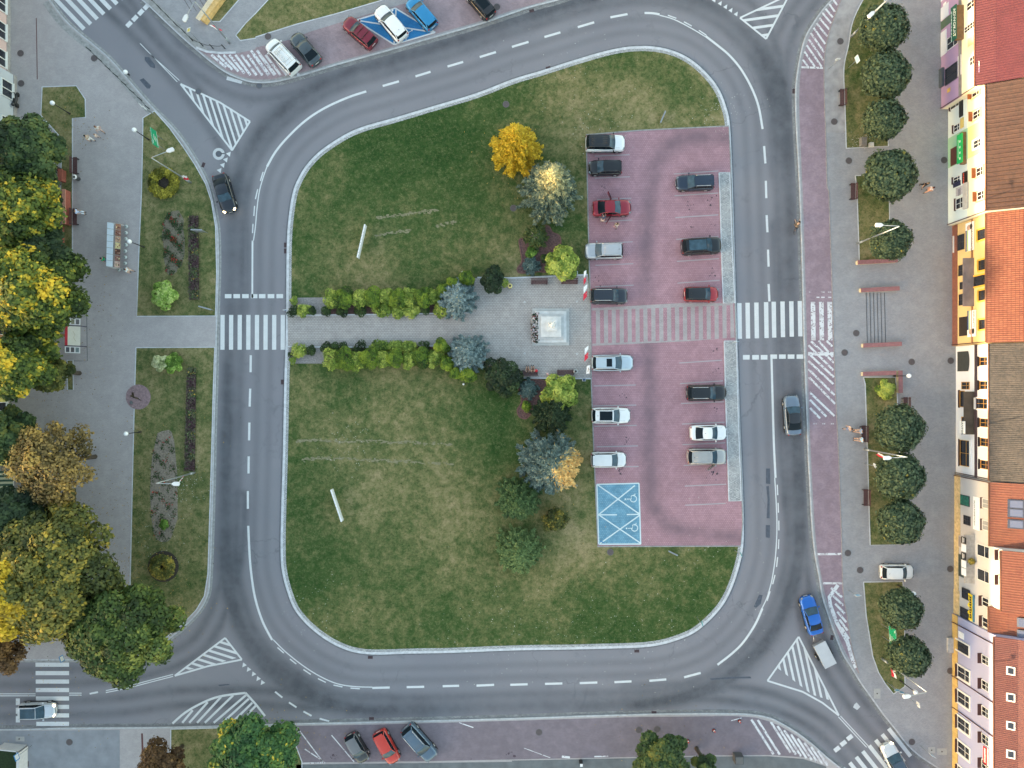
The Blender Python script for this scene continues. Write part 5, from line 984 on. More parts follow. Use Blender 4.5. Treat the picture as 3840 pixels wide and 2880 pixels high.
def ribbed(g, xa, za, xb, zb, y0, y1, sp, amp, nx=3, steps=0, mi=0, sharp=False):
    """ribbed or tiled slope from eave (xa,za) up to ridge (xb,zb)"""
    n = max(2, int((y1-y0)/sp*6)); L_ = math.hypot(xb-xa, zb-za); nx_, nz_ = -(zb-za)/L_, (xb-xa)/L_
    if nz_ < 0: nx_, nz_ = -nx_, -nz_
    vs = []; fs = []; rows = nx if not steps else steps*2
    for i in range(rows+1):
        if steps: q = i//2+(i % 2); u = min(1, q/steps); lift = .045 if i % 2 == 0 else 0.0
        else: u = i/rows; lift = 0
        for j in range(n+1):
            y = y0+(y1-y0)*j/n; ph = ((y-y0)/sp) % 1.0
            wv = (max(0, 1-abs(ph-.5)*7) if sharp else .5+.5*math.cos(2*math.pi*ph))*amp+lift
            vs.append((xa+(xb-xa)*u+nx_*wv, y, za+(zb-za)*u+nz_*wv))
    for i in range(rows):
        for j in range(n): a = i*(n+1)+j; fs.append((a, a+1, a+n+2, a+n+1) if xb < xa else (a, a+n+1, a+n+2, a+1))
    return g.add(vs, fs, mi, False)
def FY(X0, px, py):  # facade point seen at a photo pixel -> (y, z)
    k = X0/((px-1920)*S); return (1440-py)*S*k, H*(1-k)
CR = {1: (3480, 0, 4.147), 2: (3480, 400, 4.147), 3: (3480, 800, 3.317), 4: (3480, 1280, 3.19), 5: (3480, 1780, 3.19), 6: (3480, 2280, 2.765)}
def cc(n, x, y): ox, oy, s = CR[n]; return ox+x/s, oy+y/s
def text_mesh(s, size, mat, parent, name='lettering', M_=None, thick=.006, align='CENTER'):
    cu = bpy.data.curves.new('t', 'FONT'); cu.body = s; cu.size = size; cu.extrude = thick; cu.align_x = align; cu.align_y = 'CENTER'; cu.resolution_u = 2
    o = bpy.data.objects.new('t', cu); COL.objects.link(o); bpy.context.view_layer.update(); me = bpy.data.meshes.new_from_object(o.evaluated_get(bpy.context.evaluated_depsgraph_get())); bpy.data.objects.remove(o)
    me.materials.clear(); me.materials.append(mat); r = bpy.data.objects.new(name, me); COL.objects.link(r)
    if parent: r.parent = parent
    if M_ is not None: r.matrix_basis = M_
    return r
def west_face(x, y, z, sy=1.0):  # text lying on a wall that faces -x: reads towards -y, up is +z
    return Matrix(((0, 0, -1, x), (-1, 0, 0, y), (0, 1, 0, z), (0, 0, 0, 1)))
WIN = glass_mat((.02, .024, .035), .08); WFR = M((.75, .75, .74), .5, 0, .05); WFW = M(sr(196, 142, 62), .6, 0, .15, 4); SILL_C = M(sr(150, 84, 44), .5, 0, .15, 5); SILL_D = M(sr(72, 44, 46), .6, 0, .15, 5); SILL_K = M(sr(40, 36, 44), .6); GRAYM = M(sr(120, 118, 122), .6, 0, .2, 2)
def window(par, X0, crop, xs, ya, yb, xh, fr=WFR, cols=2, rows=2, sill=SILL_C, surround=None, depth=.12, sd=.22, name='window', dark=None, label=None):
    """xs = crop x at the sill, ya..yb crop y extents at the sill (top to bottom of the picture), xh = crop x at the head"""
    p = cc(crop, xs, ya); q = cc(crop, xs, yb); h = cc(crop, xh, (ya+yb)/2); y1, z0 = FY(X0, *p); y0, _ = FY(X0, *q); _, z1 = FY(X0, *h)
    if y0 > y1: y0, y1 = y1, y0
    w_, hh_ = y1-y0, z1-z0; ym, zm = (y0+y1)/2, (z0+z1)/2; f = .055
    g = MB()
    for yy in (y0+f/2, y1-f/2): g.box((X0-.02, yy, zm), (.10, f, hh_))
    for zz in (z0+f/2, z1-f/2): g.box((X0-.021, ym, zz), (.10, w_-2*f, f))
    for k in range(1, cols): g.box((X0-.015, y0+w_*k/cols, zm), (.08, .04, hh_-2*f))
    for k in range(1, rows): g.box((X0-.013, ym, z0+hh_*(k/rows if rows != 2 else .62)), (.075, w_-2*f, .04))
    o = g.build(name, fr, par)
    g = MB(); g.box((X0-.005, ym, zm), (.03, w_-.04, hh_-.04)); g.build('pane', dark or WIN, o)
    if label: o['label'] = label
    if sill: g = MB(); g.box((X0-sd/2, ym, z0-.035), (sd, w_+.16, .07)); g.build('sill', sill, o)
    if surround:
        g = MB(); e = .16
        for yy in (y0-e/2, y1+e/2): g.box((X0-.05, yy, zm), (.12, e, hh_+2*e))
        g.box((X0-.052, ym, z1+e/2), (.14, w_, e)); g.build('surround', surround, o)
    return (y0, y1, z0, z1)
def wallpatch(par, X0, crop, xa, ya, yb, xh, mat, name='panel', d=.04, dx=0):
    p = cc(crop, xa, ya); q = cc(crop, xa, yb); y1, z0 = FY(X0, *p); y0, _ = FY(X0, *q); _, z1 = FY(X0, *cc(crop, xh, ya))
    if y0 > y1: y0, y1 = y1, y0
    z0 = max(z0, KZ); g = MB(); g.box((X0-d/2-dx, (y0+y1)/2, (z0+z1)/2), (d, y1-y0, z1-z0)); g.build(name, mat, par); return (y0, y1, z0, z1)
def canopy(par, X0, crop, xa, xb, ya, yb, mat, name='canopy', th=.12, face=None):
    """flat slab whose outer edge appears at crop x = xa and wall edge at xb"""
    k = X0/((cc(crop, xb, 0)[0]-1920)*S); z = H*(1-k); xo = (cc(crop, xa, 0)[0]-1920)*S*k; y1 = (1440-cc(crop, 0, ya)[1])*S*k; y0 = (1440-cc(crop, 0, yb)[1])*S*k
    if y0 > y1: y0, y1 = y1, y0
    g = MB(); g.box(((xo+X0)/2, (y0+y1)/2, z-th/2), (X0-xo, y1-y0, th)); g.build(name, mat, par); return xo, y0, y1, z
def house(name, label, X0, pya, pyb, eave, wall, roofm, rib, amp, rise=3.2, depth=10.5, steps=0, over=.28, sharp=False, low=None, gutter_m=None, steep=None, name_='house'):
    k = S; y1 = (1440-pya)*k*(H-3)/H; y0 = (1440-pyb)*k*(H-3)/H
    t = thing(name, label, 'building', (0, 0, 0)); g = MB(); g.box((X0+depth/2, (y0+y1)/2, eave/2), (depth, y1-y0, eave))
    ym = (y0+y1)/2; rz_ = eave+rise
    g.add([(X0+.01, y0, eave), (X0+depth-.01, y0, eave), (X0+depth/2, y0, rz_-.05)], [(0, 1, 2)]); g.add([(X0+.01, y1, eave), (X0+depth-.01, y1, eave), (X0+depth/2, y1, rz_-.05)], [(2, 1, 0)]); g.build('wall', wall, t)
    g = MB(); xe = X0-over; ze = eave-.02+ .04
    if steep: xm, zm = steep; ribbed(g, xe, ze, xm, zm, y0, y1, rib, amp, 2, steps, 0, sharp); ribbed(g, xm, zm, X0+depth/2, rz_, y0, y1, rib, amp*.5, 2, 0, 0, sharp)
    else: ribbed(g, xe, ze, X0+depth/2, rz_, y0, y1, rib, amp, 3, steps, 0, sharp)
    ribbed(g, X0+depth+over, ze, X0+depth/2, rz_, y0, y1, rib, amp, 2, 0, 0, sharp); g.add([(xe, y0, ze-.06), (xe, y1, ze-.06), (X0+.1, y1, ze-.06), (X0+.1, y0, ze-.06)], [(0, 1, 2, 3)]); rf = g.build('roof', roofm, t)
    g = MB(); g.tube([(xe-.06, y0+.02, ze-.03), (xe-.06, y1-.02, ze-.03)], .075, 8); g.build('gutter', gutter_m or M(sr(112, 74, 54), .5, 0, .15), t)
    if low: g = MB(); g.box((X0-.03, ym, low[0]/2+KZ/2), (.10, y1-y0-.02, low[0]-KZ)); g.build('plinth', low[1], t)
    return t, y0, y1, rf
def downpipe(par, X0, y, eave, m): g = MB(); g.tube([(X0-.34, y, eave-.1), (X0-.09, y, eave-.45), (X0-.09, y, .5), (X0-.16, y, KZ+.05)], .055, 8); g.build('downpipe', m, par)
PIPE = M(sr(84, 52, 50), .5, 0, .1)
# B1 lilac
X0 = 49.05; t, y0, y1, rf = house('house', 'lilac and cream house with a crimson roof, topmost on the right', X0, -160, 372, 6.5, plaster('cream_plaster', sr(236, 226, 200)), roof_mat('crimson_roof', sr(150, 50, 72), sr(136, 42, 60), sr(164, 66, 78)), .26, .05, steep=(X0+1.25, 7.5))
LIL = plaster('lilac_plaster', sr(180, 150, 186)); WHP = plaster('white_plaster', sr(214, 218, 230)); SAL = plaster('salmon_plaster', sr(226, 186, 160))
g = MB(); g.box((X0-.03, (y0+y1)/2, 1.9+KZ/2), (.06, y1-y0-.01, 3.6)); g.build('shopfront', LIL, t)
g = MB(); g.box((X0-.13, (y0+y1)/2, 3.72), (.26, y1-y0-.1, .14)); g.build('ledge', GRAYM, t)
wallpatch(t, X0, 1, 620, 610, 740, 780, SAL, d=.03); wallpatch(t, X0, 1, 640, 1060, 1140, 800, WHP, d=.03); wallpatch(t, X0, 1, 640, 1150, 1230, 800, LIL, d=.03)
wallpatch(t, X0, 1, 205, 520, 890, 300, WHP, d=.09); wallpatch(t, X0, 1, 190, 150, 350, 330, WHP, d=.09); wallpatch(t, X0, 1, 180, -180, 60, 420, WHP, d=.09)
wallpatch(t, X0, 1, 180, 370, 500, 380, M(sr(84, 104, 88), .6), 'door', .08)
window(t, X0, 1, 609, 60, 190, 725, WFR, 2, 2, None); window(t, X0, 1, 572, 432, 535, 745, WFR, 2, 4, None); window(t, X0, 1, 655, 900, 1040, 775, WFR, 2, 3, None)
window(t, X0-.06, 1, 300, 610, 800, 470, WFR, 2, 2, None); window(t, X0-.06, 1, 272, 1085, 1340, 460, M(sr(44, 50, 60), .5), 2, 1, None)
g = MB(); ya, za = FY(X0, *cc(1, 205, 1090)); yb, _ = FY(X0, *cc(1, 205, 1370)); g.box((X0-.16, (ya+yb)/2, .45), (.3, abs(ya-yb), .7)); g.build('window_ledge', M(sr(72, 82, 94), .6), t)
y_0, y_1, z_0, z_1 = wallpatch(t, X0-.06, 1, 470, 880, 1190, 520, M(sr(235, 235, 235), .5, 0, .04), 'signboard', .05); text_mesh('STAJENKA', .34, M(sr(60, 64, 70), .5), t, 'lettering', west_face(X0-.125, (y_0+y_1)/2, (z_0+z_1)/2))
BRN = M(sr(112, 88, 62), .7, 0, .25, 3)
xo, cy0, cy1, cz = canopy(t, X0, 1, 440, 560, 75, 600, BRN, 'sign_canopy', .5)
g = MB(); g.box((xo-.06, (cy0+cy1)/2, cz-.35), (.10, cy1-cy0+.1, .95)); g.build('signboard', M(sr(24, 84, 70), .5, 0, .1), t); text_mesh('ADWOKAT', .60, M(sr(236, 240, 236), .5), t, 'lettering', west_face(xo-.125, (cy0+cy1)/2, cz-.16))
g = MB()
for k in range(9): g.box((xo-.118, cy1-.55-k*.38, cz-.66), (.012, .30, .07))
g.build('small_print', M(sr(220, 230, 226), .5), t)
wallpatch(t, X0-.05, 1, 240, 60, 170, 285, M(sr(228, 228, 232), .5), 'notice', .03); wallpatch(t, X0-.05, 1, 300, 1385, 1450, 350, M(sr(220, 180, 90), .5), 'house_plate', .03)
downpipe(t, X0, y0+.1, 6.5, PIPE)
# B2 cream / green / cream with brown standing-seam roof
X0 = 49.85; t, y0, y1, rf = house('house', 'cream and pale green house with a brown seamed roof and bright green sign', X0, 374, 824, 7.05, plaster('pale_cream_plaster', sr(228, 224, 204)), roof_mat('brown_seam_roof', sr(142, 98, 76), sr(128, 84, 66), sr(104, 78, 66), .5), .46, .11, sharp=True, rise=3.0)
BLU = plaster('pale_blue_plaster', sr(208, 222, 226)); GRN = plaster('mint_plaster', sr(158, 200, 172)); YEL_ = plaster('yellow_green_plaster', sr(226, 222, 156))
g = MB(); g.box((X0-.02, (y0+y1)/2, 1.8), (.05, y1-y0-.01, 3.4)); g.build('shopfront', BLU, t)
yg1, _ = FY(X0, *cc(2, 320, 500)); yg0, _ = FY(X0, *cc(2, 320, 960)); yga, ygb = yg0, yg1
g = MB(); g.box((X0-.04, (yga+ygb)/2, 1.9), (.09, ygb-yga, 3.5)); g.build('shopfront', GRN, t); g = MB(); g.box((X0-.015, (yga+ygb)/2, 5.3), (.06, ygb-yga, 3.28)); g.build('panel', YEL_, t)
CRM = plaster('sunlit_pale_trim', sr(230, 214, 150))  # yellow sun highlight on the frames put into the trim colour
for c_, a, b_, ya, yb in ((1, 690, 808, 1400, 1530), (2, 705, 822, 90, 215), (2, 755, 862, 965, 1100), (2, 770, 880, 1335, 1465)): window(t, X0, c_, a, ya, yb, b_, WFR, 2, 2, SILL_C, CRM, sd=.5)
window(t, X0-.04, 2, 712, 540, 665, 830, WFR, 2, 2, WFR, plaster('white_trim', sr(226, 228, 232)))
for c_, a, b_, ya, yb in ((1, 355, 490, 1590, 1720), (2, 405, 500, 300, 410), (2, 400, 505, 1110, 1200), (2, 438, 550, 1440, 1610)): window(t, X0-.04, c_, a, ya, yb, b_, WFR, 2, 2, SILL_D)
wallpatch(t, X0-.05, 2, 362, 660, 930, 462, M(sr(96, 54, 46), .5), 'door', .09); wallpatch(t, X0-.04, 2, 400, 1190, 1265, 510, M(sr(40, 44, 78), .5), 'door', .07)
wallpatch(t, X0-.04, 1, 495, 1490, 1830, 550, M(sr(22, 24, 30), .5), 'signboard', .10); wallpatch(t, X0-.04, 2, 510, 190, 345, 560, M(sr(206, 186, 110), .5), 'signboard', .08)
y_0, y_1, z_0, z_1 = wallpatch(t, X0-.04, 2, 545, 1030, 1200, 615, M(sr(24, 20, 22), .5), 'signboard', .12); text_mesh('GRILL BAR', .30, M(sr(210, 70, 50), .5), t, 'lettering', west_face(X0-.17, (y_0+y_1)/2, (z_0+z_1)/2)) if False else None
g = MB()
for k in range(7): g.box((X0-.17, y_1-.2-k*.19, (z_0+z_1)/2-.1), (.02, .12, .16))
g.build('sign_marks', M(sr(220, 84, 56), .5), t)
wallpatch(t, X0-.04, 2, 440, 1270, 1395, 550, M(sr(170, 172, 184), .5, 0, .2, 6), 'poster', .06); wallpatch(t, X0-.04, 2, 565, 1200, 1600, 630, M(sr(168, 170, 174), .6), 'awning_case', .2)
g = MB()
for k in range(12): g.box((X0-.1, *[(a) for a in (FY(X0, *cc(2, 500, 1280+k*9))[0], FY(X0, *cc(2, 500, 1280))[1])]), (.02, .03, .5))
g.build('poster_lines', M(sr(80, 84, 110), .5), t)
xo, cy0, cy1, cz = canopy(t, X0, 2, 530, 610, 390, 885, BRN, 'sign_canopy', .45)
g = MB(); g.box((xo-.06, (cy0+cy1)/2, cz-.3), (.10, cy1-cy0-.3, .95)); g.build('signboard', M(sr(16, 172, 92), .5, 0, .05), t)
g = MB(); g.box((xo-.118, (cy0+cy1)/2, cz-.5), (.012, 2.0, .05))
for k in range(4): g.box((xo-.118, cy1-1.0-k*.62, cz-.2), (.012, .24, .2), 0)
g.build('sign_marks', M(sr(226, 240, 214), .5), t)
downpipe(t, X0, y0+.1, 7.05, PIPE)
# B3 sandstone-yellow house with clay tile roof
X0 = 50.35; BRK = plaster('ochre_plaster', sr(222, 192, 138)); t, y0, y1, rf = house('house', 'ochre house with an orange clay tile roof and two long dental clinic signs', X0, 826, 1292, 6.3, BRK, roof_mat('clay_tile_roof', sr(202, 104, 66), sr(226, 132, 84), sr(148, 66, 50), .75, (.30, .22)), .22, .05, steps=16, rise=3.3, low=(1.0, M(sr(122, 78, 68), .8, 0, .2)))
YT = plaster('sunlit_bright_trim', sr(232, 178, 70)); DKF = M(sr(40, 38, 40), .5)  # bright yellow of the sunlit surrounds put into the trim colour
for a, b_, ya, yb in ((628, 735, 215, 340), (638, 745, 590, 715), (640, 745, 965, 1090), (645, 750, 1325, 1445)): window(t, X0, 3, a, ya, yb, b_, DKF, 2, 2, YT, YT)
window(t, X0, 3, 580, 790, 912, 745, DKF, 2, 2, None, YT); window(t, X0, 3, 335, 290, 480, 455, DKF, 2, 2, WFR); window(t, X0, 3, 383, 650, 785, 445, DKF, 2, 1, None); window(t, X0, 3, 388, 1010, 1150, 445, DKF, 2, 1, None); window(t, X0, 3, 400, 860, 950, 450, DKF, 1, 1, None, name='door')
g = MB(); g.box((X0-.08, (y0+y1)/2, 3.65), (.16, y1-y0-.1, .12)); g.build('ledge', M(sr(160, 118, 84), .7), t)
ARCH = M(sr(44, 36, 32), .7, 0, .2); y_0, y_1, z_0, z_1 = wallpatch(t, X0, 3, 390, 1295, 1530, 490, ARCH, 'archway_panel', .05)  # dark panel stands in for the shade inside the open passage
xo, cy0, cy1, cz = canopy(t, X0, 3, 440, 575, 555, 1155, M(sr(122, 114, 116), .6, 0, .25, 1.2), 'canopy', .14)
wf = M(sr(238, 240, 244), .5, 0, .03); dk = M(sr(30, 34, 50), .5)
for (xa, xb, ya, yb, txt, fac) in ((478, 575, 130, 480, 'ORTODONCJA', 1), (500, 600, 1215, 1540, 'IMPLANTY', -1)):
    y_0, y_1, z_0, z_1 = wallpatch(t, X0-.05, 3, xa, ya, yb, xb, wf, 'signboard', .10); zc = (z_0+z_1)/2; ym = (y_0+y_1)/2
    text_mesh(txt, .38, dk, t, 'lettering', west_face(X0-.17, ym-.45*fac, zc+.42))
    g = MB(); g.box((X0-.158, ym-.4*fac, z_0+.12), (.02, (y_1-y_0)*.74, .2)); g.build('sign_band', M(sr(30, 60, 110), .5), t); g = MB(); g.box((X0-.158, ym-.4*fac, z_0+.36), (.02, (y_1-y_0)*.74, .12)); g.build('sign_band', M(sr(150, 190, 90), .5), t)
    g = MB(); yc = (y_1-.55) if fac > 0 else (y_0+.55); g.ball((X0-.15, yc, zc-.1), .32, 10, 0, (.06, 1, 1.1)); g.build('portrait', M(sr(196, 160, 140), .6, 0, .3, 3), t); g = MB(); g.ball((X0-.155, yc+.05, zc+.3), .34, 10, 0, (.06, 1, .7)); g.build('portrait_hair', M(sr(34, 28, 28), .6), t)
downpipe(t, X0, y0+.12, 6.3, PIPE)
# B4 white house, grey corrugated roof
X0 = 50.7; t, y0, y1, rf = house('house', 'white house with ochre window frames, KANTOR sign and a corrugated grey brown roof', X0, 1294, 1788, 6.25, plaster('bright_white_plaster', sr(222, 225, 234), .1), roof_mat('corrugated_roof', sr(134, 124, 120), sr(104, 100, 102), sr(70, 70, 76), .8), .20, .055, rise=3.3)
for a, b_, ya, yb, cl in ((625, 722, 190, 292, 2), (625, 725, 475, 575, 2), (585, 722, 682, 803, 2), (628, 727, 920, 1020, 2), (632, 735, 1152, 1250, 2), (634, 736, 1415, 1520, 2)): window(t, X0, 4, a, ya, yb, b_, WFW, cl, 2, SILL_K if a > 600 else WFR, plaster('white_trim2', sr(240, 240, 242), .05), sd=.3)
window(t, X0, 4, 385, 590, 785, 440, WFW, 1, 1, SILL_D); window(t, X0, 4, 388, 1175, 1485, 505, WFW, 2, 2, SILL_D, WFR); window(t, X0, 4, 405, 485, 575, 500, WFW, 2, 2, None, name='door'); window(t, X0, 4, 405, 900, 1035, 440, WFW, 1, 1, None, name='door')
y_0, y_1, z_0, z_1 = wallpatch(t, X0, 4, 358, 125, 360, 480, M(sr(54, 58, 60), .6, 0, .15, 2), 'archway_panel', .06)
g = MB(); g.add([(X0-.07, (y_0+y_1)/2+(y_1-y_0)/2*math.cos(a*.3142), z_1+.3*math.sin(a*.3142)) for a in range(11)], [tuple(range(11))]); g.build('gate_arch', M(sr(54, 58, 60), .6, 0, .15, 2), t)
g = MB(); g.box((X0-.05, (y0+y1)/2, 3.72), (.12, y1-y0-.02, .34)); g.build('ledge', M(sr(62, 50, 58), .6), t)
xo, cy0, cy1, cz = canopy(t, X0, 4, 435, 565, 600, 1115, M(sr(74, 66, 58), .7, 0, .25, 1.5), 'canopy', .16)
g = MB(); yk1 = (1440-cc(4, 0, 955)[1])*S*(H-cz)/H; yk0 = (1440-cc(4, 0, 1105)[1])*S*(H-cz)/H; g.box((xo-.06, (yk0+yk1)/2, cz-.25), (.08, yk1-yk0, .90)); g.build('signboard', M(sr(244, 244, 244), .5, 0, .02), t); text_mesh('KANTOR', .40, M(sr(28, 30, 34), .5), t, 'lettering', west_face(xo-.12, (yk0+yk1)/2, cz-.22))
downpipe(t, X0, y0+.12, 6.25, M(sr(44, 40, 46), .5))
# B5 beige stone house in three roof steps
BEI = plaster('beige_plaster', sr(194, 193, 196), .25); STN = M(sr(196, 176, 136), .85, 0, .3, 3); RT = roof_mat('orange_ribbed_roof', sr(178, 92, 62), sr(164, 80, 58), sr(196, 116, 76), .55)
X0 = 50.6; t, y0, y1, rf = house('house', 'beige stone house with orange ribbed roof, green arched shop window and long white sign', X0, 1792, 2022, 6.45, BEI, RT, .26, .055, rise=3.0, low=(1.1, STN), steep=(X0+1.3, 7.4))
for a, b_, ya, yb in ((652, 740, 280, 395), (652, 740, 535, 655)): window(t, X0, 5, a, ya, yb, b_, WFR, 2, 1, SILL_D, dark=M(sr(150, 154, 160), .3, 0, .1))
window(t, X0, 5, 382, 232, 355, 500, DKF, 1, 1, None, dark=M(sr(40, 110, 96), .3, 0, .6, 4)); window(t, X0, 5, 430, 480, 590, 510, DKF, 2, 2, None, name='door')
y_0, y_1, z_0, z_1 = wallpatch(t, X0, 5, 548, 258, 650, 618, wf, 'signboard', .08); zc = (z_0+z_1)/2; text_mesh('SALON KOSMETYCZNY', .26, dk, t, 'lettering', west_face(X0-.095, (y_0+y_1)/2, zc-.25))
SKY_ = glass_mat((.10, .12, .2), .1)
for a, b_, py in ((985, 1135, 360), (985, 1135, 465), (985, 1135, 600)):
    yy = (1440-cc(5, 0, py)[1])*S*(H-8)/H; xx = (cc(5, 1060, 0)[0]-1920)*S*(H-8)/H; zz = 7.4+(xx-(X0+1.3))*(9.45-7.4)/(5.25-1.3); o = MB(); o.box((0, 0, 0), (1.5, .95, .12)); f_ = o.build('roof_window', M(sr(56, 62, 80), .5), t, loc=(xx+.2, yy, zz+.17), rot=(0, -math.atan2(2.05, 3.95), 0)); o = MB(); o.box((0, 0, .06), (1.1, .7, .03)); o.build('pane', SKY_, f_)
downpipe(t, X0, y1-.1, 6.45, PIPE)
X0 = 50.55; t, y0, y1, rf = house('house', 'taller beige house with third floor windows, balcony canopy and a hanging flower basket', X0, 2022, 2236, 8.3, BEI, RT, .26, .055, rise=3.0, low=(.9, STN))
for a, b_, ya, yb in ((592, 738, 820, 960), (594, 738, 1110, 1250)): window(t, X0, 5, a, ya, yb, b_, WFR, 1, 2, None)
for a, b_, ya, yb in ((852, 885, 905, 1015), (852, 885, 1205, 1310)): window(t, X0, 5, a, ya, yb, b_+22, WFR, 2, 1, SILL_D, sd=.45)
wallpatch(t, X0, 5, 330, 930, 1190, 435, M(sr(66, 76, 76), .4), 'shop_window', .06); wallpatch(t, X0, 5, 350, 730, 850, 430, M(sr(150, 142, 140), .6), 'door', .06)
xo, cy0, cy1, cz = canopy(t, X0, 5, 440, 560, 715, 1300, M(sr(176, 168, 160), .8, 0, .2), 'canopy', .15)
for k, (ya, yb, cm) in enumerate(((745, 825, (34, 34, 38)), (832, 925, (228, 232, 240)), (930, 1020, (38, 38, 42)), (1026, 1115, (224, 230, 238)), (1120, 1210, (230, 234, 240)))):
    a_, b_ = [(1440-cc(5, 0, q)[1])*S*(H-cz)/H for q in (ya, yb)]; g = MB(); g.box((xo-.05, (a_+b_)/2, cz-.1), (.08, abs(a_-b_)-.04, .75)); g.build('signboard', M(sr(*cm), .5, 0, .05), t)
    if k in (0, 2): g = MB(); g.box((xo-.10, (a_+b_)/2, cz-.0), (.015, .45, .07)); g.box((xo-.10, (a_+b_)/2, cz-.2), (.015, .6, .07)); g.build('sign_marks', wf, t)
yy, zz = FY(X0, *cc(5, 560, 1030)); pb = thing('hanging_basket', 'green trailing plant in a pot hanging from the beige wall', 'plant pot', (X0-.5, yy, zz)); g = MB(); g.cyl((0, 0, -.15), .16, .3, 12, 0, .22); g.build('pot', SILL_C, pb); g = MB(); g.tube([(.5, 0, .35), (0, 0, .35), (0, 0, .1)], .015, 5); g.build('bracket', m_blk, pb)
blob_crown([(0, 0, .2, .36, .3)], 500, .10, OLIVE, pb, 'foliage', base=.6, fuzz=.2)
X0 = 50.5; t, y0, y1, rf = house('house', 'beige house with a wavy yellow banner, just above the lavender house', X0, 2236, 2330, 6.5, BEI, RT, .26, .055, rise=3.0, low=(1.1, STN), steep=(X0+1.2, 7.35))
y1b = y1
for c_, a, b_, ya, yb in ((5, 652, 735, 1455, 1560), (6, 568, 636, 85, 185)): window(t, X0, c_, a, ya, yb, b_, WFR, 2, 1, SILL_D, sd=.4)
window(t, X0, 5, 410, 1345, 1470, 500, DKF, 2, 1, None); window(t, X0, 6, 338, -20, 85, 430, DKF, 2, 1, None)
y_0, _ = FY(X0, *cc(6, 440, 125)); y_1, z_0 = FY(X0, *cc(5, 495, 1415)); _, z_1 = FY(X0, *cc(5, 545, 1415)); g = MB(); n = 24
g.add([(X0-.1-.06*math.sin(k*1.1), y_0+(y_1-y_0)*k/n, z_0+(.12*math.sin(k*.8) if j == 0 else 0)+(z_1-z_0)*j) for j in (0, 1) for k in range(n+1)], [(k, k+1, n+2+k, n+1+k) for k in range(n)]); g.build('banner', M(sr(238, 210, 50), .6, 0, .05), t)
g = MB(); g.box((X0-.08, (y_0+y_1)/2, z_1+.12), (.1, y_1-y_0, .22)); g.build('banner_rail', M(sr(62, 120, 150), .6), t)
g = MB()
for k in range(9): g.box((X0-.19, y_1-.35-k*(y_1-y_0-.6)/8.5, (z_0+z_1)/2+.1), (.015, .18, .26))
g.build('sign_marks', M(sr(40, 40, 46), .5), t)
for k in range(2):
    yy = (1440-cc(6, 0, 152+k*125)[1])*S*(H-8)/H; xx = 53.0; zz = 7.35+(xx-(X0+1.2))*(9.5-7.35)/(5.25-1.2); o = MB(); o.box((0, 0, 0), (1.7, .95, .12)); f_ = o.build('roof_window', M(sr(90, 96, 112), .5), t, loc=(xx, yy, zz+.17), rot=(0, -.49, 0)); o = MB(); o.box((0, 0, .06), (1.4, .75, .03)); o.build('pane', SKY_, f_)
# B6 lavender house
X0 = 50.35; LAV = plaster('lavender_plaster', sr(158, 163, 200), .1); t, y0, y1, rf = house('house', 'long lavender house with white-framed windows, lowest on the right', X0, 2332, 3350, 7.55, LAV, roof_mat('maroon_roof', sr(158, 84, 80), sr(146, 74, 72), sr(176, 104, 96), .6), .20, .05, rise=3.4, low=(1.05, paver('yellow_plinth_stone', sr(206, 176, 110), sr(190, 158, 96), sr(140, 116, 76), .4, .3)), steep=(X0+1.5, 8.5))
for ya, yb in ((590, 690), (850, 955), (1115, 1220), (1370, 1475), (1630, 1735)): window(t, X0, 6, 310, ya-5, yb+15, 435, WFR, 2, 2, SILL_D, WFR, sd=.3)
for ya, yb in ((475, 565), (735, 830), (1005, 1105), (1290, 1390), (1560, 1650)): window(t, X0, 6, 560, ya, yb, 632, WFR, 2, 2, SILL_D, sd=.45)
window(t, X0, 6, 300, 325, 425, 430, DKF, 2, 2, None, WFR, name='door'); wallpatch(t, X0, 6, 318, 235, 300, 375, M(sr(232, 236, 244), .5), 'notice', .04)
g = MB(); ya, _ = FY(X0, *cc(6, 260, 300)); g.box((X0-.35, ya-.9, .25), (.7, 1.7, .3)); g.build('doorstep', M(sr(176, 176, 180), .8, 0, .2), t)
for (c_, x, y) in ((6, 250, 150), (6, 245, 705), (6, 245, 1030)): downpipe(t, X0, FY(X0, *cc(c_, x+20, y))[0], 7.55, PIPE)
for k, yy_ in enumerate((645, 920, 1212, 1508)):
    yy = (1440-cc(6, 0, yy_)[1])*S*(H-8.1)/H; o = MB(); o.box((0, 0, 0), (.75, .85, .12)); f_ = o.build('roof_window', WFR, t, loc=(X0+.95, yy, 8.25), rot=(0, -.5, 0)); o = MB(); o.box((0, 0, .06), (.5, .62, .03)); o.build('pane', WIN, f_)
y_0, y_1, z_0, z_1 = wallpatch(t, X0-.05, 6, 572, 1420, 1600, 628, M(sr(232, 228, 226), .6, 0, .05), 'banner', .03); g = MB(); g.box((X0-.095, (y_0+y_1)/2, z_0+.36), (.02, (y_1-y_0)*.98, .6)); g.build('banner_stripe', M(sr(190, 26, 44), .6, 0, .05), t)
g = MB()
for k in range(9): g.box((X0-.11, y_1-.25-k*(y_1-y_0-.4)/8.5, z_0+.36), (.012, .13, .24))
g.build('sign_marks', wf, t)
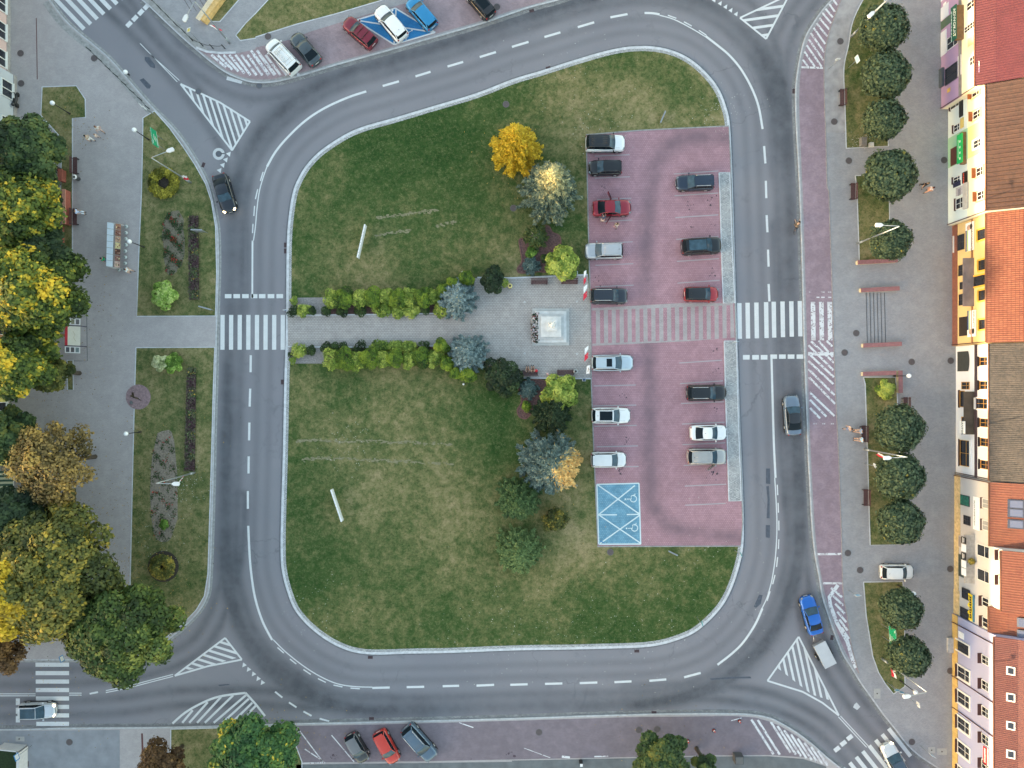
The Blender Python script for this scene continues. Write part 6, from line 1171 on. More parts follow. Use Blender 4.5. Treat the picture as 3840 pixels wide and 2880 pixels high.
# further row behind (off the right edge) not shown. ------------------------------------------------ left side houses (most fronts just enter the frame)
def left_house(label, pya, pyb, ridge, wallc, roofc, X1=-57.35, depth=11, eave=None):
    y1 = (1440-pya)*S; y0 = (1440-pyb)*S; eave = eave or ridge-3.6; t = thing('house', label, 'building', (0, 0, 0)); ym = (y0+y1)/2
    g = MB(); g.box((X1-depth/2, ym, eave/2), (depth, y1-y0, eave)); g.add([(X1, y0, eave), (X1-depth, y0, eave), (X1-depth/2, y0, ridge-.05)], [(2, 1, 0)]); g.add([(X1, y1, eave), (X1-depth, y1, eave), (X1-depth/2, y1, ridge-.05)], [(0, 1, 2)]); g.build('wall', wallc, t)
    g = MB(); ribbed(g, X1+.3, eave, X1-depth/2, ridge, y0, y1, .3, .05, 3); ribbed(g, X1-depth-.3, eave, X1-depth/2, ridge, y0, y1, .3, .05, 3); rf = g.build('roof', roofc, t)
    g = MB(); yc = y0+(y1-y0)*.3; g.box((X1-depth/2-.8, yc, ridge+.1), (.7, 1.0, 1.8)); g.build('chimney', M(sr(150, 84, 66), .85, 0, .2), rf)
    g = MB(); g.box((X1+.03, ym, .35), (.08, y1-y0-.02, .6)); g.build('plinth', M(sr(150, 146, 146), .8, 0, .2), t)
    n = max(2, int((y1-y0)/2.9))
    for k in range(n):
        yy = y0+(k+.5)*(y1-y0)/n
        for z0_, z1_ in ((.85, 2.6), (4.3, 5.9)):
            if z1_ > eave-.2: continue
            g = MB(); w_ = 1.9 if z0_ < 2 else 1.1; e = .08
            for s in (-1, 1): g.box((X1+.05, yy+s*(w_/2-e/2), (z0_+z1_)/2), (.14, e, z1_-z0_))
            for zz in (z0_+e/2, z1_-e/2): g.box((X1+.051, yy, zz), (.14, w_-2*e, e))
            g.box((X1+.045, yy, (z0_+z1_)/2), (.11, e, z1_-z0_-2*e)); f_ = g.build('window', WFR, t); g = MB(); g.box((X1+.02, yy, (z0_+z1_)/2), (.04, w_-.06, z1_-z0_-.06)); g.build('pane', WIN, f_)
            g = MB(); g.box((X1+.12, yy, z0_-.04), (.24, w_+.1, .06)); g.build('sill', WFR, f_)
    return t
RR = roof_mat('red_tile_roof', sr(150, 76, 58), sr(132, 66, 54), sr(104, 56, 48), .8)
left_house('pink house at the top left with wide shop windows', -420, 290, 11.4, plaster('pink_plaster', sr(206, 178, 174)), RR)
left_house('pale blue grey house at the top left with a scooter at its front', 290, 560, 12.0, plaster('bluegrey_plaster', sr(184, 190, 200)), RR, X1=-56.6)
left_house('brick and white house hidden behind the upper left trees', 560, 1180, 11.2, plaster('offwhite_plaster', sr(210, 206, 198)), RR, X1=-58.2)
left_house('peach coloured house front at the left edge between two yellow-tufted trees', 1180, 1470, 11.8, plaster('peach_plaster', sr(214, 164, 128)), RR, X1=-57.2)
left_house('blue and yellow house front at the left edge', 1470, 1740, 11.0, plaster('yellow_plaster', sr(222, 212, 130)), RR, X1=-57.3)
left_house('grey house with a striped awning hidden behind the lower left trees', 1740, 2440, 12.4, plaster('grey_plaster', sr(170, 170, 172)), RR, X1=-58.4)
left_house('unseen corner house beyond the bottom left street, raised for its shadow', 2790, 3500, 15.6, plaster('sand_plaster', sr(206, 190, 160)), RR, X1=-62); left_house('unseen town house further down the bottom left street, raised for its shadow', 3500, 4600, 15.8, plaster('grey2_plaster', sr(190, 186, 180)), RR, X1=-62)  # out of view, ridges raised so their shadow climbs the right fronts
left_house('unseen tall house added to shade the bottom left street', 1500, 4200, 17.5, plaster('ochre2_plaster', sr(196, 176, 138)), RR, X1=-104, depth=13, eave=14)  # out of view, added to keep low sun out of the street gap
# striped awning, blue and yellow shop base
p = WT('02', 60, 830, 3.0); t = thing('awning', 'green and cream striped awning at the left edge', 'awning', (p.x, p.y, 0)); g = MB()
for k in range(9): y = 1.0-k*.24; g.add([(-1.9, y, 3.1), (-1.9, y-.24, 3.1), (.5, y-.24, 2.7), (.5, y, 2.7)], [(0, 1, 2, 3)], k % 2)
g.build('cloth', [M(sr(70, 96, 80), .8), M(sr(206, 204, 170), .8)], t); g = MB(); g.tube([(.5, 1.05, 2.68), (.5, -1.2, 2.68)], .04, 6); g.build('front_bar', WFR, t)
for yy in (.95, -1.1): g = MB(); g.tube([(.48, yy, KZ), (.48, yy, 2.68)], .03, 6); g.build('post', WFR, t)
# brick planters of the cafe garden
def lowwall(label, a, b_, wd, h, m, cap, name='low_wall', end=None):
    A, B = W(a, h), W(b_, h); t = thing(name, label, 'wall', (A.x, A.y, KZ)); d = (B-A); l = d.to_2d().length; an = math.atan2(d.y, d.x); t.rotation_euler.z = an
    g = MB(); g.box((l/2, 0, h/2), (l, wd*.82, h)); g.build('wall', m, t); g = MB(); g.box((l/2, 0, h+.03), (l+.06, wd, .07)); g.build('cap', cap, t, bevel=.01); return t
BRK2 = M(sr(150, 84, 70), .85, 0, .25, 6); CAP = M(sr(148, 102, 104), .8, 0, .18, 3); STO = M(sr(206, 190, 160), .85, 0, .2, 3); SALC = M(sr(196, 140, 122), .8, 0, .2, 3)
lowwall('salmon-capped garden wall beside the cafe hedge', P1('01', 556, -20), P1('01', 558, 275), .42, 1.0, BRK2, SALC); lowwall('brick planter wall with a pale border, below the cafe hedge', P1('01', 503, 290), P1('01', 503, 522), .8, .7, BRK2, BRK2, 'planter')
lowwall('short brick wall between the dark tree and the cafe hedge', P1('00', 525, 1465), P1('00', 525, 1565), .5, .8, BRK2, BRK2)
GW = 'low stone walls with red caps by the right steps'
for l, a, b_ in (('red-capped low wall at the foot of a round tree, above the steps', ('31', 772, 610), ('31', 1112, 592)), ('red-capped low wall along the top of the steps', ('31', 800, 850), ('31', 1128, 834)), ('red-capped low wall along the bottom of the steps', ('31', 820, 1327), ('31', 1148, 1312)), ('red-capped low wall at the top of the lawn beside a globe lamp', ('31', 818, 1572), ('31', 1100, 1562)), ('short red-capped wall turning down beside a globe lamp', ('31', 1138, 1545), ('32', 1140, 75))):
    t = lowwall(l, P1(*a), P1(*b_), .48, .5, STO, CAP); t['group'] = GW
# sandstone parapet top left
t = thing('stone_parapet', 'pale sandstone stair parapet at the top edge', 'wall', (0, 0, 0)); g = MB(); A = W(P1('00', 1735, 165), 1.0); B = W(P1('00', 1890, -60), 1.0)
d = (B-A).to_2d().normalized(); q = Vector((-d.y, d.x)); g.prism([tuple(A.to_2d()-q*.45), tuple(B.to_2d()-q*.55), tuple(B.to_2d()+q*.45), tuple(A.to_2d()+q*.35)], KZ, 1.0); g.build('wall', M(sr(214, 176, 116), .85, 0, .25, 2), t); g = MB(); g.prism([tuple(A.to_2d()+q*.0-d*.25), tuple(B.to_2d()+q*.0), tuple(B.to_2d()+q*.5), tuple(A.to_2d()+q*.5-d*.25)], 1.0, 1.12); g.build('cap', M(sr(214, 196, 168), .85, 0, .2, 2), t)
# ================================================================ street furniture
POLE = M((.03, .03, .033), .5, .3, .05); GALV = M((.34, .37, .40), .45, .5, .1); GLOBE = M((.85, .86, .88), .3, 0, 0); WOOD = M(sr(84, 56, 58), .7, 0, .25, 6); IRON = M((.03, .028, .03), .5, .4, .1)
WHITE = M((.78, .78, .80), .5, 0, .03); REDF = M((.62, .02, .05), .6, 0, .05)
GG = 'white globe lamps'
def globe(desc, ij, x, y, z=3.3):
    p = WT(ij, x, y, z); t = thing('globe_lamp', 'white globe lamp '+desc, 'street lamp', (p.x, p.y, KZ), 0, GG); z -= KZ
    g = MB(); g.tube([(0, 0, 0), (0, 0, z-.3)], [.06, .04], 8); g.cyl((0, 0, 0), .09, .5, 8); g.build('pole', POLE, t); g = MB(); g.cyl((0, 0, z-.32), .11, .1, 10); g.build('collar', POLE, t); g = MB(); g.ball((0, 0, z), .25, 18); g.build('globe', GLOBE, t)
globe('on the small top left lawn', '00', 452, 890); globe('left of the upper green road sign', '00', 1160, 1122); globe('low at the kerb of the top left road', '00', 1084, 622, .9); globe('beside the white display stand', '01', 1118, 428); globe('at the edge of the lower left lawn', '02', 1088, 430)
globe('against the third round tree on the right', '30', 1123, 1052); globe('sunk in the round tree above the steps', '31', 1163, 443); globe('beside the short red-capped wall', '31', 1218, 1588); globe('right of the yellow-tipped round tree', '33', 1258, 152); globe('at the bottom right end of the tree row', '33', 1275, 1005)
globe('poking out of the small olive brown tree', '02', 470, 35, 7.8) if False else globe('between the two trees above the biggest olive crown', '02', 470, 1225, 3.4)
def flag(par, base, tip, drop, name='flag', droop=.35):
    """cloth hung between two points of its staff; white over red"""
    b, e = Vector(base), Vector(tip); n = 8; l = (e-b)
    for j, (m, nm) in enumerate(((WHITE, 'flag_white'), (REDF, 'flag_red'))):
        g = MB(); vs = []
        for r in (0, 1, 2):
            for k in range(n+1):
                q = (j*2+r)/4; p = b+l*(k/n); w_ = Vector(drop)*q; o = .05*math.sin(k*1.2+q*3); vs.append((p.x+w_.x+o, p.y+w_.y-o, p.z+w_.z+.004*j))
        g.add(vs, [(r*(n+1)+k, r*(n+1)+k+1, (r+1)*(n+1)+k+1, (r+1)*(n+1)+k) for r in (0, 1) for k in range(n)]); g.build(nm, m, par)
GSL = 'tall street lamps with a folded-back arm'
def street_lamp(desc, top, head, z=9.0, fl=None, pm=GALV, fz=3.2):
    T = W(top, z); Hd = W(head, z+.2) ; t = thing('street_lamp', 'tall street lamp '+desc, 'street lamp', (T.x, T.y, KZ), 0, GSL); z -= KZ; d = (Hd-T).to_2d(); 
    g = MB(); g.tube([(0, 0, 0), (0, 0, z*.5), (0, 0, z)], [.10, .075, .05], 10); g.cyl((0, 0, 0), .13, 1.2, 10); g.build('pole', pm, t)
    g = MB(); g.tube([(0, 0, z-.02), (d.x*.06, d.y*.06, z+.12), (d.x*.82, d.y*.82, z+.2)], .04, 8); g.build('arm', pm, t)
    a = math.atan2(d.y, d.x); g = MB(); g.add([(d.x*.78+u*math.cos(a)-v*math.sin(a), d.y*.78+u*math.sin(a)+v*math.cos(a), z+w_) for w_ in (.14, .30) for u, v in ((0, -.07), (.22, -.2), (.72, -.2), (.80, 0), (.72, .2), (.22, .2), (0, .07))], [(6, 5, 4, 3, 2, 1, 0), tuple(range(7, 14))]+[(i, (i+1) % 7, 7+(i+1) % 7, 7+i) for i in range(7)]); g.build('lamp_head', M((.62, .65, .68), .4, .1, .05), t)
    if fl is not None:
        F = W(fl, fz); L0 = Vector((F.x-T.x, F.y-T.y, 0)); g = MB(); g.tube([(0, 0, fz-.5), (L0.x*.9, L0.y*.9, fz+.1)], .015, 5); g.build('flag_staff', POLE, t); dd = L0.normalized() if L0.length > .01 else Vector((1, 0, 0)); flag(t, (dd.x*.2, dd.y*.2, fz-.35), (dd.x*1.0, dd.y*1.0, fz+.1), (.3*dd.y+.15, -.3*dd.x, -.65))
street_lamp('beside the yellow ring shrub, with a small flag', P1('00', 1310, 1365), P1('00', 1480, 1296), fl=P1('00', 1575, 1515)); street_lamp('at the top edge over the sandstone parapet, with a small flag', (732, 6), (695, 70), fl=(811, 108)); street_lamp('its arm crossing the topmost round tree', (3345, -20), (3256, 64))
street_lamp('hanging over the round tree above the steps, with a small flag', P1('31', 1135, 297), P1('31', 950, 286), fl=P1('31', 890, 392)); street_lamp('pointing left over the round trees below the steps, with a small flag', P1('32', 1203, 632), P1('32', 1022, 638), fl=P1('32', 978, 605)); street_lamp('at the bottom right end of the tree row, with a small flag', P1('33', 1370, 1000), P1('33', 1190, 1040), fl=P1('33', 1105, 828)); street_lamp('on the lower left lawn over the rose bed, with a small flag', P1('02', 1350, 858), P1('02', 1528, 862), fl=P1('02', 1555, 838))
# flags at the plaza edge
GF = 'white and red flags at the plaza edge'
for k, (l, x, y, s) in enumerate((('uppermost red and white flag, narrow and nearly edge-on', 640, 745, .5), ('wide red and white flag beside the dark navy SUV', 648, 880, 1), ('red and white flag left of the pale blue estate', 658, 1410, 1))):
    p = WT('21', x, y, 3.2); t = thing('flag', l, 'flag', (p.x-.1, p.y, KZ), 0, GF); g = MB(); g.tube([(0, 0, 0), (0, 0, 3.4)], .03, 8); g.build('pole', GALV, t)
    for j, (m, nm) in enumerate(((WHITE, 'flag_white'), (REDF, 'flag_red'))):
        g = MB(); a = .72-j*.72; g.add([(-.28*s, a, 3.1), (.12, a+.35*s, 3.15), (.12+.02, a-.37+.35*s, 2.95), (-.26*s, a-.72, 2.9)] if j == 0 else [(-.27*s, a, 2.9), (.13, a+.35*s, 2.95), (.12, a-.37+.1*s, 2.75), (-.28*s, a-.72, 2.7)], [(3, 2, 1, 0)]); g.build(nm, m, t)
p = WT('21', 657, 1535, 2.6); t = thing('banner', 'white banner with black lettering below the third flag', 'banner', (p.x, p.y, KZ), 0); g = MB(); g.tube([(.1, 0, 0), (.1, 0, 3)], .03, 8); g.build('pole', GALV, t); g = MB(); g.add([(-.16, .4, 2.7), (.2, .5, 2.8), (.14, -.42, 2.5), (-.2, -.46, 2.4)], [(3, 2, 1, 0)]); g.build('cloth', WHITE, t); g = MB(); g.add([(-.0, .2, 2.77), (.05, .2, 2.78), (.0, -.25, 2.60), (-.06, -.25, 2.59)], [(3, 2, 1, 0)]); g.build('lettering', POLE, t)
# benches
GBn = 'brown slatted park benches'
def bench(desc, ij, x, y, ang, back=1, ln=1.9, z=KZ):
    p = WT(ij, x, y, .45); t = thing('park_bench', 'brown slatted bench '+desc, 'bench', (p.x, p.y, z), R(ang), GBn)
    g = MB()
    for k in range(4): g.box((0, -.2+k*.125, .44), (ln, .1, .035))
    g.build('seat', WOOD, t); g = MB()
    for k in range(3): g.box((0, back*(.30+.03*k), .58+k*.12), (ln, .03, .09))
    g.build('backrest', WOOD, t)
    for s in (-1, 1): g = MB(); g.box((s*(ln/2-.12), 0, .21), (.06, .5, .42)); g.box((s*(ln/2-.12), back*.32, .6), (.05, .05, .5)); g.build('leg', IRON, t)
bench('at the lawn edge below the small top left lawn', '00', 652, 1432, 90, -1 if False else 1); bench('with a person in pale blue at its top end', '01', 650, 215, 90, 1); bench('left of the golden conifer, upper plaza edge', '21', 236, 780, 0, 1); bench('right of the golden conifer, upper plaza edge', '21', 497, 776, 0, 1)
bench('with a seated pair and a red bag, lower plaza edge', '21', 152, 1560, 0, -1); bench('beside the black bin, lower plaza edge', '21', 462, 1553, 0, -1); bench('left of the second and third round trees', '30', 637, 843, 90, -1); bench('left of the fourth round tree', '30', 730, 1655, 90, -1)
bench('above the first round tree below the steps', '32', 1184, 178, 90, -1, 1.7); bench('with two seated people on the right pavement', '32', 822, 430, 90, -1); bench('left of the gap between the second and third trees below the steps', '32', 840, 980, 90, -1); bench('half hidden under the yellow crowned left tree', '01', 660, 930, 90, 1)
# bins
def bin_(label, ij, x, y, lid, z=.9): p = WT(ij, x, y, z); t = thing('litter_bin', label, 'litter bin', (p.x, p.y, KZ)); g = MB(); g.cyl((0, 0, 0), .22, z-.1, 14, 0, .25); g.build('body', M((.05, .05, .055), .6, 0, .1), t); g = MB(); g.cyl((0, 0, z-.1), .27, .07, 14); g.build('lid', lid, t); g = MB(); g.cyl((0, 0, z-.03), .13, .03, 12); g.build('opening', POLE, t)
bin_('black litter bin with a pale ring, right of the plaza bench', '21', 550, 1550, GALV); bin_('round yellow-topped bin at the lower left plaza corner', '21', 50, 1548, M(sr(214, 200, 130), .5)); bin_('round yellow-topped bin at the upper left plaza corner', '11', 2195, 812, M(sr(214, 200, 130), .5)); bin_('black and white bin below the top left bench', '00', 645, 1530, WHITE); bin_('black bin above the white information board', '01', 650, 1070, GALV)
def box_thing(name, label, cat, ij, x, y, sz, mat, mat2=None, rz=0, part2='lid', z=KZ):
    p = WT(ij, x, y, sz[2]); t = thing(name, label, cat, (p.x, p.y, z), R(rz)); g = MB(); g.box((0, 0, sz[2]/2), sz); g.build('body', mat, t, bevel=.015); g = MB(); g.box((0, 0, sz[2]+.02), (sz[0]*.85, sz[1]*.85, .04)); g.build(part2, mat2 or mat, t); return t
box_thing('cabinet', 'pale blue grey cabinet beside the upper golden conifer', 'cabinet', '21', 553, 697, (.42, .34, .9), GALV, M((.45, .5, .55), .5)); box_thing('floodlight', 'white-framed floodlight box below the plaza bench', 'floodlight', '21', 622, 1622, (.4, .34, .4), WHITE, M((.06, .1, .16), .2), part2='glass')
box_thing('stone_block', 'grey boulder at the bottom of the uppermost right lawn', 'stone', '30', 828, 1222, (.62, .95, .6), M(sr(120, 116, 114), .9, 0, .3, 4)); box_thing('stone_block', 'white stone slab beside the grey boulder', 'stone', '30', 893, 1250, (.5, .5, .35), M(sr(206, 204, 200), .8, 0, .1))
# monument
c = WT('21', 334, 1168); t = thing('monument', 'pale stepped stone monument with a winged white figure on its pedestal', 'monument', (c.x, c.y, KZ)); MST = M(sr(196, 198, 200), .8, 0, .14, 1.6); a = 4.22
for k, (s, z) in enumerate(((4.22, .16), (3.55, .36), (2.9, .56), (2.3, .76))): g = MB(); g.box((0, 0, (z-.16 if k else 0)/2+z/2-(0 if k else 0) if False else z/2-.001*k), (s, s, z)); g.build('step', M((sr(176, 178, 178), sr(206, 207, 208), sr(184, 186, 188), sr(210, 210, 210))[k], .8, 0, .14, 1.6), t, bevel=.012)
g = MB(); g.box((0, 0, 1.4), (1.0, 1.0, 1.7), 0, 0, .92); g.box((0, 0, 2.3), (1.16, 1.16, .14)); g.build('pedestal', M(sr(214, 214, 214), .7, 0, .1, 2), t, bevel=.01)
g = MB(); g.ball((-.05, -.05, 2.85), .30, 12, 0, (.8, .9, 1.6)); g.ball((.0, .12, 3.42), .14, 10); g.tube([(.02, .05, 3.1), (.22, .30, 3.35), (.36, .52, 3.6)], [.10, .07, .04], 7); g.tube([(-.1, 0, 3.1), (-.25, .1, 3.0), (-.3, .3, 3.1)], [.09, .07, .04], 7)
g.add([(-.35, -.1, 2.4), (.3, -.35, 2.4), (.1, .25, 3.1), (-.15, .15, 3.2), (-.4, .3, 2.5), (.38, .3, 2.4)], [(0, 1, 2, 3), (0, 3, 4), (1, 5, 2), (4, 3, 2, 5)]); g.build('figure', M(sr(226, 224, 222), .6, 0, .1, 3), t)
for k, (dx, dy, sx, sy) in enumerate(((-.52, 0, .02, .55), (0, -.52, .7, .02))): g = MB(); g.box((dx, dy, 1.7), (sx+.02, sy+.02, .5)); g.build('plaque', M((.05, .05, .055), .4), t)
# wreaths
GWr = 'heaps of wreaths and flowers laid at the monument'
def wreath(label, ij, x, y, r, seed, k=1.25):
    global rng; rng = np.random.default_rng(seed); p = WT(ij, x, y, .35); t = thing('wreath', label, 'wreath', (p.x, p.y, KZ+.1), 0, GWr); mt = M_flow
    blob_crown([(k*r*.55*math.cos(q), k*r*.55*math.sin(q), .22, k*r*.48, .22) for q in (0, 1.26, 2.5, 3.77, 5.0)], 520, .16, mt, t, 'flowers', base=.5, fuzz=.2, tjit=.9)
M_flow = leaf_mat('wreath_flowers', [(0, (.012, .03, .015)), (.42, (.03, .05, .02)), (.46, (.45, .36, .38)), (.62, (.62, .56, .60)), (.66, (.25, .03, .05)), (.85, (.12, .05, .04)), (1, (.75, .74, .72))])
for k, (l, x, y, r) in enumerate((('topmost wreath heap at the monument corner', 212, 1080, .42), ('white and green wreath heap, second from the top', 200, 1130, .42), ('wreath heap with a yellow bloom beside it', 205, 1175, .45), ('small wreath leaning on the pedestal side', 262, 1180, .3), ('pink wreath heap below the yellow bloom', 215, 1215, .42), ('white-ribboned wreath heap, second from the bottom', 200, 1250, .36), ('bottom wreath heap with green leaves', 205, 1278, .3))): wreath(l, '21', x, y, r, 60+k)
# road signs
def sign_post(t, x, y, z): g = MB(); g.tube([(x, y, 0), (x, y, z)], .03, 8); g.build('post', GALV, t)
def board_sign(label, ij, a, b_, z0, h, posts, txt, face=-1, size=.2):
    A, B = W(P1(ij, *a), z0), W(P1(ij, *b_), z0); t = thing('direction_sign', label, 'road sign', (0, 0, 0)); d = (B-A); l = d.length; an = math.atan2(d.y, d.x); mid = (A+B)/2
    m_ = Matrix.Translation((mid.x, mid.y, z0+h/2)) @ Matrix.Rotation(an, 4, 'Z'); g = MB(); g.box((0, 0, 0), (l, .05, h)); o = g.build('board', M(sr(16, 150, 104), .45, 0, .03), t); o.matrix_basis = m_
    n = Vector((-math.sin(an), math.cos(an), 0)); s = 1 if n.dot(Vector((face, 0, 0))) > 0 else -1
    for k in range(2): g = MB(); g.tube([(0, 0, KZ), (0, 0, z0+h)], .04, 8); o = g.build('post', GALV, t); q = A+d*(.2+.6*k); o.location = (q.x-n.x*s*.07, q.y-n.y*s*.07, 0)
    nv = n*s; right = Vector((0, 0, 1)).cross(nv); rows = txt
    for k, (a0, a1) in enumerate(rows):
        z_ = z0+h-(k+.7)*h/(len(rows)+.4); c_ = Vector((mid.x, mid.y, 0))+nv*.034; g = MB(); n_ = 7
        for q in range(n_):
            u0 = (a0+(a1-a0)*q/n_-.5)*l; u1 = u0+(a1-a0)*l/n_*.72; A_, B_ = c_+right*u0, c_+right*u1; g.add([(A_.x, A_.y, z_-.07), (B_.x, B_.y, z_-.07), (B_.x, B_.y, z_+.07), (A_.x, A_.y, z_+.07)], [(0, 1, 2, 3)])
        g.build('lettering', WHITE, t)
    g = MB(); 
    for zz in (.03, h-.03): g.box((0, -0.0, zz-h/2), (l-.04, .056, .03))
    o = g.build('border', WHITE, t); o.matrix_basis = m_; return t
board_sign('large green direction sign on the upper left lawn', '00', (1348, 1135), (1372, 1280), 1.8, 1.35, 2, ((.1, .3), (.35, .7), (.3, .62), (.1, .55)), 1, .2)
board_sign('large green direction sign between the two lowest round trees', '33', (1043, 425), (1055, 605), 1.9, 1.5, 2, ((.08, .2), (.5, .92), (.45, .78), (.4, .8)), -1, .2)
def plate(label, px, z, tilt_to, shape='sq', s=.6, cols=((.8, .8, .8), (.02, .15, .5)), rz=0, cat='road sign', name='road_sign'):
    """sign plate on a post; its face normal points (horizontally) along angle rz"""
    p = W(px, z); t = thing(name, label, cat, (p.x, p.y, KZ), R(rz)); g = MB(); g.tube([(-.05, 0, 0), (-.05, 0, z+.15)], .03, 8); g.build('post', GALV, t)
    def poly(k, r, x): 
        if shape == 'sq': return [(x, -r, z-r), (x, r, z-r), (x, r, z+r), (x, -r, z+r)]
        if shape == 'di': return [(x, 0, z-r*1.3), (x, r*1.3, z), (x, 0, z+r*1.3), (x, -r*1.3, z)]
        if shape == 'tri': return [(x, -r*1.1, z+r*.8), (x, 0, z-r*1.1), (x, r*1.1, z+r*.8)]
        return [(x, r*math.cos(a*math.pi/8), z+r*math.sin(a*math.pi/8)) for a in range(16)]
    g = MB(); a = poly(0, s/2, 0.0); b_ = [(x+.03, y, zz) for x, y, zz in a]; n = len(a); g.add(a+b_, [tuple(range(n-1, -1, -1)), tuple(range(n, 2*n))]+[(i, (i+1) % n, n+(i+1) % n, n+i) for i in range(n)]); g.build('plate', M(cols[0], .5, 0, .02), t)
    g = MB(); c2 = poly(0, s/2*.74, .034); g.add(c2, [tuple(range(n))]); g.build('symbol', M(cols[1], .5, 0, .02), t); return t
plate('white and yellow diamond priority sign by the top left bollards', P1('00', 1632, 262), 2.4, 0, 'di', .55, ((.8, .8, .8), (.72, .58, .18)), -35)
for l, x, y, sh in (('give way sign at the tip of the upper left lawn', 1228, 918, 'tri'), ('round sign beside the give way sign of the upper left lawn', 1256, 935, 'ro')): plate(l, P1('00', x, y), 2.5, 0, sh, .6, ((.75, .75, .76), (.55, .55, .57)), -140)
plate('light blue tilted sign beside the second round tree', P1('30', 768, 515), 2.2, 0, 'sq', .75, ((.7, .8, .85), (.45, .66, .78)), 200); plate('blue pedestrian crossing sign above the bottom left zebra', P1('03', 538, 712), 2.4, 0, 'sq', .7, ((.04, .22, .5), (.7, .72, .75)), 20); plate('blue pedestrian crossing sign at the bottom left corner', P1('03', 150, 1560), 2.6, 0, 'sq', .7, ((.04, .22, .5), (.7, .72, .75)), 20)
plate('thin sign seen edge-on at the zebra crossing end of the upper hedge', P1('11', 262, 1018), 2.3, 0, 'sq', .6, ((.7, .7, .72), (.05, .2, .5)), -84); plate('blue sign on the kerb at the bottom right bend of the lawn', P1('23', 1640, 408), 2.2, 0, 'ro', .6, ((.08, .3, .42), (.5, .62, .68)), 10); plate('thin blue sign at the lower right corner of the parking lot', P1('22', 1975, 1470), 2.2, 0, 'ro', .6, ((.12, .3, .42), (.5, .6, .66)), 20)
plate('blue disabled parking sign at the corner of the blue bays', P1('22', 778, 1362), 1.8, 0, 'sq', .55, ((.03, .2, .5), (.05, .25, .55)), 60); plate('thin blue sign on the kerb below the right stop line', P1('21', 1935, 1296), 2.0, 0, 'sq', .5, ((.5, .6, .66), (.1, .3, .5)), 93)
for l, ij, x, y, a in (('pale round sign at the tip of the lowest right lawn', '33', 1112, 985, 100), ('pale arrow sign beside the round sign at the lowest right lawn', '33', 1150, 1003, 96), ('double plate sign on the bottom right pavement', '33', 1292, 1108, 10), ('thin blue sign right of the hatched cycle path', '33', 770, 165, 97), ('thin sign on the pavement left of the second round tree', '30', 598, 518, 94), ('blue sign lying low by the bottom right corner', '33', 1415, 1548, 60), ('pale sign leaning at the left of the middle round tree', '32', 918, 705, 20)): plate(l, P1(ij, x, y), 2.3, 0, 'ro' if 'round' in l else 'sq', .6, ((.62, .66, .7), (.2, .42, .62)), a)
# thin leaning frames on the lawns = long info boards seen from above
def longboard(label, ij, a, b_, h=1.2, name='lawn_banner', m=None, wd=.06):
    A, B = W(P1(ij, *a), h), W(P1(ij, *b_), h); t = thing(name, label, 'banner', (A.x, A.y, KZ)); d = B-A; g = MB(); l = d.to_2d().length; t.rotation_euler.z = math.atan2(d.y, d.x)
    g.box((l/2, 0, h*.65), (l, wd, h*.8), 0, 0); g.box((l/2, 0, h*1.06), (l, .15, .03)); g.build('board', m or WHITE, t)
    for k in (.05, .5, .95): g = MB(); g.tube([(l*k, 0, 0), (l*k, 0, h)], .03, 6); g.build('post', GALV, t)
    g = MB(); [g.box((l*(.15+.1*k), .02 if k % 2 else -.03, h*1.085), (.05, .05, .01)) for k in range(8)]; g.build('stain', M((.25, .2, .2), .7), t)
longboard('long white banner frame standing on the upper lawn', '11', (943, 282), (878, 568)); longboard('long white banner frame standing on the lower lawn', '12', (650, 912), (742, 1188))
longboard('thin steel rail on the upper lawn right of the yellow larch', '20', (1325, 962), (1282, 1062), .5, 'rail', GALV, .03); longboard('thin steel rail below the parking lot', '22', (1352, 1442), (1430, 1480), .4, 'rail', GALV, .02); longboard('thin steel frame over the upper left bedding strip', '01', (1655, 328), (1752, 331), 1.6, 'rail', GALV, .03); longboard('thin steel frame at the bottom of the upper left lawn', '01', (1720, 988), (1828, 1018), .9, 'rail', GALV, .03)
# bollard and chain fences
def chainfence(label, ij, pts, group):
    W0 = [W(P1(ij, *p), .4) for p in pts]; t = thing('chain_fence', label, 'fence', (W0[0].x, W0[0].y, KZ), 0, None); o = W0[0]
    for p in W0: g = MB(); q = p-o; g.tube([(q.x, q.y, 0), (q.x, q.y, .85)], [.06, .045], 8); g.ball((q.x, q.y, .9), .07, 8); g.build('bollard', POLE, t)
    for a, b_ in zip(W0, W0[1:]):
        a, b_ = a-o, b_-o; g = MB(); g.tube([(a.x+(b_.x-a.x)*k/6, a.y+(b_.y-a.y)*k/6, .78-.9*(k/6)*(1-k/6)) for k in range(7)], .028, 5); g.build('chain', POLE, t)
chainfence('black bollard and chain fence along the left side of the top left road', '00', ((772, 430), (865, 520), (935, 590), (1005, 655), (1075, 725), (1145, 795), (1215, 860), (1280, 932)), 0); chainfence('black bollard and chain fence along the right side of the top left road', '00', ((1305, -5), (1380, 70), (1450, 140), (1520, 212), (1590, 275), (1657, 342), (1745, 388), (1832, 408), (1935, 410)), 0)
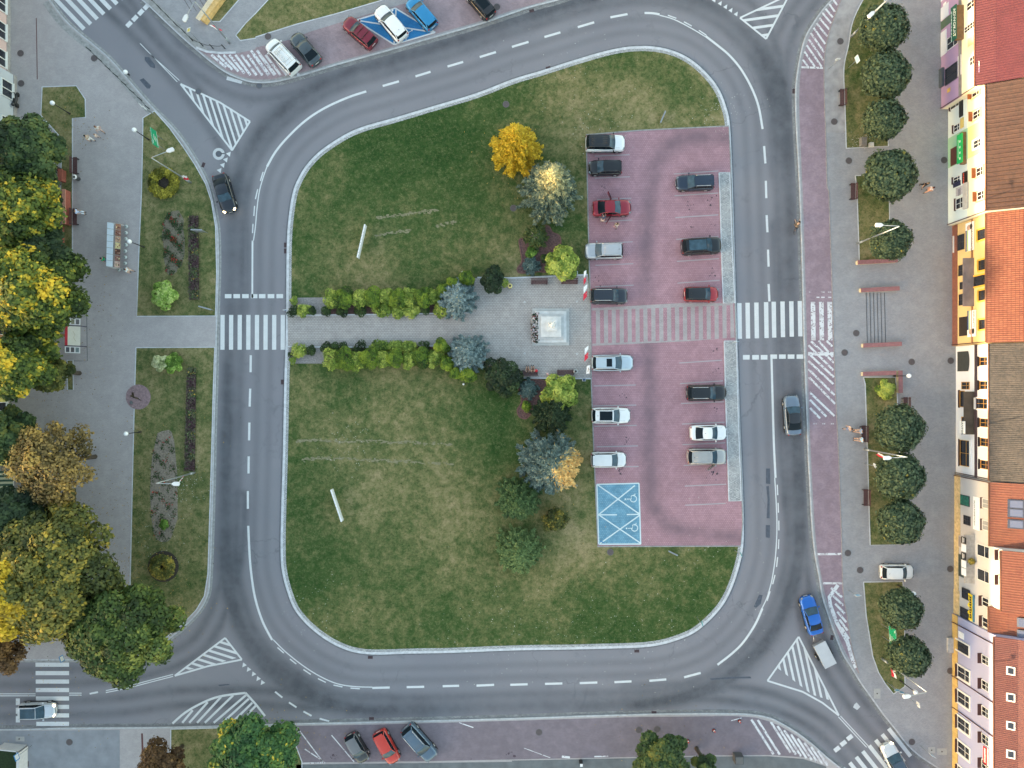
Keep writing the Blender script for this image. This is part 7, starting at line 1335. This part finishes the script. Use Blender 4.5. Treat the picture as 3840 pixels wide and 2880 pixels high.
# display stand with white panels
A = WT('01', 988, 462, 1.3); t = thing('display_stand', 'long white slanted display stand with brown pictures', 'display stand', (A.x, A.y, KZ), R(-1.5)); ln = 4.95
PIC = [M(sr(*c_), .5, 0, .5, 5) for c_ in ((176, 132, 110), (150, 104, 90), (190, 160, 140), (226, 206, 160), (90, 50, 40), (140, 100, 96), (206, 180, 172))]; PANW = M(sr(206, 220, 236), .3, 0, .05)
for k in range(7):
    y = ln/2-(k+.5)*ln/7; g = MB(); g.add([(-.46, y-ln/14+.02, 1.9), (-.46, y+ln/14-.02, 1.9), (.02, y+ln/14-.02, 1.45), (.02, y-ln/14+.02, 1.45)], [(3, 2, 1, 0), (0, 1, 2, 3)]); g.build('white_panel', PANW, t)
    g = MB(); g.add([(.14, y-ln/14+.02, 1.3), (.14, y+ln/14-.02, 1.3), (.54, y+ln/14-.02, .9), (.54, y-ln/14+.02, .9)], [(3, 2, 1, 0), (0, 1, 2, 3)]); o = g.build('picture', PIC[k], t)
    for q in range(3): g = MB(); g.ball((.2+q*.14, y+random.uniform(-.15, .15), 1.24-q*.1), .09, 8, 0, (1, 1, .3)); g.build('picture_detail', PIC[(k+q+3) % 7], o)
g = MB(); 
for y in (-ln/2, ln/2): g.add([(-.48, y, .1), (.56, y, .1), (.56, y, .9), (.14, y, 1.32), (.02, y, 1.45), (-.48, y, 1.92)], [(0, 1, 2, 3, 4, 5), (5, 4, 3, 2, 1, 0)])
g.build('side_frame', WHITE, t)
for k in range(8): g = MB(); y = ln/2-k*ln/7; g.tube([(-.46, y, 1.9), (.54, y, .9)], .02, 5); g.build('bar', M((.3, .32, .34), .5), t)
# round stools / bollard lights
GR = 'round pale paved discs beside the display stand'
for k, (x, y) in enumerate(((1090, 299), (1087, 352), (1086, 405), (1087, 458), (1081, 511), (1081, 564), (1080, 617), (1077, 671), (1025, 671))):
    p = WT('01', x, y, .45); d = ('topmost of the row', 'second of the row', 'third of the row', 'fourth of the row, left below the globe lamp', 'fifth of the row', 'sixth of the row', 'seventh of the row', 'lowest of the row, by a person in white', 'alone under the end of the stand')[k]
    t = thing('round_stool', 'pale round stool with a grey centre, '+d, 'stool', (p.x, p.y, KZ), 0, 'round stools beside the display stand'); g = MB(); g.cyl((0, 0, .3), .21, .06, 18); g.build('seat', M(sr(178, 186, 186), .6, 0, .08), t); g = MB(); g.cyl((0, 0, 0), .09, .3, 12); g.build('leg', GALV, t); g = MB(); g.cyl((0, 0, .36), .06, .012, 10); g.build('knob', M(sr(110, 120, 122), .6), t)
# information board
A = WT('01', 625, 1240, 2.0); t = thing('information_board', 'white and red map board with six pictures on the promenade', 'information board', (A.x, A.y, KZ), R(-.5))
def tilt(y0, y1, name, mat, u0=0, u1=1, lift=0, par=None):
    g = MB(); xa, za, xb, zb = -.60, 1.15, .46, 2.25; f = lambda u: (xa+(xb-xa)*u, za+(zb-za)*u+lift); a, b_ = f(u0), f(u1); g.add([(a[0], y0, 2.25-(a[1]-1.15)), (a[0], y1, 2.25-(a[1]-1.15)), (b_[0], y1, 2.25-(b_[1]-1.15)), (b_[0], y0, 2.25-(b_[1]-1.15))], [(0, 1, 2, 3), (3, 2, 1, 0)]); return g.build(name, mat, par or t)
mp = tilt(-1.1, 1.05, 'map_panel', M(sr(226, 226, 222), .5, 0, .05)); tilt(-1.1, 1.05, 'title_stripe', M(sr(198, 30, 60), .5), 0, .18, -.01 if True else 0, mp)
g = MB(); g.tube([(-.05, .5, 1.71), (.1, .1, 1.56), (0, -.2, 1.66), (.15, -.6, 1.5)], .012, 4); g.build('map_line', M(sr(150, 140, 100), .6), mp)
for s, y0, y1 in ((1, 1.2, 1.95), (-1, -1.95, -1.22)):
    o = tilt(y0, y1, 'picture_panel', M(sr(222, 224, 232), .5, 0, .03))
    for k in range(3): tilt(y0+.1, y1-.1, 'picture', M(sr(*(((176, 60, 60), (150, 150, 130), (110, 110, 120)) if s > 0 else ((70, 74, 92), (90, 88, 96), (120, 140, 150)))[k]), .5, 0, .3, 6), .08+.31*k, .08+.31*k+.22, -.015, o)
for y in (1.12, -1.15): g = MB(); g.tube([(-.6, y, 2.27), (.5, y, 1.15)], .05, 6); g.tube([(.5, y, 0), (.5, y, 1.2)], .05, 6); g.build('post', M(sr(44, 44, 70), .5), t)
# sculpture on the round plinth
c0 = WT('02', 1175, 110, .6); t = thing('bronze_sculpture', 'dark bronze figure bending on a round pinkish paved disc', 'sculpture', (c0.x, c0.y, KZ), R(-38)); BRZ = M((.06, .045, .03), .4, .7, .3, 6)
g = MB(); g.tube([(-.7, 0, .0), (-.7, 0, .3)], .06, 8); g.build('base', BRZ, t); g = MB(); g.tube([(-.75, 0, .3), (-.4, .05, .7), (0, -.04, 1.0), (.35, .05, .75), (.7, 0, .4)], [.04, .08, .11, .09, .05], 8); g.ball((-.15, .02, 1.25), .13, 10); g.tube([(0, 0, 1.0), (-.3, .2, .8), (-.6, .12, .7)], [.07, .05, .03], 6); g.build('figure', BRZ, t)
box_thing('plaque_stone', 'small dark plaque on the round paved disc', 'plaque', '02', 1137, 160, (.26, .34, .12), M((.12, .13, .14), .5), rz=20)
# litter bins, rental, misc street objects bottom
box_thing('waste_containers', 'pair of dark square waste containers at the bottom edge', 'container', '23', 1963, 1590, (.95, .9, 1.0), M((.07, .07, .075), .6, 0, .2), M((.12, .12, .12), .6)); box_thing('lantern_box', 'white-framed black box at the bottom edge near the centre', 'box', '23', 598, 1630, (.36, .36, .9), POLE, WHITE)
# scooter by the top left house
p = WT('00', 140, 858, .6); t = thing('motor_scooter', 'black motor scooter parked against the top left house', 'scooter', (p.x, p.y, KZ), R(88)); SB = M((.03, .032, .036), .35, .2, .2)
for x in (-.62, .62): g = MB(); g.tube([(x, -.05, .25), (x, .05, .25)], .25, 14); g.build('wheel', m_tyre, t)
g = MB(); g.tube([(-.7, 0, .55), (-.3, 0, .62), (.05, 0, .45), (.45, 0, .5), (.6, 0, .9)], [.14, .2, .14, .13, .07], 10); g.build('body', SB, t); g = MB(); g.box((-.3, 0, .8), (.7, .28, .12), 0, 0, .8); g.build('seat', POLE, t); g = MB(); g.tube([(.5, -.35, 1.05), (.6, 0, 1.0), (.5, .35, 1.05)], .025, 6); g.build('handlebar', m_chrome, t); g = MB(); g.ball((-.75, 0, .95), .2, 10); g.build('top_box', SB, t)
# manhole covers and gullies
GMh = 'round manhole covers'; GGu = 'road gully grates'
def manhole(label, ij, x, y, z, r=.32, m=None): p = WT(ij, x, y); t = thing('manhole_cover', label, 'manhole cover', (p.x, p.y, z), 0, GMh); g = MB(); n = 28; g.strip([((r+.03)*math.cos(2*math.pi*k/n), (r+.03)*math.sin(2*math.pi*k/n)) for k in range(n+2)], .06, .006); g.build('rim', M((.12, .11, .11), .7), t); g = MB(); g.flat([(r*math.cos(2*math.pi*k/n), r*math.sin(2*math.pi*k/n)) for k in range(n)], .003); g.build('lid', m or M(sr(100, 90, 92), .75, .1, .25, 12), t)
ML = M(sr(92, 84, 86), .75, .1, .3, 12)
for a in (('brown round manhole cover in front of the pink house', '00', 185, 465), ('brown round manhole cover above the small top left lawn', '00', 190, 725), ('reddish manhole cover beside the left chain fence', '00', 820, 508), ('manhole cover at the kerb of the top left footpath', '10', 107, 320), ('manhole cover in the setts at the top edge', '10', 1972, 155), ('large faded manhole cover by the top edge black car', '10', 2082, 65), ('round grey manhole cover in the upper lawn', '10', 2160, 905), ('brown manhole cover below the bench of the right pavement', '30', 567, 1055), ('grey manhole cover left of the fourth round tree', '30', 693, 1392), ('dark manhole cover by the bright green shop sign', '30', 1515, 1387), ('black manhole cover left of the topmost round tree', '30', 620, 362), ('brown manhole cover left of the steps, upper one', '31', 757, 1220), ('brown manhole cover left of the lowest red-capped wall', '31', 657, 1388), ('brown manhole cover right of the red-capped walls', '31', 1235, 1468), ('brown manhole cover close to the white house', '31', 1572, 1458), ('manhole cover right of the lower white path line', '32', 685, 1458), ('manhole cover left of the white hatchback', '32', 790, 1605), ('manhole cover close to the beige house', '32', 1568, 1595), ('manhole cover at the foot of the lavender house', '33', 1568, 815), ('manhole cover right of the bottom right zebra', '33', 1237, 1428), ('manhole cover left on the bottom red bays', '23', 233, 1345), ('left one of two manhole covers at the bottom red bays', '23', 1095, 1325), ('right one of two manhole covers at the bottom red bays', '23', 1252, 1318), ('manhole cover on the bottom left footway', '03', 606, 1430), ('dark cover in the lawn left of the blue spruce', '21', 12, 142), ('faded cover in the grass below the parking lot', '22', 848, 1450)): manhole(a[0], a[1], a[2], a[3], KZ+.03, m=ML)
for a in (('manhole cover in the asphalt at the tip of the hatched wedge', '00', 1715, 790), ('small dark cover in the asphalt inside the pale ring', '00', 1890, 1330), ('pale cover at the end of the setts by the top road', '10', 28, 740)): manhole(a[0], a[1], a[2], a[3], .008, .3, m=M(sr(92, 96, 106), .75, .1, .2, 12))
for k, (d, ij, x, y, rz) in enumerate((('at the left lawn bend', '00', 1757, 1425, 70), ('beside the upper island kerb', '20', 313, 587, 15), ('at the top road kerb', '20', 170, 93, 15), ('at the top of the right road', '30', 223, 787, 88), ('upper of two at the left island kerb', '11', 255, 458, 90), ('lower of two at the left island kerb', '11', 255, 510, 90), ('below the left zebra at the island kerb', '11', 228, 1642, 90), ('at the lower left island bend', '13', 988, 703, 0), ('at the bottom kerb above the orange hatchback', '13', 998, 1231, 0), ('at the bottom island kerb', '23', 1078, 648, 0), ('at the bottom kerb right of centre', '23', 1227, 1180, 0), ('beside the car trailer', '33', 552, 532, 80))):
    p = WT(ij, x, y); t = thing('gully_grate', 'dark gully grate '+d, 'drain grate', (p.x, p.y, .006), R(rz), GGu); g = MB(); g.box((0, 0, .004), (.56, .34, .012)); g.build('frame', M(sr(84, 66, 70), .8), t); g = MB(); [g.box((-.2+k2*.1, 0, .012), (.04, .26, .008)) for k2 in range(5)]; g.build('grating', M(sr(44, 38, 44), .8), t)
for k, (l, ij, x, y, w_, d_) in enumerate((('pale square utility hatch at the bottom right corner of the pavement', '33', 1497, 1513, 1.1, .75), ('grey square utility hatch beside the pale one, bottom right', '33', 1408, 1500, .75, .7), ('tall pale utility hatch by the bottom right bend', '33', 938, 1012, .75, 1.15), ('twin-dot utility hatch on the bottom left footway', '03', 180, 1403, 1.0, .55), ('brown square plate on the bottom left footway', '03', 232, 1618, .62, .62))):
    p = WT(ij, x, y); t = thing('utility_hatch', l, 'hatch', (p.x, p.y, KZ+.006)); g = MB(); g.box((0, 0, .004), (w_, d_, .012)); g.build('frame', M(sr(168, 166, 164), .8, 0, .1) if k != 4 else M(sr(96, 84, 86), .8), t); g = MB(); g.cyl((-.1 if k == 3 else 0, 0, .01), .08, .01, 10); g.build('knob', M(sr(70, 60, 60), .7), t)
# traffic cones
for l, x, y in (('red and white cone near the flaking hatching', 1968, 1258), ('red and white cone in the middle of the red bays', 1747, 1338), ('red and white cone beside the bottom edge tree', 1521, 1430)):
    p = WT('23', x, y, .3); t = thing('traffic_cone', l, 'traffic cone', (p.x, p.y, KZ), 0, 'traffic cones on the bottom red bays'); g = MB(); g.box((0, 0, .02), (.34, .34, .04)); g.build('base', m_blk, t); g = MB(); g.cyl((0, 0, .04), .14, .56, 14, 0, .03); g.build('cone', M((.6, .05, .03), .5), t); g = MB(); g.cyl((0, 0, .22), .108, .14, 14, 0, .078); g.build('stripe', WHITE, t)
# bottom left corner structure
p = WT('03', 170, 1560, 1.2); t = thing('bus_shelter', 'pale framed shelter with a curved panel at the bottom left corner', 'shelter', (0, 0, 0)); g = MB(); A, B, C_, D = WT('03', -40, 1495, 1.6), WT('03', 205, 1485, .8), WT('03', 175, 1600, 2.2), WT('03', 190, 1700, 2.2)
g.prism([(A.x, A.y), (B.x, B.y), (B.x, B.y-.12), (A.x, A.y-.12)], KZ, 1.6); g.prism([(B.x, B.y), (B.x, B.y-4), (B.x-.3, B.y-4), (B.x-.3, B.y)], KZ, 1.6); g.build('wall', M(sr(206, 204, 206), .7, 0, .1), t); g = MB(); g.prism([(A.x-2, A.y-.3), (B.x-.6, B.y-.3), (B.x-.6, B.y-4), (A.x-2, B.y-4)], KZ, .5); g.build('hedge', M(sr(40, 58, 34), .95, 0, .5, 6), t)
# stump pieces in upper mulch bed
p = WT('21', 195, 385, 1.6); t = thing('bare_branches', 'bare grey branches on top of the low pine in the mulch bed', 'branches', (p.x, p.y, 0)); g = MB()
for a in (0.3, 1.2, 2.4, 3.3, 4.6, 5.4): g.tube([(0, 0, KZ), (0, 0, 1.7), (.25*math.cos(a), .25*math.sin(a), 2.2), (.6*math.cos(a), .6*math.sin(a), 2.4)], [.06, .05, .04, .012], 5)
g.build('branch', M(sr(150, 136, 128), .85), t)
# lawn globes of the hedge
for l, x, y in (('small white garden light at the top of the upper hedge', 1783, 693), ('small white garden light below the lower hedge end', 1793, 1660)):
    p = WT('11', x, y, .8); t = thing('garden_light', l, 'garden light', (p.x, p.y, KZ)); g = MB(); g.tube([(0, 0, 0), (0, 0, .7)], .04, 8); g.build('post', POLE, t); g = MB(); g.ball((0, 0, .78), .12, 12); g.build('globe', GLOBE, t)
for k, (x, y) in enumerate(((109, 952), (560, 947), (109, 1395), (561, 1398))):
    p = WT('21', x, y); t = thing('ground_light', 'small round light set in the plaza, '+('upper left', 'upper right', 'lower left', 'lower right')[k]+' of the monument', 'ground light', (p.x, p.y, KZ+.014), 0, 'ground lights round the monument'); g = MB(); n = 16; g.strip([(.09*math.cos(2*math.pi*q/n), .09*math.sin(2*math.pi*q/n)) for q in range(n+2)], .03, .005); g.build('ring', WHITE, t); g = MB(); g.flat([(.07*math.cos(2*math.pi*q/n), .07*math.sin(2*math.pi*q/n)) for q in range(n)], .002); g.build('glass', M(sr(150, 156, 160), .3), t)
# cafe tables under the left trees
for l, ij, x, y in (('dark cafe table beside the hedge', '01', 480, 60), ('dark cafe table further down the hedge', '01', 470, 150)):
    p = WT(ij, x, y, .75); t = thing('cafe_table', l, 'table', (p.x, p.y, KZ)); g = MB(); g.cyl((0, 0, .72), .4, .03, 16); g.build('tabletop', m_blk, t); g = MB(); g.cyl((0, 0, 0), .03, .72, 8); g.cyl((0, 0, 0), .22, .02, 10); g.build('leg', IRON, t)
# row of white flower pots on the dark terrace rail
p = WT('02', 560, 1040, 1.0); t = thing('terrace_counter', 'dark terrace counter with a row of white lamps under the lower left trees', 'counter', (p.x, p.y, KZ)); g = MB(); g.box((0, 0, .45), (.62, 1.9, .9)); g.build('body', m_blk, t)
for k in range(7): g = MB(); g.ball((.42, .85-k*.27, .98), .13, 10); g.build('lamp', WHITE, t)
# ================================================================ people
SKIN = M((.55, .33, .23), .6, 0, .04); SKIN_T = M((.48, .27, .18), .6, 0, .04)
def skin_obj(name, verts, edges, radii, mat, parent, root=0, sub=1):
    me = bpy.data.meshes.new(name); me.from_pydata(verts, edges, []); o = bpy.data.objects.new(name, me); COL.objects.link(o)
    md = o.modifiers.new('s', 'SKIN'); md.use_smooth_shade = True; sd = o.modifiers.new('u', 'SUBSURF'); sd.levels = sub; sd.render_levels = sub
    for i, v in enumerate(me.skin_vertices[0].data): r = radii[i]; v.radius = (r, r) if not isinstance(r, tuple) else r; v.use_root = (i == root)
    dg = bpy.context.evaluated_depsgraph_get(); bpy.context.view_layer.update(); m2 = bpy.data.meshes.new_from_object(o.evaluated_get(dg)); bpy.data.objects.remove(o)
    m2.materials.clear(); m2.materials.append(mat)
    for p in m2.polygons: p.use_smooth = True; p.material_index = 0
    r = bpy.data.objects.new(name, m2); COL.objects.link(r)
    if parent: r.parent = parent
    return r
def person(label, px, heading, pose='walk', top=(.5, .5, .5), bottom=(.05, .06, .1), hair=(.03, .02, .015), scale=1.0, z=KZ, shorts=False, group=None, hat=None, skirt=False):
    """local frame: +x is where the person faces"""
    sit = pose in ('sit', 'bike'); hz = .48 if pose == 'sit' else (.92 if pose == 'bike' else .93); p = W(px, z+.9*scale); t = thing('person', label, 'person', (p.x, p.y, z), math.atan2(-heading[1], heading[0]), group); t.scale = (scale,)*3
    lean = {'walk': .05, 'stand': .0, 'sit': -.04, 'bike': .38, 'bend': .34}[pose]; V = []; E = []; Rr = []
    def add(v, r, par=None): V.append(v); Rr.append(r); (E.append((par, len(V)-1)) if par is not None else None); return len(V)-1
    pel = add((0, 0, hz), .13); wst = add((lean*.3, 0, hz+.18), .115, pel); ch = add((lean*.7, 0, hz+.40), .145, wst); nk = add((lean*.95, 0, hz+.56), .055, ch); h1 = add((lean+.02, 0, hz+.66), .085, nk); h2 = add((lean+.01, 0, hz+.76), .085, h1)
    legs = []; arms = []
    for s in (-1, 1):
        hp = add((0, s*.09, hz-.04), .10, pel); st_ = .22*s if pose == 'walk' else 0.0
        if pose == 'sit': kn = add((.44, s*.11, hz+.02), .068, hp); an = add((.50, s*.11, .09), .045, kn); to = add((.66, s*.12, .04), .035, an)
        elif pose == 'bike': kn = add((.36, s*.11, hz-.16+.12*s), .07, hp); an = add((.22, s*.11, .42+.12*s), .045, kn); to = add((.38, s*.11, .38+.12*s), .035, an)
        else: kn = add((st_*.55+.03, s*.10, .50), .065, hp); an = add((st_-.02, s*.10, .10), .045, kn); to = add((st_+.15, s*.11, .04), .035, an)
        legs.append([hp, kn, an, to]); sh = add((lean*.85, s*.19, hz+.47), .065, ch); aw = -.2*s if pose == 'walk' else .02
        if pose == 'sit': el = add((.05, s*.24, hz+.22), .045, sh); wr = add((.28, s*.15, hz+.14), .032, el); fd = (.9, -.1*s, -.2)
        elif pose == 'bike': el = add((.52, s*.24, hz+.28), .045, sh); wr = add((.66, s*.25, hz+.10), .032, el); fd = (.9, 0, -.3)
        elif pose == 'bend': el = add((.42, s*.20, hz+.28), .045, sh); wr = add((.60, s*.14, hz+.20), .032, el); fd = (.9, -.1*s, -.3)
        else: el = add((lean+aw*.6-.02, s*.25, hz+.22), .045, sh); wr = add((lean+aw+.06, s*.26, hz-.01), .032, el); fd = (.25, 0, -.95)
        arms.append([sh, el, wr]); w0 = V[wr]; pm = add((w0[0]+fd[0]*.07, w0[1]+fd[1]*.07, w0[2]+fd[2]*.07), (.035, .018), wr)
        f_ = Vector(fd).normalized(); sd = Vector((0, 1, 0)) if abs(f_.x) > .5 else Vector((1, 0, 0)); pv = Vector(V[pm])
        for k, ln in enumerate((.068, .078, .072, .058)): q = pv+sd*((k-1.5)*.019)+f_*.03; a = add(tuple(q+f_*ln*.45), .009, pm); add(tuple(q+f_*ln*.85+Vector((-.012*(f_.x < .5), -s*.006, -.014))), .008, a)
        a = add(tuple(Vector(w0)+f_*.045+sd*.04), .010, wr); add(tuple(Vector(w0)+f_*.085+sd*.055), .009, a)
    body = skin_obj('body', V, E, Rr, SKIN, t, pel, 1)
    hd = V[h2]; g = MB(); g.ball((hd[0]-.018, 0, hd[2]+.022), .108, 12, 0, (1.02, .93, 1.0)); 
    if not hat: g.ball((hd[0]-.055, 0, hd[2]-.05), .085, 10, 0, (.8, .95, 1.1))
    g.build('hair' if not hat else 'hat', M(hat or hair, .8, 0, .15, 12), t)
    g = MB(); g.tube([(hd[0]+.085, 0, hd[2]-.01), (hd[0]+.112, 0, hd[2]-.045), (hd[0]+.088, 0, hd[2]-.055)], [.010, .016, .012], 6); g.build('nose', SKIN_T, t)
    for s in (-1, 1):
        g = MB(); g.ball((hd[0]+.082, s*.033, hd[2]-.012), .012, 8); g.build('eye', m_blk, t); g = MB(); g.ball((hd[0]-.005, s*.092, hd[2]-.04), .024, 8, 0, (.7, .4, 1.2)); g.build('ear', SKIN_T, t)
    g = MB(); g.tube([(hd[0]+.082, -.022, hd[2]-.088), (hd[0]+.09, 0, hd[2]-.09), (hd[0]+.082, .022, hd[2]-.088)], .006, 5); g.build('mouth', M((.35, .10, .09), .6), t)
    # clothing follows the same bones, slightly larger
    sv = [V[pel], V[wst], V[ch], (V[nk][0], 0, V[nk][2]-.05)]; se = [(0, 1), (1, 2), (2, 3)]; srr = [.155, .135, .165, .085]
    for a in arms:
        i = len(sv); m_ = tuple(Vector(V[a[0]]).lerp(Vector(V[a[1]]), .8)); sv += [V[a[0]], m_]; se += [(2, i), (i, i+1)]; srr += [.085, .062]
    skin_obj('shirt', sv, se, srr, M(top, .85, 0, .1, 8), t, 0, 1)
    tv = [(V[pel][0], 0, V[pel][2]+.04)]; te = []; tr = [.158]
    for l in legs:
        i = len(tv); pts = [V[l[0]], V[l[1]]]+([] if shorts else [tuple(Vector(V[l[1]]).lerp(Vector(V[l[2]]), .85))]); tv += pts; tr += [.118, .085 if not skirt else .14]+([] if shorts else [.062]); te += [(0, i), (i, i+1)]+([] if shorts else [(i+1, i+2)])
    skin_obj('trousers' if not skirt else 'skirt', tv, te, tr, M(bottom, .85, 0, .1, 8), t, 0, 1)
    for l in legs:
        a, b_ = Vector(V[l[2]]), Vector(V[l[3]]); g = MB(); g.tube([a+Vector((-.05, 0, -.04)), (a+b_)/2+Vector((0, 0, -.01)), b_+Vector((.03, 0, 0))], [.045, .052, .038], 8); g.build('shoe', M((.08, .08, .085), .7), t)
    return t
G_ = 'people in the square'
person('woman with a white top and bare legs, walking on the upper left promenade', P1('00', 852, 1112), (.5, 1), 'walk', (.75, .72, .70), (.66, .50, .45), (.16, .07, .03), shorts=True, group=G_)
person('small child in a light top between the two adults on the promenade', P1('00', 832, 1172), (.9, .6), 'walk', (.72, .60, .55), (.6, .5, .45), (.3, .15, .06), .62, shorts=True, group=G_)
person('man in a beige shirt walking left of the child on the promenade', P1('00', 762, 1192), (1, .5), 'walk', (.50, .42, .34), (.72, .70, .68), (.02, .015, .012), group=G_)
person('person in a pale blue top seated at the end of the promenade bench', P1('01', 655, 168), (1, 0), 'sit', (.50, .58, .78), (.62, .70, .8), (.03, .02, .02), group=G_)
person('person in a bright green shirt behind the display stand', P1('01', 905, 583), (1, .3), 'stand', (.02, .42, .18), (.08, .16, .26), (.01, .01, .01), group=G_)
person('person in white beside the lowest round stool', P1('01', 1105, 675), (1, .3), 'walk', (.68, .72, .76), (.64, .46, .38), (.05, .045, .05), shorts=True, group=G_)
person('person with a white shirt seated under the yellow crowned tree', P1('01', 640, 942), (1, .2), 'sit', (.74, .72, .72), (.05, .05, .06), (.3, .2, .16), group=G_)
person('person with a bright orange head behind the information board', P1('01', 570, 1237), (0, 1), 'stand', (.5, .22, .14), (.05, .05, .06), (.6, .3, .18), group=G_)
person('person in a dark blue shirt leaning into the red saloon', P1('21', 782, 238), (.3, -1), 'bend', (.05, .07, .12), (.62, .46, .40), (.02, .015, .012), shorts=True, group=G_)
person('woman with long brown hair walking below the red saloon', P1('21', 905, 280), (-.2, 1), 'walk', (.30, .22, .16), (.66, .56, .48), (.05, .03, .02), group=G_)
person('person with bare arms seated at the left of the lower plaza bench', P1('21', 135, 1548), (0, -1), 'sit', (.14, .12, .14), (.30, .16, .12), (.05, .03, .02), group=G_, shorts=True)
person('person seated beside a red bag on the lower plaza bench', P1('21', 180, 1545), (0, -1), 'sit', (.42, .26, .20), (.20, .12, .10), (.06, .04, .03), group=G_, shorts=True)
person('small child in pink and white on the lower plaza edge', P1('21', 310, 1572), (-.6, .8), 'stand', (.78, .70, .72), (.66, .2, .26), (.5, .4, .36), .62, group=G_)
person('person in black with a white bag by the shop fronts at top right', P1('30', 1357, 1592), (0, 1), 'walk', (.02, .02, .022), (.03, .03, .035), (.25, .2, .12), group=G_)
person('person in white with pale trousers below the one in black', P1('30', 1402, 1635), (-1, .4), 'walk', (.74, .68, .70), (.66, .36, .26), (.08, .02, .02), group=G_)
person('woman in blue shorts walking towards the seated pair on the right pavement', P1('32', 700, 384), (-1, -.1), 'walk', (.60, .44, .36), (.20, .26, .42), (.05, .02, .02), group=G_, shorts=True)
person('upper person of the seated pair, blue top, on the right pavement bench', P1('32', 808, 408), (-1, 0), 'sit', (.26, .36, .52), (.60, .44, .38), (.02, .02, .02), group=G_, shorts=True)
person('lower person of the seated pair, light blue top, on the right pavement bench', P1('32', 815, 482), (-1, 0), 'sit', (.42, .62, .78), (.60, .44, .38), (.02, .02, .02), group=G_, shorts=True)
person('cafe guest in a dark jacket beside the terrace counter', P1('02', 548, 1005), (-1, 0), 'sit', (.05, .03, .03), (.03, .03, .035), (.2, .12, .08), group=G_)
person('cafe guest in white at the lower end of the terrace counter', P1('02', 548, 1092), (-1, 0), 'sit', (.7, .66, .62), (.1, .04, .04), (.2, .12, .08), group=G_)
person('waiter in a white shirt by the cafe hedge', P1('01', 475, -90), (0, 1), 'stand', (.72, .73, .74), (.03, .03, .035), (.02, .02, .02), group=G_)
# cyclist
person('cyclist in a camouflage top riding up the right road', P1('31', 247, 298), (.05, -1), 'bike', (.16, .13, .09), (.12, .09, .07), (.03, .02, .02), z=0.0, group=G_)
p = W(P1('31', 240, 300), .5); t = thing('bicycle', 'bicycle with brown rims under the cyclist on the right road', 'bicycle', (p.x, p.y, 0), R(88))
for x in (-.52, .54):
    n = 20; g = MB(); g.tube([(x+.33*math.cos(2*math.pi*k/n), 0, .34+.33*math.sin(2*math.pi*k/n)) for k in range(n+1)], .022, 6); wv = g.build('wheel', m_tyre, t); g = MB()
    for k in range(6): g.tube([(x-.32*math.cos(k*.52), 0, .34-.32*math.sin(k*.52)), (x+.32*math.cos(k*.52), 0, .34+.32*math.sin(k*.52))], .005, 4)
    g.build('spokes', m_chrome, wv)
FRM = M((.16, .07, .04), .4, .3, .05); g = MB(); g.tube([(-.52, 0, .34), (-.1, 0, .32), (.40, 0, .78), (-.2, 0, .78), (-.1, 0, .32)], .022, 6); g.tube([(-.2, 0, .78), (-.52, 0, .34)], .018, 6); g.tube([(.38, 0, .95), (.54, 0, .34)], .022, 6); g.build('frame', FRM, t)
g = MB(); g.box((-.22, 0, .86), (.26, .15, .06), 0, 0, .8); g.build('saddle', m_blk, t); g = MB(); g.tube([(.50, -.3, 1.0), (.38, -.05, .97), (.38, .05, .97), (.50, .3, 1.0)], .016, 6); g.build('handlebar', m_chrome, t)
p = WT('21', 208, 1545, .6); t = thing('bag', 'bright red bag on the plaza bench beside the seated pair', 'bag', (p.x, p.y, KZ+.46)); g = MB(); g.ball((0, 0, .15), .2, 12, 0, (1, .9, .9)); g.build('body', M((.6, .02, .04), .6), t); g = MB(); g.tube([(-.1, 0, .3), (0, 0, .42), (.1, 0, .3)], .012, 5); g.build('handle', M((.4, .01, .02), .6), t)
